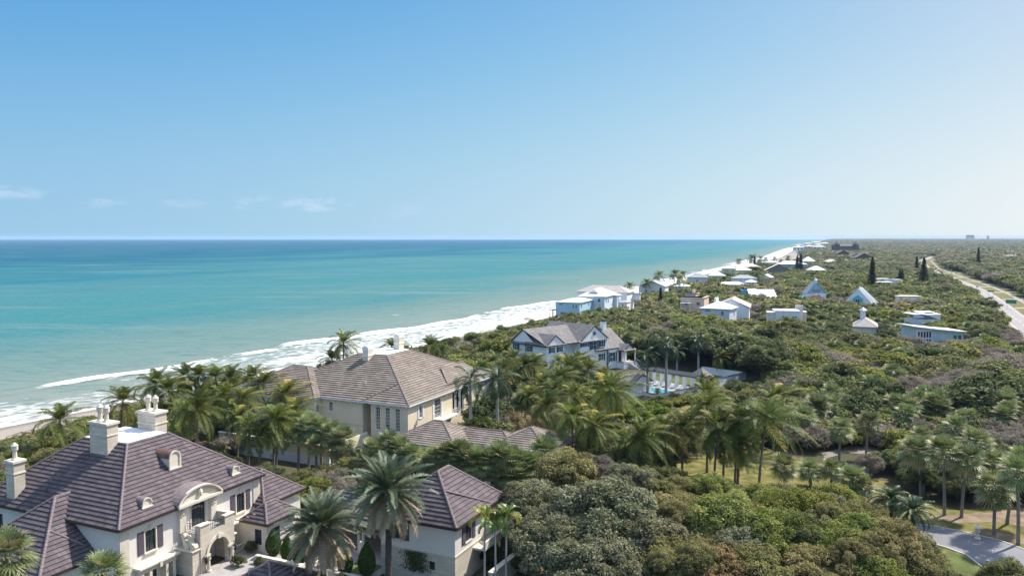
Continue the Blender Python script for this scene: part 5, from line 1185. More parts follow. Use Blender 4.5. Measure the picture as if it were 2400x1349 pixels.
# white gable + grey roof house by the palms
far_house(1560, 672, 6, 16, 17, 'gablex', .42, 'lilac_white', 'grey_roof', 'grey-roofed beach house half hidden behind coconut palms and the tall tree', [('x', .3, 3.2)], ang=70)
FH = [  # px, py of the near eave corner, eave z, lx, ly, kind, k, wall, roof, label, wins, ang
 (1612, 671, 4.8, 9, 9.5, 'pyr', .35, 'lilac_white', 'white_metal_roof', 'two-tier white pavilion house beside the wires', [('x', .5, 3)], 66),
 (1659, 650, 7, 12, 15, 'hip', .45, 'powder', 'grey_roof', 'slate-blue roofed house at the sea edge of the colony', [('x', .5, 4.5)], 75),
 (1703, 646, 6, 14, 13, 'hip', .50, 'aqua', 'white_metal_roof', 'aqua house with tall white hip roof beside the yellow house', [('x', .5, 3.5), ('x', .8, 3.5)], 80),
 (1726, 629, 8.5, 10, 13, 'pyr', .40, 'pale_yellow', 'white_metal_roof', 'pale yellow two-storey house with white pyramid roof', [('x', .25, 6.2), ('x', .4, 6.2), ('x', .8, 6.2), ('y', .3, 4)], 75),
 (1762, 633, 6.5, 14, 18, 'hip', .42, 'pale_yellow', 'white_metal_roof', 'pale yellow house with broad white roof right of the pyramid roof', [('x', .7, 4)], 75),
 (1786, 626, 6.5, 16, 26, 'hip', .42, 'cream_stucco', 'cream_roof', 'wide cream-roofed house in front of the beach palms', [('x', .8, 4)], 80),
 (1776, 652, 7, 11, 17, 'hip', .38, 'pale_blue', 'grey_roof', 'blue house with broad slate-grey roof in the colony centre', [('x', .3, 5), ('x', .7, 5)], 85),
 (1757, 667, 4.6, 12, 21, 'hip', .28, 'mint', 'white_metal_roof', 'mint bungalow with wide low white roof', [('x', .2, 3), ('x', .35, 3), ('x', .9, 3)], 82),
 (1775, 661, 5.2, 8, 8, 'pyr', .45, 'pale_blue', 'white_metal_roof', 'small pale blue cottage joined right of the mint bungalow', [], 75),
 (1806, 650, 4.6, 9, 9, 'gablex', .5, 'lilac_white', 'white_metal_roof', 'small white gable cottage behind the slate-grey roof', [], 55),
 (1859, 634, 6.2, 16, 24, 'gablex', .5, 'brown_siding', 'cream_roof', 'brown-sided house with pale twin gable roof', [('x', .45, 4), ('x', .5, 4), ('x', .6, 4)], 75),
 (1894, 619, 8, 18, 30, 'hip', .34, 'aqua', 'white_metal_roof', 'teal two-storey house with white roof behind the tall pine', [('x', .6, 5), ('x', .7, 5), ('x', .3, 5)], 76),
 (1913, 612, 6, 16, 16, 'pyr', .75, 'lilac_white', 'white_metal_roof', 'white pyramid-roofed house standing farthest up the shore scrub', [], 80),
 (1969, 614, 5, 16, 19, 'hip', .42, 'cream_stucco', 'cream_roof', 'cream hip-roofed house alone in the scrub', [], 78),
 (1938, 633, 4.5, 14, 17, 'pyr', .55, 'mint', 'white_metal_roof', 'mint house with white pyramid roof and small dormer', [('x', .5, 3)], 80),
 (1828, 615, 5, 16, 22, 'hip', .3, 'lilac_white', 'white_metal_roof', 'long white-roofed house glimpsed between the beach palms', [], 75),
 (1800, 611, 5, 12, 14, 'hip', .3, 'cream_stucco', 'white_metal_roof', 'small pale-roofed house at the beach end of the palms', [], 75)]
for f in FH:
    zz = f[2]-1.6; ws = [w_ for w_ in f[10]] or [('x', .3, zz), ('x', .68, zz)]
    ws += [('y', .25, zz), ('y', .7, zz)]+([('x', t, zz-2.9) for t in (.2, .5, .8)] if f[2] > 6.4 else [])
    far_house(*f[:9], f[9], ws, f[11])
m = MB()
FR = [(2123, 564, 60, 'white'), (2381, 589, 22, 'white'), (2398, 599, 26, 'cream'), (2325, 587, 18, 'white'), (2354, 621, 14, 'grey'), (2087, 653, 10, 'white'), (2096, 661, 12, 'white'), (2161, 694, 12, 'cream'), (2116, 655, 8, 'white'), (2178, 562, 55, 'cream'), (2260, 583, 14, 'grey'), (2318, 613, 12, 'white')]
lbs = ['large far white-roofed buildings on the inland horizon', 'white flat-roofed building beyond the highway trees', 'long pale roof showing low through trees at the right edge', 'pair of small white roofs beyond the isolated pine', 'low grey roof in the scrub below the isolated pine', 'white-roofed bungalow nearest left of the paired pines', 'wider white bungalow roof below the paired pines', 'long low pale-roofed shed in front of the tall highway pine', 'small white roof right of the paired pines', 'far pale roofs right of the hotel on the horizon', 'far small grey roof above the highway bend', 'small white roof right of the isolated pine']
for (px_, py_, ww_, c_), lb in zip(FR, lbs):
    p = at(px_, py_, 5); o = empty('house', (p.x, p.y, 0), R(84), lb, 'house', 'scattered inland roofs')
    block(o, 0, ww_*.45, 0, ww_, 5, 'hip', .14, 'white_render', dict(white='white_metal_roof', cream='cream_roof', grey='grey_roof')[c_], .4)
# beach condominiums
for i, (px_, py_, n_) in enumerate(((1886, 579, 30), (1912, 577, 34), (1936, 578, 34), (1930, 573, 34), (1905, 571, 34), (1925, 568, 45), (1945, 570, 40), (1882, 574, 26))):
    p = at(px_, py_, 10); o = empty('condominium', (p.x, p.y, 0), R(70), ['white condominium block at the water edge, nearest and leftmost', 'white condominium with pink-white roof second from the surf', 'white condominium partly behind the left hotel tower', 'condominium behind the hotel roofline', 'middle-row white condominium on the point', 'far long condominium at the tip of the point', 'far condominium above the hotel left tower', 'small white condominium behind the nearest block'][i], 'condominium', 'white condominiums on the point')
    block(o, 0, n_, 0, n_, 10, 'hip', .22, 'lilac_white', 'cream_roof' if i % 3 == 1 else 'white_metal_roof', 1.0, 0, [('x', .2, 6, 3, 5), ('x', .5, 6, 3, 5), ('x', .8, 6, 3, 5)])
# brown shingled hotel
p = at(2013, 592, 0); hY = p.y
ht_ = empty('hotel', (p.x, p.y, 0), R(90), 'large dark brown hotel with two roof turrets by the beach', 'hotel')
m = MB().use('brown_hotel').box(0, 22, 0, 54, 0, 15.5)
m.build('wall', ht_); 
m = MB().use('brown_roof'); 
m.extrude([(-1.5, -1, 15.5), (11, -1, 19.0), (23, -1, 15.5)], (0, 57, 0)); m.build('roof', ht_)
for y in (3, 46):
    t_ = MB().use('brown_hotel').box(-2.5, 6, y-1, y+9, 0, 19.0); t_.use('brown_roof').box(-3.2, 6.7, y-1.7, y+9.7, 19.002, 19.8); t_.lathe(1.7, y+4, [(6.5, 19.8), (4.2, 22), (2.4, 22.6), (2.2, 24), (0, 26)], 8); t_.build('turret', ht_)
for k in range(7):
    for z in (4, 8, 12): MB().use('brown_siding').box(-.35, -.003, 15+k*4.4, 17.4+k*4.4, z, z+2.2).build('balcony', ht_)
m = MB().use('white_metal_roof').box(-.5, -.36, 14, 45, 15.0, 15.4); m.build('cornice', ht_)
for (px_, py_, w_, lb) in ((1992, 594, 22, 'dark brown gabled lodge in front of the hotel'), (2046, 604, 24, 'dark brown gabled lodge right of the hotel'), (2020, 600, 16, 'small brown lodge between the two gabled lodges')):
    p = at(px_, py_, 7); o = empty('lodge', (p.x, p.y, 0), R(90), lb, 'lodge', 'brown lodges by the hotel'); block(o, 0, 16, 0, w_, 7, 'gablex', .55, 'brown_hotel', 'brown_roof', .6)
for i, (px_, w_, z_) in enumerate(((2271, 55, 62), (2280, 50, 60), (2317, 18, 52))):
    p = atY(px_, 560, 12500); o = empty('tower_block', (p.x, p.y, 0), 0, ['hazy pale high-rise on the horizon, left of the pair', 'hazy pale high-rise on the horizon, right of the pair', 'thin hazy tower on the horizon right of the high-rises'][i], 'high-rise')
    m = MB().use('grey_roof').box(-w_/2, w_/2, 0, 40, 0, z_); m.build('tower', o); MB().use('grey_roof').box(-w_/4, w_/4, 10, 30, z_+.01, z_+4).build('penthouse', o)
# ================================================================ VEGETATION
def leaf_mesh(name, C_, Nn, Up, W_, H_, lv, mats, mi=None, fold=0.0):
    """quads centred at C_, plane spanned by Up (length H_) and Nn x Up (width W_)"""
    C_ = np.asarray(C_, float); n = len(C_)
    Nn = Nn/np.linalg.norm(Nn, axis=1, keepdims=True); Up = Up-(Up*Nn).sum(1, keepdims=True)*Nn; Up /= np.linalg.norm(Up, axis=1, keepdims=True)+1e-9
    Sd = np.cross(Nn, Up); w = (np.broadcast_to(W_, n)/2)[:, None]; h = (np.broadcast_to(H_, n)/2)[:, None]
    v = np.stack([C_-Up*h, C_+Sd*w-Up*h*.1, C_+Up*h, C_-Sd*w-Up*h*.1], 1).reshape(-1, 3)
    return raw_mesh(name, v, np.arange(n*4).reshape(-1, 4), np.asarray(lv, float), mats, mi)
def raw_mesh(name, v, f, lv, mats, mi=None):
    me = bpy.data.meshes.new(name); k = f.shape[1]
    me.vertices.add(len(v)); me.vertices.foreach_set('co', np.ascontiguousarray(v, dtype=np.float32).ravel())
    me.loops.add(f.size); me.loops.foreach_set('vertex_index', f.ravel().astype(np.int32))
    me.polygons.add(len(f)); me.polygons.foreach_set('loop_start', np.arange(len(f), dtype=np.int32)*k); me.polygons.foreach_set('loop_total', np.full(len(f), k, dtype=np.int32))
    a = me.attributes.new('lv', 'FLOAT', 'FACE'); a.data.foreach_set('value', np.asarray(lv, dtype=np.float32))
    if mi is not None: me.polygons.foreach_set('material_index', mi.astype(np.int32))
    for m in mats: me.materials.append(M[m])
    me.update(calc_edges=True); return me
def sphere_pts(n, g): p = g.normal(size=(n, 3)); return p/np.linalg.norm(p, axis=1, keepdims=True)
def blob(g, R_, Hh, sub=2):
    import bmesh
    bm = bmesh.new(); bmesh.ops.create_icosphere(bm, subdivisions=sub, radius=1)
    v = np.array([x.co[:] for x in bm.verts]); f = np.array([[q.index for q in x.verts] for x in bm.faces]); bm.free()
    ph = g.uniform(0, 6, 6)
    r = 1+.13*np.sin(v[:, 0]*4+ph[0])*np.sin(v[:, 1]*4+ph[1])+.10*np.sin(v[:, 2]*6+ph[2])
    v = v*r[:, None]*[R_, R_, Hh]; return v, f
def crown_mesh(name, m, seed, R_=5.0, Hc=2.6, nl=26, leaf=.17, nleaf=22000, lobe=.30, lit=.5, bare=False, flat=0.0, aspect=.55, up=.55, core=True):
    """broadleaf / shrub crown, centred on its own origin, dome of radius R_, half height Hc"""
    g = np.random.default_rng(seed)
    a = g.uniform(0, 2*np.pi, nl); zz = g.uniform(-.25, 1, nl)**1; rr = np.sqrt(np.clip(1-zz**2, 0, 1))*g.uniform(.62, .92, nl)
    lc = np.stack([rr*np.cos(a)*R_, rr*np.sin(a)*R_, zz*Hc*.82], 1); lr = R_*lobe*g.uniform(.65, 1.3, nl)
    lc = np.vstack([lc, [[0, 0, Hc*.75]]]); lr = np.append(lr, R_*lobe*1.2)
    idx = g.choice(len(lc), nleaf, p=lr**2/(lr**2).sum()); s = sphere_pts(nleaf, g); s[:, 2] = np.where((s[:, 2] < -.2) & (g.random(nleaf) < .75), -s[:, 2], s[:, 2])
    # twiggy sub-clusters
    k = 14; sc = sphere_pts(len(lc)*k, g).reshape(len(lc), k, 3); j = g.integers(0, k, nleaf); pull = g.random(nleaf) < .62
    s = np.where(pull[:, None], sc[idx, j]*.9+s*.30, s); s /= np.linalg.norm(s, axis=1, keepdims=True)
    rad = lr[idx]*(1-g.random(nleaf)**2*.5)*np.where(pull, g.uniform(1.0, 1.18, nleaf), .92)
    p = lc[idx]+s*rad[:, None]*[1, 1, .85]
    keep = p[:, 2] > -Hc*.55; p, s, idx = p[keep], s[keep], idx[keep]; n = len(p)
    nn = s*up+g.normal(size=(n, 3))*.45+[.12, .08, .6]
    lobeshade = g.random(len(lc))
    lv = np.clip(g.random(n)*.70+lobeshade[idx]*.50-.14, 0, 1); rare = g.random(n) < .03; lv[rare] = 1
    sz = leaf*g.uniform(.6, 1.35, n)
    if bare: up_ = s+g.normal(size=(n, 3))*.35; me_w, me_h = sz*.28, sz*2.4
    else: up_ = g.normal(size=(n, 3)); me_w, me_h = sz*aspect*1.4, sz*1.4
    nn_ = nn/np.linalg.norm(nn, axis=1, keepdims=True); U = up_-(up_*nn_).sum(1, keepdims=True)*nn_; U /= np.linalg.norm(U, axis=1, keepdims=True)+1e-9
    S_ = np.cross(nn_, U); w = (me_w/2)[:, None]; h = (me_h/2)[:, None]
    v = np.stack([p-U*h, p+S_*w, p+U*h, p-S_*w], 1).reshape(-1, 3); f = np.arange(n*4).reshape(-1, 4)
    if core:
        bv, bf = blob(g, R_*.58, Hc*.5); bf4 = np.c_[bf, bf[:, 2]]      # solid filler blob in the dark leaf tone, stops see-through; triangles as quads would be degenerate, so subdivide
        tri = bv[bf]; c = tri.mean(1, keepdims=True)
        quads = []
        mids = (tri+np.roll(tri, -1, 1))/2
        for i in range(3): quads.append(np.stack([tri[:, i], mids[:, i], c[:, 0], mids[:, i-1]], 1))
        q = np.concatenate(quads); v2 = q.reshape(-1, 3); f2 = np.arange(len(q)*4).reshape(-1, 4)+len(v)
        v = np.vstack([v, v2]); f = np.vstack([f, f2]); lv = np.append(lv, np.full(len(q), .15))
    return raw_mesh(name, v, f, lv, [m])
def trunk_mesh(name, h, r=.22, seed=0, limbs=6, spread=3.0, m='bark', lean=0):
    g = random.Random(seed); mb = MB().use(m)
    mb.tube([(0, 0, -.3), (.1*g.random()+lean*.4, .05, h*.45), (lean, .1, h*.8)], [r*1.4, r, r*.7], 7)
    for i in range(limbs):
        a = 2*math.pi*i/limbs+g.random(); z0 = h*(.35+.4*g.random()); e = spread*(.6+.5*g.random())
        x0 = lean*z0/h
        mb.tube([(x0, 0, z0), (x0+math.cos(a)*e*.5, math.sin(a)*e*.5, z0+h*.2), (x0+math.cos(a)*e, math.sin(a)*e, h*(.95+.2*g.random()))], [r*.5, r*.35, r*.12], 5)
    return mb.mesh(name)

# ---------------- palms
def frond_pts(g, L_, elev, droop, n=10, side=0.0):
    """rachis polyline in its own (r, z) plane + sideways drift"""
    t = np.linspace(0, 1, n); ang = elev-droop*t**1.25; dr = np.cos(ang)*L_/(n-1); dz = np.sin(ang)*L_/(n-1)
    r = np.concatenate([[0], np.cumsum(dr[:-1])]); z = np.concatenate([[0], np.cumsum(dz[:-1])]); return r, z, side*t**2*L_
def feather_crown(seed, nf, L_, e_lo, e_hi, droop, leaflets=30, ll=.75, lw=.055, hang=.9, wind=(0, 0), lvbias=0.0, mats=('lf_coco',), vshape=.25, base=.15, rachis=.045, yellow=.2):
    g = np.random.default_rng(seed); V, F, LV, off = [], [], [], 0
    for i in range(nf):
        t_age = (i+.5)/nf                      # 0 young and upright .. 1 old and hanging
        az_ = i*2.39996+g.uniform(-.25, .25); el_ = e_hi+(e_lo-e_hi)*t_age**.85+g.uniform(-.1, .1); Lf = L_*(g.uniform(.85, 1.08))*(.62+.38*min(1, t_age*3))
        r, z, sd = frond_pts(g, Lf, el_, droop*(.75+.5*t_age), 11, g.uniform(-.12, .12))
        ca, sa = math.cos(az_), math.sin(az_)
        P = np.stack([r*ca-sd*sa, r*sa+sd*ca, z], 1)
        tt = np.linspace(0, 1, 11)[:, None]; P[:, :2] += np.array(wind)*tt**2*Lf*.5
        T = np.gradient(P, axis=0); T /= np.linalg.norm(T, axis=1, keepdims=True)
        S_ = np.cross(T, [0, 0, 1.0]); S_ /= np.linalg.norm(S_, axis=1, keepdims=True)+1e-9; U = np.cross(S_, T)
        tone = np.clip(g.normal(.45, .2)+lvbias+(.5 if g.random() < yellow*t_age else 0), 0, 1)
        # rachis ribbon
        w = (rachis*(1-tt*.75)); a = P+S_*w; b = P-S_*w
        for k in range(10): V.append([b[k], a[k], a[k+1], b[k+1]]); LV.append(min(1, tone*.5+.5))
        # leaflets
        u = np.linspace(base, .995, leaflets); idx = u*10; k0 = np.minimum(idx.astype(int), 9); fr = (idx-k0)[:, None]
        p = P[k0]*(1-fr)+P[k0+1]*fr; Tt = T[k0]*(1-fr)+T[k0+1]*fr; Ss = S_[k0]; Uu = U[k0]
        prof = np.sin(np.clip((u-base*.6)/(1-base*.6), 0, 1)*math.pi*.86+.28)**.7; length = ll*prof*g.uniform(.85, 1.1, leaflets)
        for s_ in (1, -1):
            d = Ss*s_*.85+Tt*(.35+.35*u[:, None])+Uu*vshape+g.normal(size=(leaflets, 3))*.09; d /= np.linalg.norm(d, axis=1, keepdims=True)
            mid_ = p+d*(length*.5)[:, None]; d2 = d+np.array([wind[0]*.5, wind[1]*.5, -hang])*(.55+.45*u[:, None]); d2 /= np.linalg.norm(d2, axis=1, keepdims=True); tip = mid_+d2*(length*.55)[:, None]
            wv = Tt*lw
            q1 = np.stack([p-wv*.6, p+wv*.6, mid_+wv, mid_-wv], 1); q2 = np.stack([mid_-wv, mid_+wv, tip+wv*.15, tip-wv*.15], 1)
            V += list(q1)+list(q2); tn = np.clip(tone+g.normal(size=leaflets)*.12, 0, 1); LV += list(tn)+list(np.clip(tn+.08, 0, 1))
    V = np.array(V).reshape(-1, 3); return raw_mesh('crown', V, np.arange(len(V)).reshape(-1, 4), np.array(LV), list(mats))
def fan_crown(seed, nf, pet, rad, blades=13, e_lo=-.9, e_hi=1.35, m='lf_sabal', dead=0):
    g = np.random.default_rng(seed); V, LV = [], []
    for i in range(nf):
        t = (i+.5)/nf; az_ = i*2.39996+g.uniform(-.3, .3); el_ = e_hi+(e_lo-e_hi)*t**.9+g.uniform(-.12, .12)
        d = np.array([math.cos(az_)*math.cos(el_), math.sin(az_)*math.cos(el_), math.sin(el_)]); L_ = pet*g.uniform(.75, 1.1)
        s = np.cross(d, [0, 0, 1]); s /= np.linalg.norm(s)+1e-9; u = np.cross(s, d); b = d*L_-np.array([0, 0, .12*L_])
        V.append([s*.03, -s*.03, b-s*.03, b+s*.03]); tone = np.clip(g.normal(.5, .2)+(.35 if t > .85 else 0), 0, 1); LV.append(tone)
        for k in range(blades):
            a = (k/(blades-1)-.5)*math.radians(215); rr = rad*(.75+.25*math.cos(a))*g.uniform(.88, 1.08)
            bd = d*math.cos(a)+s*math.sin(a)+u*(.16*abs(math.sin(a))); bd /= np.linalg.norm(bd); m_ = b+bd*rr*.6; tip = m_+(bd+np.array([0, 0, -.45]))*rr*.38
            w = np.cross(bd, u); w /= np.linalg.norm(w)+1e-9; w = w*rr*.055
            V.append([b-w*.3, b+w*.3, m_+w, m_-w]); V.append([m_-w, m_+w, tip+w*.1, tip-w*.1]); q = np.clip(tone+g.normal()*.12, 0, 1); LV += [q, min(1, q+.1)]
    V = np.array(V).reshape(-1, 3); return raw_mesh('crown', V, np.arange(len(V)).reshape(-1, 4), np.array(LV), [m])
def palm_trunk(h, r0, r1, lean=(0, 0), m='palm_bark', rings=0, n=9, bulge=0, seed=0, boot=0):
    mb = MB().use(m); k = max(6, int(h/.7)) if rings else 8
    P, Rr = [], []
    for i in range(k+1):
        t = i/k; P.append((lean[0]*t**1.7, lean[1]*t**1.7, -.3+(h+.3)*t)); rr = r0+(r1-r0)*t+bulge*math.exp(-((t-.35)/.25)**2)+(.05*math.exp(-t*14))
        if rings: rr *= 1+(.10 if i % 2 else -.04)
        Rr.append(rr)
    mb.tube(P, Rr, n)
    g = random.Random(seed)
    for i in range(boot):    # cut leaf bases near the top
        a = i*2.4; z = h-.1-1.3*(i/boot); x, y = lean[0]*(z/h)**1.7, lean[1]*(z/h)**1.7
        mb.tube([(x+math.cos(a)*r1*.8, y+math.sin(a)*r1*.8, z), (x+math.cos(a)*r1*2.3, y+math.sin(a)*r1*2.3, z+.35)], [.06, .02], 4, False)
    return mb.mesh('trunk')
WIND = (.45, -.18)
CO = [feather_crown(10+i, 31, 5.0, -.6, 1.46, 1.25, 36, .98, .052, .75, WIND, mats=('lf_coco',), yellow=.22, lvbias=-.04) for i in range(4)]
CO_T = [palm_trunk(1, .16, .12, (0, 0), rings=0)]
RO = [feather_crown(30+i, 15, 4.3, -.95, 1.25, 1.5, 34, .85, .05, .5, (.12, -.04), mats=('lf_royal',), vshape=.5, yellow=.05) for i in range(2)]
SA = [fan_crown(40+i, 44, 1.15, 1.3, 15) for i in range(3)]
DA = [feather_crown(50+i, 58, 5.0, -.08, 1.50, .75, 54, .62, .045, .12, (.05, 0), mats=('lf_date',), vshape=.5, yellow=.1) for i in range(2)]
DO = [feather_crown(60+i, 52, 4.9, -.95, .02, .75, 48, .6, .045, .5, (0, 0), mats=('lf_date_old',), vshape=.3, yellow=.3) for i in range(2)]
LP = [feather_crown(70+i, 9, 1.9, -.1, 1.3, 1.5, 22, .6, .06, .5, (.1, 0), mats=('lf_lime',), vshape=.5, yellow=.6) for i in range(2)]
PY = [feather_crown(75, 34, 2.9, -.5, 1.35, 1.3, 34, .42, .04, .3, (.1, 0), mats=('lf_royal',), vshape=.5)]
PG = {}
def inst(name, me, parent, loc=(0, 0, 0), rz=0, sc=(1, 1, 1), tilt=(0, 0)):
    o = bpy.data.objects.new(name, me); COL.objects.link(o); o.parent = parent; o.location = loc; o.rotation_euler = (tilt[0], tilt[1], rz); o.scale = sc if hasattr(sc, '__len__') else (sc,)*3; return o
def palm(kind, x, y, h, label, sc=1.0, lean=(0, 0), group=None, gz_=None, cat='palm tree', parts=True):
    g = rnd; z = float(ground_z(np.array(x), np.array(y))) if gz_ is None else gz_
    nm = dict(co='coconut_palm', ro='royal_palm', sa='sabal_palm', da='date_palm', li='slender_palm', py='pygmy_palm')[kind]
    t = empty(nm, (x, y, z), 0, label, cat, group)
    key = (kind, round(h), tuple(round(l) for l in lean))
    hh = h
    if kind == 'co': tm = palm_trunk(hh, .19, .13, lean, seed=int(x*7) % 99); cr = [(CO[g.randrange(4)], 0, 1)]
    elif kind == 'ro': tm = palm_trunk(hh-1.3, .30, .21, lean, 'royal_bark', bulge=.06, n=12); cr = [(RO[g.randrange(2)], 0, 1)]
    elif kind == 'sa': tm = palm_trunk(hh, .20, .18, lean, boot=16, seed=3); cr = [(SA[g.randrange(3)], 0, 1)]
    elif kind == 'da': tm = palm_trunk(hh, .33, .27, lean, 'date_bark', rings=1, n=12, boot=26); cr = [(DA[g.randrange(2)], 0, 1)]
    elif kind == 'li': tm = palm_trunk(hh, .11, .07, lean, 'royal_bark', n=8); cr = [(LP[g.randrange(2)], 0, 1)]
    else: tm = palm_trunk(hh, .22, .18, lean, 'date_bark', rings=1); cr = [(PY[0], 0, 1)]
    inst('trunk', tm, t)
    az_ = g.uniform(-.5, .5) if kind == 'co' else g.uniform(0, 6.28)
    s_ = sc*g.uniform(.88, 1.08)
    if kind == 'co': az_ = g.choice((0, .35, -.35, .7, -.7, .15))
    inst('crown', cr[0][0], t, (lean[0], lean[1], hh), az_, (s_, s_, s_*g.uniform(.92, 1.1)), (g.uniform(-.06, .06), g.uniform(-.06, .06)))
    if kind == 'da':
        inst('old_fronds', DO[g.randrange(2)], t, (lean[0], lean[1], hh-.1), g.uniform(0, 6), s_)
        q = MB().use(M.setdefault('date_stalk', mat('date_stalk', (.42, .25, .05), .6, .2)))
        for i in range(12): a = i*.9; q.tube([(0, 0, 0), (math.cos(a)*.5, math.sin(a)*.5, .95), (math.cos(a)*.9, math.sin(a)*.9, 1.25)], [.045, .03, .015], 4, False)
        inst('flower_stalk', q.mesh('flower_stalk'), t, (lean[0], lean[1], hh))
    if kind == 'ro':
        q = MB().use('crownshaft'); q.tube([(lean[0]*.85, lean[1]*.85, hh-1.35), (lean[0]*.93, lean[1]*.93, hh-.6), (lean[0], lean[1], hh+.1)], [.22, .24, .12], 10); inst('crownshaft', q.mesh('crownshaft'), t)
    return t
def palm_at(kind, cx_, cy_, h, label, base=None, sc=1.0, group=None, Y=None):
    """crown centre at photo pixel (cx,cy) at height h; base pixel (on the ground) fixes the trunk foot"""
    if base: b_ = at(base[0], base[1], 0); Yc = b_.y; c = atY(cx_, cy_, Yc); h = c.z; return palm(kind, b_.x, b_.y, h, label, sc, (c.x-b_.x, 0), group)
    if Y: c = atY(cx_, cy_, Y); h = c.z
    else: c = at(cx_, cy_, h)
    ln = rnd.uniform(-1.4, 1.1) if kind == 'co' else rnd.uniform(-.15, .15)
    return palm(kind, c.x-ln, c.y, h-float(ground_z(np.array(c.x), np.array(c.y))), label, sc, (ln, 0), group)
GA, GB, GC, GS, GR = 'coconut palms between the mansion and the villa', 'coconut palms between the villa and the white house', 'coconut palms in front of the lawn', 'sabal palms around the villa', 'tall palms along the driveway'
P_ = palm_at
P_('co', 140, 986, 7.0, 'coconut palm with yellowing fronds between the beach stairs and the mansion roof', sc=1.0, group=GA)
P_('co', 288, 941, 8.0, 'bushy coconut palm behind the mansion front chimney pots', sc=1.1, group=GA)
P_('co', 365, 903, 8.5, 'coconut palm against the surf behind the mansion rear chimney', sc=1.1, group=GA)
P_('co', 395, 915, 8.0, 'dark coconut palm directly right of the one above the rear chimney', group=GA)
P_('co', 431, 880, 9.0, 'coconut palm with orange fronds topping the clump behind the mansion', sc=1.05, group=GA)
P_('co', 466, 882, 8.8, 'tall dark coconut palm in the middle of the clump, against the breaker', sc=1.05, group=GA)
P_('co', 505, 885, 8.8, 'coconut palm with upright fronds right of the clump centre', group=GA)
P_('co', 540, 888, 8.8, 'narrow coconut palm in the clump with surf to both sides', sc=.95, group=GA)
P_('co', 590, 888, 9.0, 'coconut palm with a yellow hanging frond left of the villa wing roof', sc=1.05, group=GA)
P_('co', 616, 900, 9.0, 'coconut palm touching the villa left wing roof', sc=1.05, group=GA)
P_('co', 464, 958, 9, 'near coconut palm with a wide yellow frond leaning right, behind the mansion roof', base=(462, 1085), sc=1.12, group=GA)
P_('co', 432, 968, 9, 'slim coconut palm joined to the left of the wide yellow-fronded one', base=(440, 1070), sc=.85, group=GA)
P_('co', 526, 930, 8.0, 'shaded coconut palm in the middle of the grove', group=GA)
P_('co', 568, 938, 8.0, 'dark coconut palm under the two tallest ones by the villa', group=GA)
P_('co', 560, 978, 7.2, 'short coconut palm leaning in front of the white terrace wall', sc=.9, base=(557, 1078), group=GA)
P_('co', 668, 925, 8.2, 'coconut palm in front of the villa wing eave', sc=1.0, group=GA)
P_('co', 645, 985, 9, 'large near coconut palm with twin trunks in front of the terrace wall', base=(641, 1105), sc=1.12, group=GA)
P_('co', 655, 1000, 8, 'smaller coconut palm leaning right against the twin-trunked one', base=(647, 1098), sc=.8, group=GA)
P_('co', 611, 1020, 8, 'low coconut palm with drooping fronds left of the twin trunks', base=(608, 1112), sc=.8, group=GA)
P_('co', 694, 962, 7.5, 'coconut palm with a long frond reaching the oval window', sc=1.0, group=GA)
P_('co', 585, 1000, 7.5, 'slender dark coconut palm in front of the beige terrace', base=(582, 1100), sc=.8, group=GA)
for (x, y, lb, s) in ((805, 805, 'coconut palm on the dune left of the villa front chimney', 1.0), (778, 842, 'low coconut palm peeping over the villa left roof slope', .9), (918, 812, 'coconut palm crown between the two villa chimneys', .85), (1007, 812, 'small coconut palm behind the villa ridge, right of the chimneys', .85), (1035, 822, 'low coconut palm at the dune beyond the villa right ridge end', .7)):
    P_('co', x, y, 8.5, lb, sc=s, Y=175 if x < 850 else 185, group='coconut palms on the dune behind the villa')
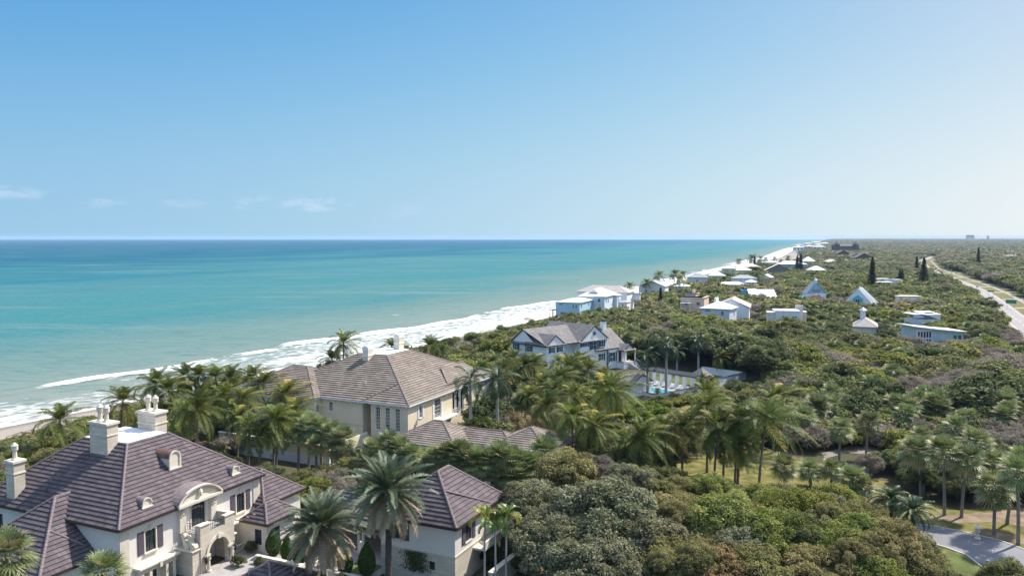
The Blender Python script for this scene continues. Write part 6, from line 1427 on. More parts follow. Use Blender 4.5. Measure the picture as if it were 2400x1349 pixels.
# sabals
for i, (x, y, h, s) in enumerate(((724, 1000, 7.2, 1.1), (752, 1003, 7.0, 1.2), (778, 1018, 6.5, 1.15), (803, 1030, 6.3, 1.25), (700, 1020, 6.0, 1.0), (740, 1045, 5.0, .9), (790, 1052, 5.0, .85), (875, 1055, 5.5, 1.1), (912, 1036, 6.2, 1.25), (938, 1052, 5.6, 1.1), (965, 1062, 5.4, 1.0), (1022, 1072, 5.6, 1.1), (1048, 1066, 6.0, 1.15), (1076, 1062, 6.3, 1.15), (1098, 1080, 5.6, 1.1), (1120, 1084, 5.8, 1.2), (1148, 1080, 6.0, 1.15), (1172, 1068, 6.4, 1.1), (1197, 1076, 6.3, 1.3), (1230, 1088, 5.6, 1.1), (1253, 1086, 5.6, 1.2), (1278, 1062, 6.2, 1.35), (1180, 1108, 4.6, 1.1), (1215, 1112, 4.6, 1.0), (1130, 1108, 4.4, .9), (860, 1078, 4.6, .9), (1000, 1090, 4.6, .8), (1290, 1098, 4.8, 1.0))):
    lb = ['leftmost tall sabal palm before the villa side wall', 'full round sabal palm under the villa small window', 'sabal palm with brown skirt below the villa side wall', 'grey-green sabal palm at the corner of the villa recess', 'sabal palm tucked left of the tall ones by the terrace wall', 'short sabal palm under the tall leftmost one', 'short sabal palm beneath the corner one', 'sabal palm left of the taller date palm crown', 'sabal palm rising behind the taller date palm', 'sabal palm between the date palm and villa low roof', 'low sabal palm under the villa low hip roof', 'sabal palm just behind the guest house ridge tip', 'sabal palm above the guest house ridge', 'sabal palm under the villa low roof, right of the guest ridge', 'dense sabal palm in the row below the villa connector roof', 'middle sabal palm of the row behind the guest house', 'sabal palm in the row below the second low roof corner', 'tall sabal palm against the second low roof', 'largest sabal palm of the row, below the right low roof', 'sabal palm below the right end of the villa roofs', 'round sabal palm right of the largest one in the row', 'dark bushy sabal palm at the right end of the villa low roof', 'low sabal palm in front of the row by the oak', 'low sabal palm beside the grey oak crown', 'low sabal palm directly behind the guest roof eave', 'low sabal palm left behind the taller date palm', 'short sabal palm just left of the guest house ridge', 'short sabal palm at the edge of the grey oak'][i]
    P_('sa', x, y, h, lb, sc=s, group=GS)
P_('sa', 15, 1300, 11, 'sabal palm at the bottom left corner over the mansion wing', Y=62, sc=1.25, group='sabal palms in front of the mansion')
P_('sa', 243, 1338, 9, 'sabal palm at the bottom edge in front of the mansion corner', Y=64, sc=1.15, group='sabal palms in front of the mansion')
# date palms
P_('da', 755, 1232, 8, 'date palm with orange stalks in the courtyard, nearer the mansion', Y=78, sc=.98, group='date palms in the courtyard')
P_('da', 911, 1152, 12, 'taller date palm in front of the guest house', Y=75, sc=1.0, group='date palms in the courtyard')
for x, y, lb in ((1137, 1212, 'left slim bright green palm at the guest house corner'), (1160, 1225, 'middle slim palm at the guest house corner, the lowest crown'), (1187, 1208, 'right slim bright green palm beside the guest house')):
    P_('li', x, y, 8, lb, Y=76, sc=1.0, group='slim palms at the guest house corner')
# royal palms
P_('ro', 1102, 888, 10, 'royal palm in front of the villa balcony', Y=137, sc=1.25, group='royal palms by the villa')
P_('ro', 1166, 888, 10, 'royal palm right of the villa with drooping dark fronds', Y=139, sc=1.2, group='royal palms by the villa')
for x, y, b_, lb in ((1516, 832, (1518, 927), 'left royal palm at the pool corner'), (1562, 808, (1561, 925), 'royal palm rising from the pool front wall'), (1587, 822, (1587, 867), 'royal palm behind the pergola, left of two'), (1637, 800, (1637, 874), 'royal palm behind the pergola middle'), (1684, 795, (1682, 868), 'royal palm behind the gazebo')):
    P_('ro', x, y, 9, lb, base=b_, sc=.95, group='royal palms around the pool')
P_('co', 1690, 838, 8, 'small palm with arching fronds behind the gazebo', base=(1689, 880), sc=.72)
P_('co', 1646, 888, 4, 'small palm at the right end of the pergola', Y=186, sc=.5); P_('co', 1666, 893, 4, 'small palm right beside the pergola end palm', Y=186, sc=.5); P_('py', 1541, 914, 2, 'tiny palm standing on the pool edge', Y=181, sc=.45)
# coconuts between the villa and the white house
for i, (x, y, h, s) in enumerate(((1204, 842, 9.5, .95), (1178, 866, 9, .85), (1228, 856, 9.5, 1), (1252, 852, 9.6, 1), (1313, 886, 8.5, .95), (1333, 862, 9.2, 1.05), (1356, 850, 9.2, 1.0), (1378, 868, 9.0, 1.0), (1310, 850, 8.5, .8), (1281, 953, 7.6, 1.0), (1340, 978, 8.0, 1.05), (1392, 998, 7.6, .95), (1298, 915, 7.5, .85), (1345, 925, 7.5, .9), (1268, 900, 7.5, .8), (1412, 880, 8.5, .8), (1130, 862, 8.5, .7), (1240, 925, 6.5, .7))):
    lb = ['coconut palm with bleached fronds behind the villa, left of the pair', 'low coconut palm behind the villa royal palms', 'left of the two tall twin coconut palms before the white house', 'right of the two tall twin coconut palms before the white house', 'coconut palm in front of the white house middle gable wall', 'big coconut palm hiding the white house upper windows', 'golden coconut palm high against the white house', 'coconut palm in front of the white house entrance wing', 'small coconut palm close under the white house cross gable', 'coconut palm in front of the dry straw grass', 'spreading coconut palm right of the villa low roofs', 'coconut palm with curved brown trunk near the grey oak', 'coconut palm between straw grass and the white house', 'coconut palm mid-height below the big one at the white house', 'slim coconut palm just right of the royal palm', 'coconut palm left of the staircase of the white house', 'far coconut palm showing over the villa right roof end', 'low coconut palm at the edge of the straw grass'][i]
    P_('co', x, y, h, lb, sc=s, group=GB)
P_('co', 1428, 915, 10, 'tall coconut palm with a long bare trunk left of the pool house', base=(1418, 1072), sc=1.12, group=GB)
P_('co', 1447, 928, 9, 'coconut palm leaning against the tallest one by the pool house', base=(1441, 1040), sc=.9, group=GB)
P_('co', 1397, 1016, 8, 'coconut palm with hooked trunk beside the grey oak top', base=(1403, 1090), sc=.9, group=GC)
for x, y, b_, s, lb in ((1504, 1022, (1511, 1133), 1.12, 'coconut palm at the left end of the lawn row'), (1497, 1035, (1498, 1128), .8, 'thin coconut palm hugging the left end one of the lawn row'), (1596, 1004, (1599, 1118), 1.1, 'second coconut palm of the lawn row, with a tan frond'),
    (1657, 955, (1657, 1107), 1.05, 'coconut palm at the back of the row, above the lawn'), (1685, 1002, (1673, 1135), 1.15, 'bushy coconut palm in the centre of the lawn row'), (1700, 1030, (1695, 1122), .9, 'coconut palm right behind the bushy centre one'),
    (1727, 1050, (1722, 1138), .95, 'low coconut palm with pale arching fronds over the lawn'), (1733, 985, (1729, 1134), 1.0, 'coconut palm above the pale arching one'), (1796, 985, (1778, 1153), 1.25, 'large leaning coconut palm with a thick ringed trunk on the lawn'),
    (1814, 938, (1812, 1060), 1.05, 'golden-tipped coconut palm behind the large leaning one'), (1656, 925, (1655, 1050), .95, 'coconut palm with an upright spear frond behind the row'), (1556, 1000, (1556, 1090), .75, 'small coconut palm between the first two of the lawn row')):
    P_('co', x, y, 8, lb, base=b_, sc=s, group=GC)
# sabals right
for x, y, b_, s, lb in ((1970, 1004, (1966, 1090), 1.0, 'sabal palm standing left on the sandy track'), (2036, 990, (2029, 1078), 1.15, 'sabal palm standing right on the sandy track'), (2161, 1022, (2163, 1120), 1.0, 'high sabal palm behind the leftmost pair of trunks'),
    (2146, 1056, (2158, 1165), 1.2, 'sabal palm with bent pale trunk, left in the driveway group'), (2166, 1054, (2164, 1163), 1.0, 'sabal palm twinned with the bent pale trunk'), (2210, 1056, (2213, 1207), 1.3, 'tall sabal palm with a straight white trunk by the drive'),
    (2266, 1078, (2253, 1212), 1.15, 'sabal palm with a leaning trunk right of the straight white one'), (2287, 1036, (2284, 1150), 1.2, 'dark sabal palm behind the leaning one'), (2329, 1084, (2330, 1170), 1.05, 'sabal palm at the back, behind the one on the drive edge'),
    (2332, 1142, (2329, 1252), 1.2, 'sabal palm on the drive edge next to the stone lantern'), (2384, 1106, (2386, 1276), 1.25, 'sabal palm with leaning dark trunk at the right edge'), (2398, 1076, (2360, 1228), 1.15, 'strongly leaning sabal palm behind the right edge one'),
    (1998, 1122, (1990, 1168), 1.05, 'short sabal palm alone on the lawn edge'), (1838, 1092, (1840, 1150), 1.1, 'short sabal palm with brown skirt right of the large leaning palm'), (1897, 1100, (1900, 1140), 1.1, 'pale short sabal palm left of the lawn edge'), (1949, 1100, (1948, 1145), 1.0, 'short sabal palm at the lawn, second from the sandy track'), (2022, 1138, (2022, 1175), .95, 'short sabal palm drooping over the lawn edge')):
    P_('sa', x, y, 8, lb, base=b_, sc=s, group=GR)
P_('py', 2088, 1168, 3, 'dark feathery palm by the driveway, upper of two', Y=98, sc=1.1, group='feathery palms by the driveway'); P_('py', 2140, 1196, 3, 'dark feathery palm overhanging the driveway', Y=94, sc=1.15, group='feathery palms by the driveway')
for i, (x, y) in enumerate(((2043, 903), (1949, 922), (2130, 950), (2100, 945), (2150, 938), (2185, 945), (2120, 968), (1915, 955), (1885, 975), (2075, 760), (1985, 745), (1915, 950), (1760, 825), (2240, 1000))):
    P_('sa', x, y, 5.0, ['sabal palm crown above the purple thicket, straight behind the track palms', 'sabal palm crown left of the purple thicket', 'first of three sabal crowns in the middle of the thicket', 'sabal crown left in the thicket trio', 'sabal crown behind the thicket trio', 'rightmost sabal crown of the thicket row', 'low sabal crown under the thicket trio', 'sabal crown at the pool side of the thicket', 'sabal crown just above the golden-tipped coconut palm', 'sabal crown beside the cupola house', 'sabal crown left of the cupola house', 'second sabal crown at the pool side of the thicket', 'sabal crown over the dark trees behind the gazebo', 'lone sabal crown at the far right thicket'][i], sc=1.25, group='sabal palms scattered in the scrub')
P_('co', 1875, 905, 4.5, 'small yellow-tipped palm in the green scrub right of the garden wall', sc=.6)
P_('co', 2234, 815, 4.2, 'young yellowish palm below the long sage house', sc=.8); P_('co', 1788, 722, 4.5, 'yellow palm beside the boxy white house', sc=.7)
for i, (x, y, Y, s) in enumerate(((1475, 670, 430, 1), (1515, 662, 480, 1.1), (1544, 645, 500, 1.2), (1582, 643, 520, 1.3), (1601, 644, 540, 1.0), (1592, 655, 500, 1.1), (1732, 612, 900, 1.3), (1762, 606, 880, 1.8), (1782, 607, 900, 1.4), (1795, 607, 950, 1.2), (1815, 606, 980, 1.2), (1847, 605, 1000, 1.4), (1850, 652, 640, 1.3), (1830, 612, 930, 1.0))):
    lb = ['palm peeping over the third beach house', 'bent palm left of the grey-roofed beach house', 'palm outlined on the sea above the grey-roofed beach house', 'tallest palm right of the grey-roofed beach house', 'palm right next to the tallest colony palm', 'lower palm of the trio at the grey-roofed house', 'lone far palm at the water left of the cream roof', 'big shaggy palm over the cream roof', 'palm right of the big shaggy one', 'far palm in front of the beach foam, left', 'far palm in front of the beach foam, middle', 'far palm at the right end of the beach palms', 'palm among the colony gardens below the brown gable', 'small far palm before the small pale roof'][i]
    P_('co', x, y, 9, lb, Y=Y, sc=s, group='far palms of the beach colony')
# Norfolk pines
def pine_mesh(h, seed, w=.17):
    g = np.random.default_rng(seed); C_, N_, U_, Wd, Hd = [], [], [], [], []
    z = h*.12
    while z < h*.985:
        L_ = max(.35, h*w*(1-(z/h))**.62*g.uniform(.75, 1.12)); nb = 7
        for i in range(nb):
            a = 2*math.pi*i/nb+g.uniform(0, 1)
            for t in np.linspace(.1, 1, 12):
                C_.append([math.cos(a)*L_*t+g.normal()*.1, math.sin(a)*L_*t+g.normal()*.1, z-.05*L_*t+.28*L_*t*t+g.normal()*.08]); N_.append([g.normal()*.5, g.normal()*.5, 1]); U_.append([math.cos(a), math.sin(a), .2]); Wd.append(.55); Hd.append(1.0)
        z += h*.021*g.uniform(.85, 1.2)
    return leaf_mesh('crown', C_, np.array(N_), np.array(U_), np.array(Wd)*h/22, np.array(Hd)*h/22, g.random(len(C_))*.8, ['lf_pine'])
for i, (x, yt, bx, by, w_) in enumerate(((2043, 601, 2043, 682, .15), (2165, 603, 2164, 676, .19), (2148, 600, 2148, 640, .17), (2105, 631, 2108, 668, .2), (2114, 632, 2114, 668, .2), (2292, 579, 2292, 632, .12), (1875, 594, 1876, 642, .17), (1866, 598, 1868, 640, .17), (1765, 599, 1768, 640, .14), (1549, 673, 1548, 718, .17), (1684, 664, 1684, 692, .15), (1886, 652, 1886, 672, .16))):
    lb = ['tall narrow Norfolk pine standing alone near the colony', 'tall ragged Norfolk pine at the highway edge', 'smaller Norfolk pine behind the ragged highway one', 'left of the close pair of Norfolk pines', 'right of the close pair of Norfolk pines', 'slender lone pine beyond the highway on the right', 'tall pine in front of the teal two-storey house', 'left twin of the pine at the teal two-storey house', 'dark shaggy tree above the cream beach roof', 'dark cypress near the three beach houses', 'small dark cypress right of the peach house', 'small cypress left of the turquoise A-frame'][i]
    b_ = at(bx, by, 0); t_ = atY(x, yt, b_.y); h = t_.z
    o = empty('norfolk_pine', (b_.x, b_.y, 0), 0, lb, 'pine tree', 'dark pines rising over the scrub'); inst('crown', pine_mesh(h, i, w_), o); m = MB().use('bark'); m.tube([(0, 0, 0), (0, 0, h*.6), (0, 0, h)], [.35, .2, .04], 6); inst('trunk', m.mesh('trunk'), o)
# topiary cones in the courtyard
TP = {}
def cone_mesh(seed, h, r):
    g = np.random.default_rng(seed); n = 5200; t = g.random(n)**.8; a = g.random(n)*2*np.pi; rr = r*np.sin(np.clip(.35+t*2.7, 0, 3.05))**.75*(1-.35*t)*g.uniform(.9, 1.04, n)
    C_ = np.stack([rr*np.cos(a), rr*np.sin(a), .1+t*h], 1); N_ = np.stack([np.cos(a), np.sin(a), np.full(n, .35)], 1)+g.normal(size=(n, 3))*.45
    return leaf_mesh('foliage', C_, N_, g.normal(size=(n, 3)), .10, .15, g.random(n), ['lf_topiary'])
for i, (x, y, h, r) in enumerate(((15.6, -4.9-.6, 2.9, 1.0), (15.0, -8.0, 2.7, .85), (14.1, -10.6, 2.9, .95), (14.8, -13.9, 2.6, .75), (14.5, -16.2, 3.0, .95), (15.6, -18.2, 3.4, 1.1))):
    lb = ['rounded dark green topiary nearest the mansion', 'topiary bush second from the mansion', 'sunlit cone topiary left of the garden steps', 'narrow cone topiary right behind the date palm trunk', 'cone topiary on the lawn in front of the finial', 'dark shaded cone topiary nearest the guest house'][i]
    o = empty('topiary', loc1(x, y), 0, lb, 'topiary', 'clipped topiary cones in the courtyard'); inst('foliage', cone_mesh(i, h, r), o); MB().use('bark').box(-.05, .05, -.05, .05, 0, h*.6).build('stem', o)
# ================================================================ SCRUB AND TREES
KINDS = dict(grey='lf_grey', green='lf_green', olive='lf_olive', dark='lf_dark', mid='lf_mid', grape='lf_grape', bare='lf_bare', straw='lf_straw', rust='lf_rust', lime='lf_hedge')
def protos(kind, lod, k):
    lf = KINDS[kind]; br = kind in ('bare', 'straw')
    big = 1.35 if kind in ('grape', 'lime') else 1.0
    P = dict(n=dict(R_=5, Hc=2.9, nl=38, leaf=.19*big, nleaf=int(27000/big), lobe=.235), m=dict(R_=5, Hc=2.7, nl=20, leaf=.42*big, nleaf=int(4200/big), lobe=.30), f=dict(R_=5, Hc=2.4, nl=12, leaf=1.05, nleaf=620, lobe=.36), x=dict(R_=5, Hc=2.2, nl=8, leaf=1.9, nleaf=170, lobe=.42))[lod]
    return [crown_mesh('crown', lf, hash((kind, lod, i)) % 9973 if False else (sum(map(ord, kind))*31+ord(lod)*7+i), bare=br, **P) for i in range(k)]
PR = {}
def proto(kind, lod):
    if kind == 'sabal': return SA
    if (kind, lod) not in PR: PR[kind, lod] = protos(kind, lod, dict(n=3, m=3, f=2, x=1)[lod])
    return PR[kind, lod]
TR = [trunk_mesh('trunk', 4.2, .2, s, 6, 3.2) for s in range(3)]
def tree(kind, x, y, zc, rad, hk, label, cat, group, lod='n', name=None, rz=None):
    """crown centre height zc, radius rad, hk = height factor"""
    gz_ = float(ground_z(np.array(x), np.array(y)))
    o = empty(name or 'tree', (x, y, gz_), 0, label, cat, group); s = rad/5
    inst('crown', rnd.choice(proto(kind, lod)), o, (0, 0, zc-gz_*0), rnd.uniform(0, 6.28) if rz is None else rz, (s*rnd.uniform(.92, 1.08), s*rnd.uniform(.92, 1.08), s*hk), (rnd.uniform(-.06, .06), rnd.uniform(-.06, .06)))
    ts = max(.3, (zc+.3)/4.2); inst('trunk', rnd.choice(TR), o, (0, 0, 0), rnd.uniform(0, 6), (s*.9, s*.9, ts)); return o
def tree_at(kind, px, py, zc, rad, label, hk=1.0, cat='tree', group=None, lod='n', name='tree'):
    c = at(px, py, zc); return tree(kind, c.x, c.y, zc, rad, hk, label, cat, group, lod, name)
# --- hero trees, placed one by one
GO = 'grey-green oaks in the foreground'; GG = 'bright green trees left of the driveway'; GBn = 'bronze-leaved trees along the bottom edge'
for a in (
 ('olive', 1330, 1122, 6.5, 4.6, 'bronze-grey domed oak directly behind the guest house palms', 1.1, GO), ('grey', 1262, 1190, 5.6, 4.0, 'grey oak crown closest to the slim palms', 1.15, GO),
 ('grey', 1400, 1225, 6.2, 6.4, 'largest silver-grey oak crown in the foreground', 1.0, GO), ('grey', 1300, 1275, 4.8, 4.6, 'silver-grey oak hanging over the brick ground', 1.05, GO),
 ('grey', 1480, 1140, 6.0, 3.9, 'grey oak crown just behind the largest one', 1.05, GO), ('grey', 1500, 1270, 5.2, 4.8, 'grey oak right of the largest one, low in the picture', 1.05, GO),
 ('olive', 1545, 1170, 5.0, 3.4, 'bronze-topped oak between the grey oaks and the coconut row', 1.05, GO), ('bare', 1395, 1105, 6.2, 3.2, 'leafless grey twiggy tree at the back of the oaks', 1.0, GO),
 ('grey', 1395, 1335, 4.2, 5.0, 'dark grey oak cut by the bottom edge', 1.0, GO), ('grey', 1250, 1240, 4.6, 2.8, 'small grey oak at the garden wall end', 1.2, GO),
 ('olive', 1650, 1165, 3.6, 3.0, 'low bronze shrub at the foot of the centre coconut palms', 1.0, GG), ('olive', 1600, 1215, 5.0, 4.0, 'olive-brown tree where grey oaks meet green trees', 1.0, GG),
 ('green', 1705, 1230, 5.2, 5.2, 'yellow-green tree in the middle of the foreground mass', 1.0, GG), ('green', 1790, 1180, 4.0, 3.4, 'small yellow-green tree behind the foreground mass', 1.0, GG),
 ('olive', 1830, 1170, 3.4, 3.4, 'olive shrub at the foot of the large leaning coconut palm', .9, GG), ('green', 1880, 1215, 5.0, 4.8, 'bright green tree below the short pale sabal palm', 1.0, GG),
 ('green', 1960, 1180, 3.6, 3.6, 'bright green tree at the back edge facing the lawn', 1.0, GG), ('green', 1810, 1265, 5.0, 4.6, 'bright green tree with dark hollow beneath', 1.0, GG),
 ('olive', 2010, 1230, 4.2, 3.8, 'olive tree above the feathery driveway palms', 1.0, GG), ('green', 1990, 1290, 4.6, 4.3, 'dense green tree where dark branches show', 1.0, GG),
 ('olive', 2080, 1285, 4.4, 4.3, 'round olive tree at the driveway curve', 1.05, GG), ('grey', 1740, 1290, 4.6, 3.6, 'grey-green tree inside the yellow-green mass', 1.0, GG),
 ('olive', 1560, 1325, 4.0, 4.6, 'bronze tree at the bottom centre beside the grey oaks', 1.0, GBn), ('rust', 1680, 1350, 3.6, 4.2, 'russet-tinted tree at the bottom edge centre', .95, GBn),
 ('olive', 1800, 1345, 3.8, 4.4, 'bronze tree at the bottom edge right of the russet one', .95, GBn), ('olive', 1915, 1345, 3.8, 4.2, 'bronze tree at the bottom edge below the dark branches', .95, GBn),
 ('green', 2030, 1345, 3.8, 4.0, 'green tree at the bottom edge near the drive', .95, GBn), ('olive', 2140, 1335, 2.8, 3.6, 'wide olive shrub between drive and bottom edge', .9, GBn),
 ('mid', 2370, 1365, 1.6, 3.6, 'loose green shrub at the bottom right corner', .9, GBn), ('mid', 2210, 1378, 1.4, 3.2, 'green shrub at the bottom edge by the green strip', .8, GBn),
 ('dark', 1205, 1285, 1.4, 1.9, 'dark glossy shrub beside the guest house wall', 1.2, 'shrubs by the guest house'), ('dark', 1222, 1320, 1.0, 1.7, 'rounded green shrub below the slim palms', 1.2, 'shrubs by the guest house'), ('dark', 1150, 1300, 1.2, 1.6, 'clipped dark shrub against the ashlar wall', 1.2, 'shrubs by the guest house')):
    tree_at(a[0], a[1], a[2], a[3], a[4], a[5], a[6], 'shrub' if 'shrub' in a[5] else 'tree', a[7])
for a in (('grape', 2165, 1298, .9, 2.3, 'rounded clipped sea-grape hedge end at the driveway bend', .75), ('grape', 2120, 1262, .9, 2.2, 'rounded clipped sea-grape hedge at the inside of the drive', .75), ('grape', 2145, 1280, 1.0, 2.4, 'middle clipped sea-grape mound along the drive', .75), ('grape', 2178, 1320, .8, 1.8, 'lowest clipped sea-grape mound at the green strip', .75)):
    tree_at(*a[:6], a[6], 'hedge', 'clipped hedge mounds at the drive', 'n', 'hedge')
for i, (px, py, r_) in enumerate(((1455, 958, 2.6), (1480, 950, 2.4), (1500, 960, 2.8), (1525, 955, 2.4), (1545, 968, 2.2), (1468, 975, 2.4), (1510, 978, 2.2))):
    tree_at('lime', px, py, 1.2, r_, ['leftmost lime-green bush in front of the pool house', 'lime-green bush under the pool wall corner', 'biggest lime-green bush of the patch below the pool', 'lime-green bush near the pool wall tip', 'rightmost lime-green bush by the hedge', 'near left lime-green bush of the patch', 'near right lime-green bush of the patch'][i], .8, 'bush', 'lime-green bushes below the pool', 'm', 'bush')
for i, (px, py) in enumerate(((1560, 948), (1580, 943), (1600, 939), (1622, 935), (1645, 930))):
    tree_at('green', px, py, .9, 1.9, ['hedge mound at the pool wall tip', 'second hedge mound along the pool front wall', 'middle hedge mound along the pool front wall', 'fourth hedge mound along the pool front wall', 'hedge mound at the right end of the pool front wall'][i], .75, 'hedge', 'hedge outside the pool wall', 'm', 'hedge')
for i, (px, py) in enumerate(((1196, 985), (1214, 978), (1232, 985), (1250, 975), (1268, 984), (1286, 978), (1304, 986), (1322, 996), (1206, 1000), (1226, 1002), (1246, 998), (1300, 1004))):
    tree_at('straw', px, py, 1.6, 2.9, f"tall dry reed clump, {['first', 'second', 'third', 'fourth', 'fifth', 'sixth', 'seventh', 'eighth'][i]} from the villa along the back row" if i < 8 else f"tall dry reed clump in the front row, {['leftmost', 'second', 'third', 'rightmost'][i-8]}", 1.3, 'reeds', 'dry straw-coloured reeds right of the villa', 'm', 'reed_clump')
for i, (x, y, r_) in enumerate(((15.2, -2.6, .8), (11.6, -4.2, .8), (12.1, -6.6, .7), (12.1, -9.2, .65), (11.9, -13.2, .7), (12.2, -17.4, .8), (20.5, 1.0, .7))):
    q = loc1(x, y); tree('dark', q.x, q.y, .55, r_, 1.5, ['low dark shrub at the foot of the balustrade', 'low rounded shrub in front of the mansion porch', 'low rounded shrub below the first topiary', 'low rounded shrub below the second topiary', 'low shrub in front of the narrow cone topiary', 'low shrub in front of the shaded cone topiary', 'low shrub in the corner behind the bay roof'][i], 'shrub', 'low shrubs of the courtyard', 'm', 'shrub')
# climbing vine on the guest house wall and the potted tree on the villa balcony
g_ = np.random.default_rng(3); n_ = 900; C_ = np.stack([np.full(n_, 16.42)-g_.random(n_)*.35, -23.9+g_.normal(size=n_)*.75, 1.1+g_.random(n_)**.8*2.1], 1); C_[:, 1] += (C_[:, 2]-1.5)*.1*g_.normal(size=n_)
vn = leaf_mesh('foliage', C_, np.c_[-np.ones(n_), g_.normal(size=(n_, 2))*.6], g_.normal(size=(n_, 3)), .14, .2, g_.random(n_)*.8, ['lf_dark'])
vo_ = bpy.data.objects.new('wall_vine', vn); COL.objects.link(vo_); vo_.location = H1.location; vo_.rotation_euler = (0, 0, ANG); tag(vo_, 'dark climbing vine clinging to the guest house stone wall', 'vine')

FILL = []
for i in range(44):
    px, py = rnd.uniform(1230, 2060), rnd.uniform(1150, 1345)
    if px < 1330 and py < 1200: continue
    if px > 1960 and py < 1240: continue
    kd = 'grey' if px < 1520 else ('green' if 1660 < px < 2030 and py < 1300 else 'olive')
    if rnd.random() < .3: kd = rnd.choice(('olive', 'grey', 'green', 'mid'))
    FILL.append((kd, px, py, 5.6-(py-1150)/200*1.2+rnd.uniform(-.5, 1.1), rnd.uniform(1.5, 2.9)))
# --- where nothing grows
def inpoly(p, poly):
    x, y = p; c = False
    for i in range(len(poly)):
        x1, y1 = poly[i][0], poly[i][1]; x2, y2 = poly[i-1][0], poly[i-1][1]
        if (y1 > y) != (y2 > y) and x < (x2-x1)*(y-y1)/(y2-y1)+x1: c = not c
    return c
def segd(p, a, b):
    ax, ay, bx, by = a[0], a[1], b[0], b[1]; dx, dy = bx-ax, by-ay; t = max(0, min(1, ((p[0]-ax)*dx+(p[1]-ay)*dy)/(dx*dx+dy*dy+1e-9))); return math.hypot(p[0]-ax-t*dx, p[1]-ay-t*dy)
def rect(f, x0, x1, y0, y1): return [f(x0, y0), f(x1, y0), f(x1, y1), f(x0, y1)]
def loc2(x, y):
    c, s_ = math.cos(ANG), math.sin(ANG); return Vector((-17.146+c*x-s_*y, 130.76+s_*x+c*y, 0))
NO = [(rect(loc1, -7, 29, -33, 23), .8), (rect(loc2, -12, 33, -1, 38), .5), (rect(loc2, -8, 7, -28, 1), .3), (rect(loc3, 0, 32, -2, 14), .8), (rect(loc3, -3.5, 37, -35, -6), .6), (rect(loc3, 26, 32, -8, 0), .8),
      (px_poly(lawn_px), .45), ([tuple(p) for p in dp], .6), (px_poly([(1945, 1066), (1990, 1050), (2040, 1048), (2100, 1070), (2080, 1082), (2060, 1100), (2010, 1104)]), .25), (px_poly([(1560, 960), (1660, 945), (1650, 972), (1500, 1010)]), .5), (px_poly([(1440, 1010), (1500, 990), (1545, 1010), (1500, 1045), (1440, 1040)]), .4)]
for o in list(bpy.data.objects):      # every distant house keeps its own plot clear
    if o.parent is None and o.get('category') in ('house', 'condominium', 'hotel', 'lodge') and o is not H3:
        bb = [ch.matrix_local @ Vector(c) for ch in o.children if ch.type == 'MESH' and ch.name.startswith(('wall', 'roof', 'bay', 'annex')) for c in ch.bound_box]
        x0, x1, y0, y1 = min(v.x for v in bb), max(v.x for v in bb), min(v.y for v in bb), max(v.y for v in bb)
        c, s_ = math.cos(o.rotation_euler.z), math.sin(o.rotation_euler.z); f = lambda x, y: (o.location.x+c*x-s_*y, o.location.y+s_*x+c*y)
        NO.append(([f(x0, y0), f(x1, y0), f(x1, y1), f(x0, y1)], .75))
NHOUSE = NO[11:]; NO.append((px_poly([(500, 1070), (880, 1080), (880, 1118), (700, 1140), (560, 1128)]), .3))
NOB = [(min(p[0] for p in q)-9, max(p[0] for p in q)+9, min(p[1] for p in q)-9, max(p[1] for p in q)+9) for q, _ in NO]
def free(x, y, r):
    for (q, k), b_ in zip(NO, NOB):
        if b_[0] < x < b_[1] and b_[2] < y < b_[3]:
            if inpoly((x, y), q): return False
            rr_ = r*k
            for i in range(len(q)):
                if segd((x, y), q[i], q[i-1]) < rr_: return False
    ro = (x-road_pt(y, 0)[0])/1.13
    if y < 1500 and -r*.80 < ro < 22.5+r*.7: return False
    return True
def pix(x, y, z):
    f = y*_cp-(z-CAMH)*_sp; u = y*_sp+(z-CAMH)*_cp; return 1200+FPX*x/f, 674.5-FPX*u/f
def ell(px, py, *e): return any(((px-a)/c)**2+((py-b)/d)**2 < 1 for a, b, c, d in e)
def vnoise(x, y, s, seed=0):
    return .5+.25*(math.sin(x/s+seed)+math.sin(y/s*1.13+seed*2.1)*math.cos(x/s*.7-seed))+.12*math.sin((x+y)/s*2.3+seed*3)
BARE = ((1850, 912, 88, 18), (2170, 912, 118, 20), (1935, 950, 115, 20), (2350, 1015, 130, 28), (2130, 1005, 60, 14), (2340, 862, 90, 20), (1560, 775, 45, 12), (2370, 700, 70, 16), (1870, 1020, 45, 26), (1770, 722, 34, 10), (1945, 700, 50, 10), (2380, 790, 40, 20), (2240, 960, 70, 9))
GRN = ((1960, 830, 160, 22), (2330, 930, 120, 26), (2260, 850, 60, 20), (1720, 760, 110, 20), (1930, 868, 120, 16), (1770, 800, 60, 14), (2080, 880, 90, 20), (2200, 740, 80, 20), (1800, 770, 60, 12))
DRK = ((1700, 850, 130, 50), (1590, 850, 90, 40), (2370, 960, 60, 30), (1420, 700, 60, 20), (2080, 770, 60, 20), (2200, 1120, 160, 50), (2330, 1120, 120, 40), (1490, 1085, 60, 25))
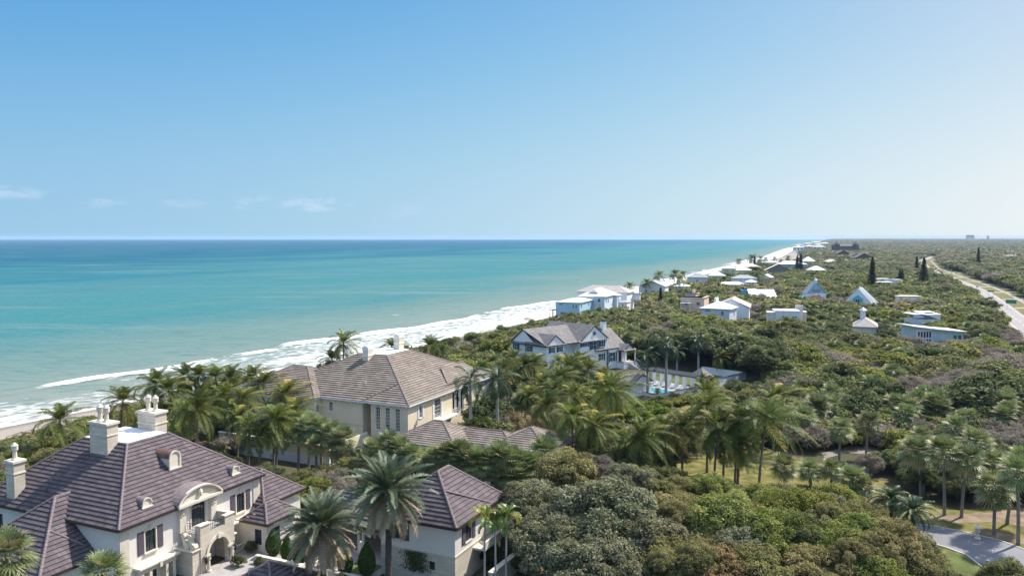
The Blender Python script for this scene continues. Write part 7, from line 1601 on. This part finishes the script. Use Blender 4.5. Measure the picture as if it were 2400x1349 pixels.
def pick(x, y, d, r_):
    px, py = pix(x, y, 3); bw = float(beachw(y)); u = r_.random()
    if 1180 < px < 1345 and 965 < py < 1030 and y < 190: return 'straw'
    if d < bw+26 and y < 900: return 'grape' if u < .6 else ('mid' if u < .85 else 'green')
    if ell(px, py, *BARE) and u < .9: return 'bare'
    if ell(px, py, *DRK) and u < .8: return 'dark'
    if ell(px, py, *GRN) and u < .75: return 'green' if u < .5 else 'mid'
    if 1290 < px < 1560 and 715 < py < 775: return 'grape' if u < .6 else 'mid'
    v = vnoise(x, y, 13+y*.03, 1.7)
    if y > 700: return 'mid' if u < .38 else ('bare' if u < .64 else ('dark' if u < .86 else ('olive' if u < .95 else 'green')))
    if v > .85 and u < .5: return 'bare'
    return 'mid' if u < .38 else ('dark' if u < .53 else ('green' if u < .75 else ('olive' if u < .86 else ('bare' if u < .92 else 'grape'))))
spots = []; Y = 84.0
while Y < 12200:
    sp_ = 4.4 if Y < 150 else (5.2 if Y < 330 else (6.8 if Y < 700 else (10 if Y < 1300 else (17 if Y < 3000 else 17+(Y-3000)*.006))))
    xr = Y*.66+12; xl = float(shore(Y))+float(beachw(Y))/.9+2
    x = max(xl, -Y*.66-12)+rnd.random()*sp_
    while x < xr:
        jx, jy = x+rnd.uniform(-.38, .38)*sp_, Y+rnd.uniform(-.38, .38)*sp_
        d = float(inland(jx, jy)); bw = float(beachw(jy)); rad = sp_*rnd.uniform(.5, .9)*(1.25 if rnd.random() < .2 else 1)
        if d > bw+.5:
            dune = d < bw+24
            if dune: rad = min(rad, 3.6)
            if Y > 2200: rad *= 1.1
            if free(jx, jy, rad): spots.append((jx, jy, d-bw, rad))
        x += sp_
    Y += sp_*.88
inds, groups = 0, {}
PLH = {'grape': ('sea-grape shrub', 'shrub'), 'mid': ('green scrub bush', 'shrub'), 'dark': ('dark green tree', 'tree'), 'green': ('fresh green tree', 'tree'), 'olive': ('olive-toned bush', 'shrub'), 'bare': ('leafless grey-purple thicket', 'thicket'), 'straw': ('dry straw-coloured reed clump', 'reeds')}
LM = [(-82, 122, 'the mansion far chimney'), (-84, 148, 'the yellowing beach palm'), (-72, 138, 'the rear chimney palms'), (-60, 116, 'the mansion roof deck'), (-50, 172, 'the grove middle palms'), (-36, 190, 'the villa far wing'), (-98, 132, 'the dark deck railing'), (-12, 170, 'the villa chimneys'), (90, 150, 'the right thicket'), (68, 150, 'the thicket sabal trio'), (-25, 92, 'the mansion roof'), (-95, 165, 'the beach stairs'), (-60, 140, 'the coconut grove'), (-2, 150, 'the villa'), (-8, 112, 'the sabal palm row'), (15, 135, 'the villa low roofs'), (12, 205, 'the white house'), (45, 195, 'the pergola'), (40, 178, 'the pool'), (60, 200, 'the gazebo'),
      (25, 118, 'the leftmost lawn coconut palm'), (40, 122, 'the centre lawn coconut palms'), (36, 150, 'the lime-green bushes'), (37, 110, 'the large leaning coconut palm'), (49, 128, 'the left track sabal palm'), (57, 129, 'the right track sabal palm'), (57, 103, 'the straight white sabal trunk'), (52, 97, 'the feathery driveway palms'), (56, 94, 'the stone lantern'),
      (66, 108, 'the driveway sabal palms'), (20, 88, 'the grey oaks'), (80, 120, 'the right picture edge'), (-5, 225, 'the white house roof'), (75, 170, 'the bare purple thicket'), (95, 200, 'the far green scrub'), (30, 165, 'the tall bare-trunked coconut palm'), (-45, 205, 'the dune palms'), (-20, 240, 'the bare dune top'), (-70, 190, 'the dune foot by the surf')]
def where(x, y):
    best = min(LM, key=lambda l: math.hypot(l[0]-x, l[1]-y)); dx, dy = x-best[0]-(y-best[1])*best[0]/max(best[1], 1), y-best[1]
    d_ = math.hypot(x-best[0], dy); far_ = 'close ' if d_ < 9 else ('' if d_ < 20 else 'well ')
    if abs(dx) > abs(dy)*.8: return far_+('right of ' if dx > 0 else 'left of ')+best[2]
    return far_+('behind ' if dy > 0 else 'in front of ')+best[2]
far_pts = []; used = set()
LM2 = [(a[1], a[2], w_) for a, w_ in zip([(0, 1330, 1122), (0, 1400, 1225), (0, 1300, 1275), (0, 1500, 1270), (0, 1600, 1215), (0, 1705, 1230), (0, 1880, 1215), (0, 1810, 1265), (0, 1990, 1290), (0, 2080, 1285), (0, 1680, 1350), (0, 1560, 1325), (0, 1915, 1345), (0, 1395, 1335), (0, 1740, 1290)], ['the bronze domed oak', 'the largest grey oak', 'the brick ground', 'the right grey oak', 'the olive border tree', 'the yellow-green middle', 'the short sabal palms', 'the dark hollow', 'the dark branches', 'the drive curve', 'the russet tree', 'the bottom centre', 'the bottom edge', 'the bottom left oak', 'the inner grey tree'])]
def shapes(kind, x, y, dd, rad):
    h = 1.25 if kind == 'grape' and dd < 26 else ((1.0+2.0*vnoise(x, y, 19, .4)) if y < 235 else (.7+1.2*vnoise(x, y, 19, .4)))
    if kind == 'straw': h = .7; rad = min(rad, 2.0)
    if dd < 26: h = min(h, .15+dd*.055)
    if kind == 'dark' and dd > 26: h += 1.6
    if y > 700: h += .5
    if kind == 'dark' and y > 235: h -= .8
    px, py = pix(x, y, 2)
    if ell(px, py, (1700, 850, 130, 50), (1590, 850, 90, 40)) and y < 300: h += 2.2; rad *= 1.15
    if (1420 < px < 1810 and 885 < py < 1010 and y < 209): h = min(h, .35); rad = min(rad, 2.6)
    if 1880 < px and py > 1000 and y < 200: h = min(h, 2.2)
    if y < 140 and px < 1900: h = min(h, 1.8)
    if 235 < y < 900:
        for q, _ in NHOUSE:
            if abs(q[0][0]-x) < 45 and abs(q[0][1]-y) < 45 and min(segd((x, y), q[i], q[i-1]) for i in range(4)) < 13: h = min(h, .5); rad = min(rad, 3.6); break
    road_o = (x-road_pt(y, 0)[0])/1.13
    if y < 1500 and 22 < road_o < 46: h += 2.4; rad *= 1.1
    if y < 1500 and -9 < road_o < 0: h = min(h, 2.2)
    hk = (1.0 if dd > 26 else .35+dd*.022)*(1 if y < 700 else .9)
    if dd < 12: rad = min(rad, 2.4)
    return h, rad, hk
for kd, px, py, zc, rd in FILL:
    c = at(px, py, zc); nm, _ = PLH[kd] if kd in PLH else ('silver-grey oak', 'tree'); l_ = f"{'narrow' if rd < 2.2 else 'round'} {nm.replace(' bush', ' tree')} top {where(c.x, c.y)}"
    if l_ in used: l2 = sorted(LM2, key=lambda l: math.hypot(l[0]-px, l[1]-py))[:2]; l_ = f"{'narrow' if rd < 2.2 else 'round'} {nm.replace(' bush', ' tree')} top between {l2[0][2]} and {l2[1][2]}"
    if l_ in used: l_ = l_.replace('narrow', 'slightly lower narrow').replace('round ', 'slightly lower round ')
    used.add(l_); tree(kd, c.x, c.y, zc, rd, 1.15, l_, 'tree', 'small crowns within the foreground trees', 'n', 'tree')
for x, y, dd, rad in spots:
    kind = pick(x, y, dd+float(beachw(y)), rnd)
    h, rad, hk = shapes(kind, x, y, dd, rad)
    if 150 < y < 1200 and dd > 30 and h > .9 and rnd.random() < .10 and free(x, y, rad*1.7): rad *= 1.65; h += 1.0
    if inds < 285 and y < 215:
        px, py = pix(x, y, h)
        if -60 < px < 2460 and py < 1400:
            nm, cat_ = PLH[kind]; wl = where(x, y)
            szw = 'small ' if rad < 2.5 else ('wide ' if rad > 3.7 else ''); hw_ = 'low ' if h < 1.9 else ('tall ' if h > 3.0 else ''); lb_ = f'{szw}{hw_}{nm} {wl}'
            if lb_ in used:
                l2 = sorted(LM, key=lambda l: math.hypot(l[0]-x, l[1]-y))[:2]; lb_ = f'{szw}{hw_}{nm} between {l2[0][2]} and {l2[1][2]}'
            used.add(lb_)
            tree(kind, x, y, h, rad, hk, lb_, cat_, f'{nm} planting, scrub and undergrowth', 'n' if y < 125 else 'm', cat_ if cat_ != 'reeds' else 'reed_clump'); inds += 1; continue
    px_, py_ = pix(x, y, 2)
    if 100 < y < 700 and kind in ('mid', 'dark', 'grape') and rnd.random() < .26 and dd > 20 and not (1420 < px_ < 1810 and 885 < py_ < 1010):
        for _ in range(2): far_pts.append(('sabal', 'm', x+rnd.uniform(-2, 2), y+rnd.uniform(-2, 2), h+1.7+rnd.uniform(-.6, .8), 5*rnd.uniform(.9, 1.35), 1.0))
    lod = 'm' if y < 330 else ('f' if y < 1000 else 'x')
    far_pts.append((kind, lod, x, y, h+float(ground_z(np.array(x), np.array(y))), rad, hk))
# the rest as one mass: geometry-nodes instances of the same crowns
pc = bpy.data.collections.new('scrub_crowns'); order = {}
pc_obs = bpy.data.collections.new('scrub_crowns_all')
for i, key in enumerate(sorted({(k, l) for k, l, *_ in far_pts})):
    for j, me in enumerate(proto(*key)):
        nm = f'crown_kind_{len(order):03d}'; ob = bpy.data.objects.new(nm, me); pc.objects.link(ob); order[(key, j)] = len(order)
n = len(far_pts); me = bpy.data.meshes.new('scrub'); me.vertices.add(n)
co = np.array([(p[2], p[3], p[4]) for p in far_pts]); me.vertices.foreach_set('co', co.ravel())
idx = [order[((p[0], p[1]), rnd.randrange(len(proto(p[0], p[1]))))] for p in far_pts]
a = me.attributes.new('idx', 'INT', 'POINT'); a.data.foreach_set('value', idx)
a = me.attributes.new('rot', 'FLOAT_VECTOR', 'POINT'); a.data.foreach_set('vector', np.c_[rng.uniform(-.07, .07, (n, 2)), rng.uniform(0, 6.28, n)].ravel())
a = me.attributes.new('scl', 'FLOAT_VECTOR', 'POINT'); s_ = np.array([p[5]/5 for p in far_pts]); hk_ = np.array([p[6] for p in far_pts]); hs_ = np.minimum(s_, .9+.25*np.log1p(s_))
a.data.foreach_set('vector', np.c_[s_*rng.uniform(.9, 1.1, n), s_*rng.uniform(.9, 1.1, n), hs_*hk_*rng.uniform(.85, 1.15, n)].ravel())
sc_o = bpy.data.objects.new('scrub', me); COL.objects.link(sc_o); tag(sc_o, 'dense coastal scrub and woodland stretching to the horizon', kind='stuff')
ng = bpy.data.node_groups.new('scrub_nodes', 'GeometryNodeTree'); ng.interface.new_socket('Geometry', in_out='INPUT', socket_type='NodeSocketGeometry'); ng.interface.new_socket('Geometry', in_out='OUTPUT', socket_type='NodeSocketGeometry')
N = ng.nodes; gi, go = N.new('NodeGroupInput'), N.new('NodeGroupOutput'); ci = N.new('GeometryNodeCollectionInfo'); ci.inputs['Collection'].default_value = pc; ci.inputs['Separate Children'].default_value = True; ci.inputs['Reset Children'].default_value = True
ip = N.new('GeometryNodeInstanceOnPoints'); ip.inputs['Pick Instance'].default_value = True
def na(nm, ty): q = N.new('GeometryNodeInputNamedAttribute'); q.data_type = ty; q.inputs['Name'].default_value = nm; return q.outputs['Attribute']
lk = ng.links.new; lk(gi.outputs[0], ip.inputs['Points']); lk(ci.outputs[0], ip.inputs['Instance']); lk(na('idx', 'INT'), ip.inputs['Instance Index']); lk(na('rot', 'FLOAT_VECTOR'), ip.inputs['Rotation']); lk(na('scl', 'FLOAT_VECTOR'), ip.inputs['Scale']); lk(ip.outputs[0], go.inputs[0])
md = sc_o.modifiers.new('scrub', 'NODES'); md.node_group = ng
print('SCRUB spots', len(spots), 'individual', inds, 'far', n)
# ================================================================ SMALL THINGS
def car(px, py, label, col, rz):
    p = at(px, py, 0); nm = 'paint_'+col; c = dict(black=(.02, .02, .025), silver=(.45, .46, .48), blue=(.05, .08, .16), red=(.35, .04, .04), white=(.75, .75, .75), grey=(.12, .13, .14))[col]
    if nm not in M: M[nm] = mat(nm, c, .3, .03, spec=.5)
    o = empty('car', (p.x, p.y, .06), rz, label, 'car', 'cars on the coastal highway' if col != 'white' else None)
    b = MB().use(nm); b.extrude([(-2.3, -.9, .35), (-2.3, -.9, .95), (-1.5, -.9, 1.02), (1.1, -.9, 1.0), (2.25, -.9, .78), (2.3, -.9, .35)], (0, 1.8, 0)); b.build('body', o)
    c_ = MB().use('glass'); c_.extrude([(-1.9, -.76, 1.02), (-1.35, -.74, 1.5), (.25, -.74, 1.5), (1.0, -.76, 1.0)], (0, 1.52, 0)); c_.build('window', o)
    MB().use(nm).box(-1.35, .25, -.72, .72, 1.5, 1.54).build('roof', o)
    for x in (-1.45, 1.4):
        for y in (-.92, .72): MB().use('iron').tube([(x, y, .34), (x, y+.2, .34)], .34, 12).build('wheel', o)
hd = math.atan2(1, .5)
for i, (x, y, c) in enumerate(((2182, 623, 'silver'), (2187, 625, 'black'), (2193, 631, 'black'), (2200, 635, 'grey'), (2205, 639, 'blue'), (2208, 641, 'black'), (2231, 652, 'grey'), (2235, 658, 'red'))):
    car(x, y, ['silver car farthest up the highway queue', 'black car just behind the silver one', 'black car alone between the two close groups', 'grey car leading the near pair of cars', 'dark blue car of the near pair', 'black car closely following the dark blue one', 'grey car emerging beside the green tree', 'red car nearest to the camera on the highway'][i], c, hd)
car(1517, 725, 'white car parked in shade beside the white beach house', 'white', 1.0)
# stone lantern at the drive
p = at(2291, 1263, 0); o = empty('stone_lantern', (p.x, p.y, .06), .4, 'pale stone garden lantern standing at the driveway edge', 'stone lantern')
MB().use('limestone').lathe(0, 0, [(.36, 0), (.36, .14), (.22, .22), (.17, .75), (.30, .85)], 10).build('pedestal', o); MB().use('limestone').lathe(0, 0, [(.30, .851), (.33, 1.0), (.24, 1.02), (.22, 1.3), (.25, 1.33)], 6).build('lamp_house', o); MB().use('limestone').lathe(0, 0, [(.42, 1.331), (.38, 1.42), (.12, 1.62), (.08, 1.7), (.1, 1.8), (0, 1.92)], 8).build('cap', o)
# utility poles and wires beyond the highway
M['pole_grey'] = mat('pole_grey', (.42, .40, .37), .8, .1); M['wire'] = mat('wire', (.22, .22, .23), .6, .05)
pl = [road_pt(y, 31) for y in (240, 300, 362, 428, 500, 580, 670, 780, 900)]; Hh = 12.5; tops = []
for i, (x, y) in enumerate(pl):
    o = empty('utility_pole', (x, y, 0), .5, ['', 'second', 'third', 'fourth', 'fifth', 'sixth', 'seventh', 'eighth', ''][i]+' utility pole from the right edge along the highway trees' if i not in (0, 8) else ('utility pole nearest the right edge' if i == 0 else 'farthest utility pole beyond the highway'), 'utility pole', 'utility poles beyond the highway')
    MB().use('pole_grey').tube([(0, 0, 0), (0, 0, Hh)], [.17, .11], 8).build('pole', o); MB().use('pole_grey').box(-1.3, 1.3, -.06, .06, Hh-.8, Hh-.62).build('crossarm', o); tops.append((x, y))
for j, (ox, z) in enumerate(((-1.2, Hh-.55), (0, Hh+.05), (1.2, Hh-.55), (0, Hh-2.6))):
    m = MB().use('wire'); cc_, ss_ = math.cos(.5)*ox, math.sin(.5)*ox
    for (xa, ya), (xb, yb_) in zip(tops, tops[1:]):
        L_ = math.hypot(xb-xa, yb_-ya); m.tube([(xa+(xb-xa)*t+cc_, ya+(yb_-ya)*t+ss_, z-4*L_*.022*t*(1-t)) for t in np.linspace(0, 1, 7)], .035, 4, False)
    tag(m.build('power_line'), ['outermost power line on the road side', 'topmost power line between the poles', 'power line on the inland side of the poles', 'lowest cable strung between the poles'][j], 'power line', 'lines between the utility poles')
for (px, py, h, lb) in ((2230, 655, 9, 'grey traffic signal mast at the highway crossing'), (2221, 636, 9, 'slim grey light pole beyond the crossing')):
    q = at(px, py, 0); o = empty('signal_mast', (q.x, q.y, 0), 2.6, lb, 'signal mast'); MB().use('pole_grey').tube([(0, 0, 0), (0, 0, h)], .16, 8).build('pole', o); MB().use('pole_grey').tube([(0, 0, h-.5), (9, 0, h-.1)], [.1, .06], 6).build('arm', o)
    if h == 9 and px == 2230: MB().use('iron').box(6.5, 6.9, -.2, .2, h-1.4, h-.35).build('signal_head', o)
M['sign_green'] = mat('sign_green', (.01, .22, .13), .5, .03); M['sign_lime'] = mat('sign_lime', (.55, .85, .08), .5, .03); M['sign_white'] = mat('sign_white', (.7, .72, .75), .5, .03); M['sign_brown'] = mat('sign_cyan', (.35, .6, .62), .5, .03)
for (px, py, w_, h_, z_, mt_, lb, two) in ((2369, 725, 4.6, 1.9, 3.0, 'sign_green', 'large green road sign on two posts beside the highway', 1), (2322, 697, 3.6, .8, 3.4, 'sign_green', 'narrow green road sign in front of the dark trees', 1), (2290, 684, 1.4, 1.7, 3.0, 'sign_white', 'white rectangular road sign on the verge', 0), (2241, 647, 2.2, 2.2, 2.0, 'sign_lime', 'bright lime-yellow diamond warning sign at the crossing', 0), (2372, 708, 1.2, .5, 3.8, 'sign_white', 'small white sign above the large green sign', 0)):
    q = at(px, py, 0); o = empty('road_sign', (q.x, q.y, 0), -.45, lb, 'road sign')
    m = MB().use(mt_)
    if 'diamond' in lb: m.extrude([(-w_/2, 0, z_+h_/2), (0, 0, z_), (w_/2, 0, z_+h_/2), (0, 0, z_+h_)], (0, .05, 0))
    else: m.box(-w_/2, w_/2, 0, .05, z_, z_+h_)
    m.build('board', o)
    for x in ((-w_*.35, w_*.35) if two else (0,)): MB().use('pole_grey').tube([(x, .1, 0), (x, .1, z_+h_*.9)], .07, 6).build('post', o)
# beach things
q = at(1237, 757, -2.8); o = empty('beach_umbrella', (q.x, q.y, float(ground_z(np.array(q.x), np.array(q.y)))), 0, 'tan thatched beach umbrella standing alone on the sand', 'beach umbrella')
M['thatch'] = mat('thatch', (.40, .36, .30), .95, .2, 3); MB().use('thatch').lathe(0, 0, [(0, 3.6), (1.2, 3.1), (2.3, 2.4), (2.2, 2.35), (0, 3.0)], 10).build('canopy', o); MB().use('deck_wood').tube([(0, 0, -.3), (0, 0, 3.2)], .08, 6).build('pole', o)
def stairs(px, py, z, rz, label, n=9):
    q = at(px, py, z); o = empty('beach_stairs', (q.x, q.y, q.z), rz, label, 'beach stairs')
    for k in range(n): MB().use('deck_wood').box(k*.5, k*.5+.46, -.8, .8, -.05-k*.16, .03-k*.16).build('tread', o)
    for y in (-.9, .9):
        m = MB().use('deck_wood'); m.box(-3.5, 0, y-.05, y+.05, .85, .95)
        for x in (-3.4, -1.8, -.1): m.box(x-.06, x+.06, y-.06, y+.06, -1.6, .85)
        m.tube([(0, y, .9), (n*.5, y, .9-n*.16)], .05, 4); m.tube([(n*.5, y, .9-n*.16), (n*.5, y, -2.0-n*.1)], .05, 4); m.build('railing', o)
    MB().use('deck_wood').box(-3.5, -.01, -.9, .9, -.06, .02).build('deck', o)
stairs(62, 1020, -.8, R(155), 'weathered wooden beach stairs left of the yellowing palm'); stairs(1253, 757, -.6, R(155), 'small wooden beach stairs past the beach umbrella', 5)
stairs(18, 1118, .8, R(155), 'dark wooden deck railing beyond the mansion left chimney', 5)
# wires near the beach houses
m = MB().use('wire')
q0, q1, q2 = at(1497, 725, 8), at(1560, 735, 8), at(1640, 730, 7)
for a_, b_ in ((q0, q1), (q1, q2)): m.tube([tuple(a_.lerp(b_, t)-Vector((0, 0, 3.2*t*(1-t)))) for t in np.linspace(0, 1, 8)], .05, 4, False)
tag(m.build('power_line'), 'thin wire sagging between poles right of the beach houses', 'power line')
for (px, py, h, lb) in ((1498, 732, 9.5, 'brown utility pole at the corner of the white beach house'), (1627, 668, 9, 'utility pole beside the two-tier pavilion house'), (1394, 728, 7, 'dark pole against the sky-blue beach house')):
    q = at(px, py, 0); o = empty('utility_pole', (q.x, q.y, 0), .3, lb, 'utility pole'); MB().use('bark').tube([(0, 0, 0), (0, 0, h)], [.16, .11], 7).build('pole', o); MB().use('bark').box(-.7, .7, -.05, .05, h-.7, h-.55).build('crossarm', o)
HAZE = 0.00005
# ================================================================ AIR
hz = MB().box(-14000, 15500, -120, 14400, -11, 44)
hm = bpy.data.materials.new('haze_air'); hm.use_nodes = True; ht = hm.node_tree; ht.nodes.clear()
ho = ht.nodes.new('ShaderNodeOutputMaterial'); pv = ht.nodes.new('ShaderNodeVolumePrincipled')
pv.inputs['Color'].default_value = (.56, .76, 1.0, 1); pv.inputs['Density'].default_value = HAZE; pv.inputs['Anisotropy'].default_value = 0.0
ht.links.new(pv.outputs[0], ho.inputs['Volume'])
hz.mats = [hm]; hzo = hz.build('haze'); tag(hzo, 'thin pale sea haze over the whole coast', kind='stuff')
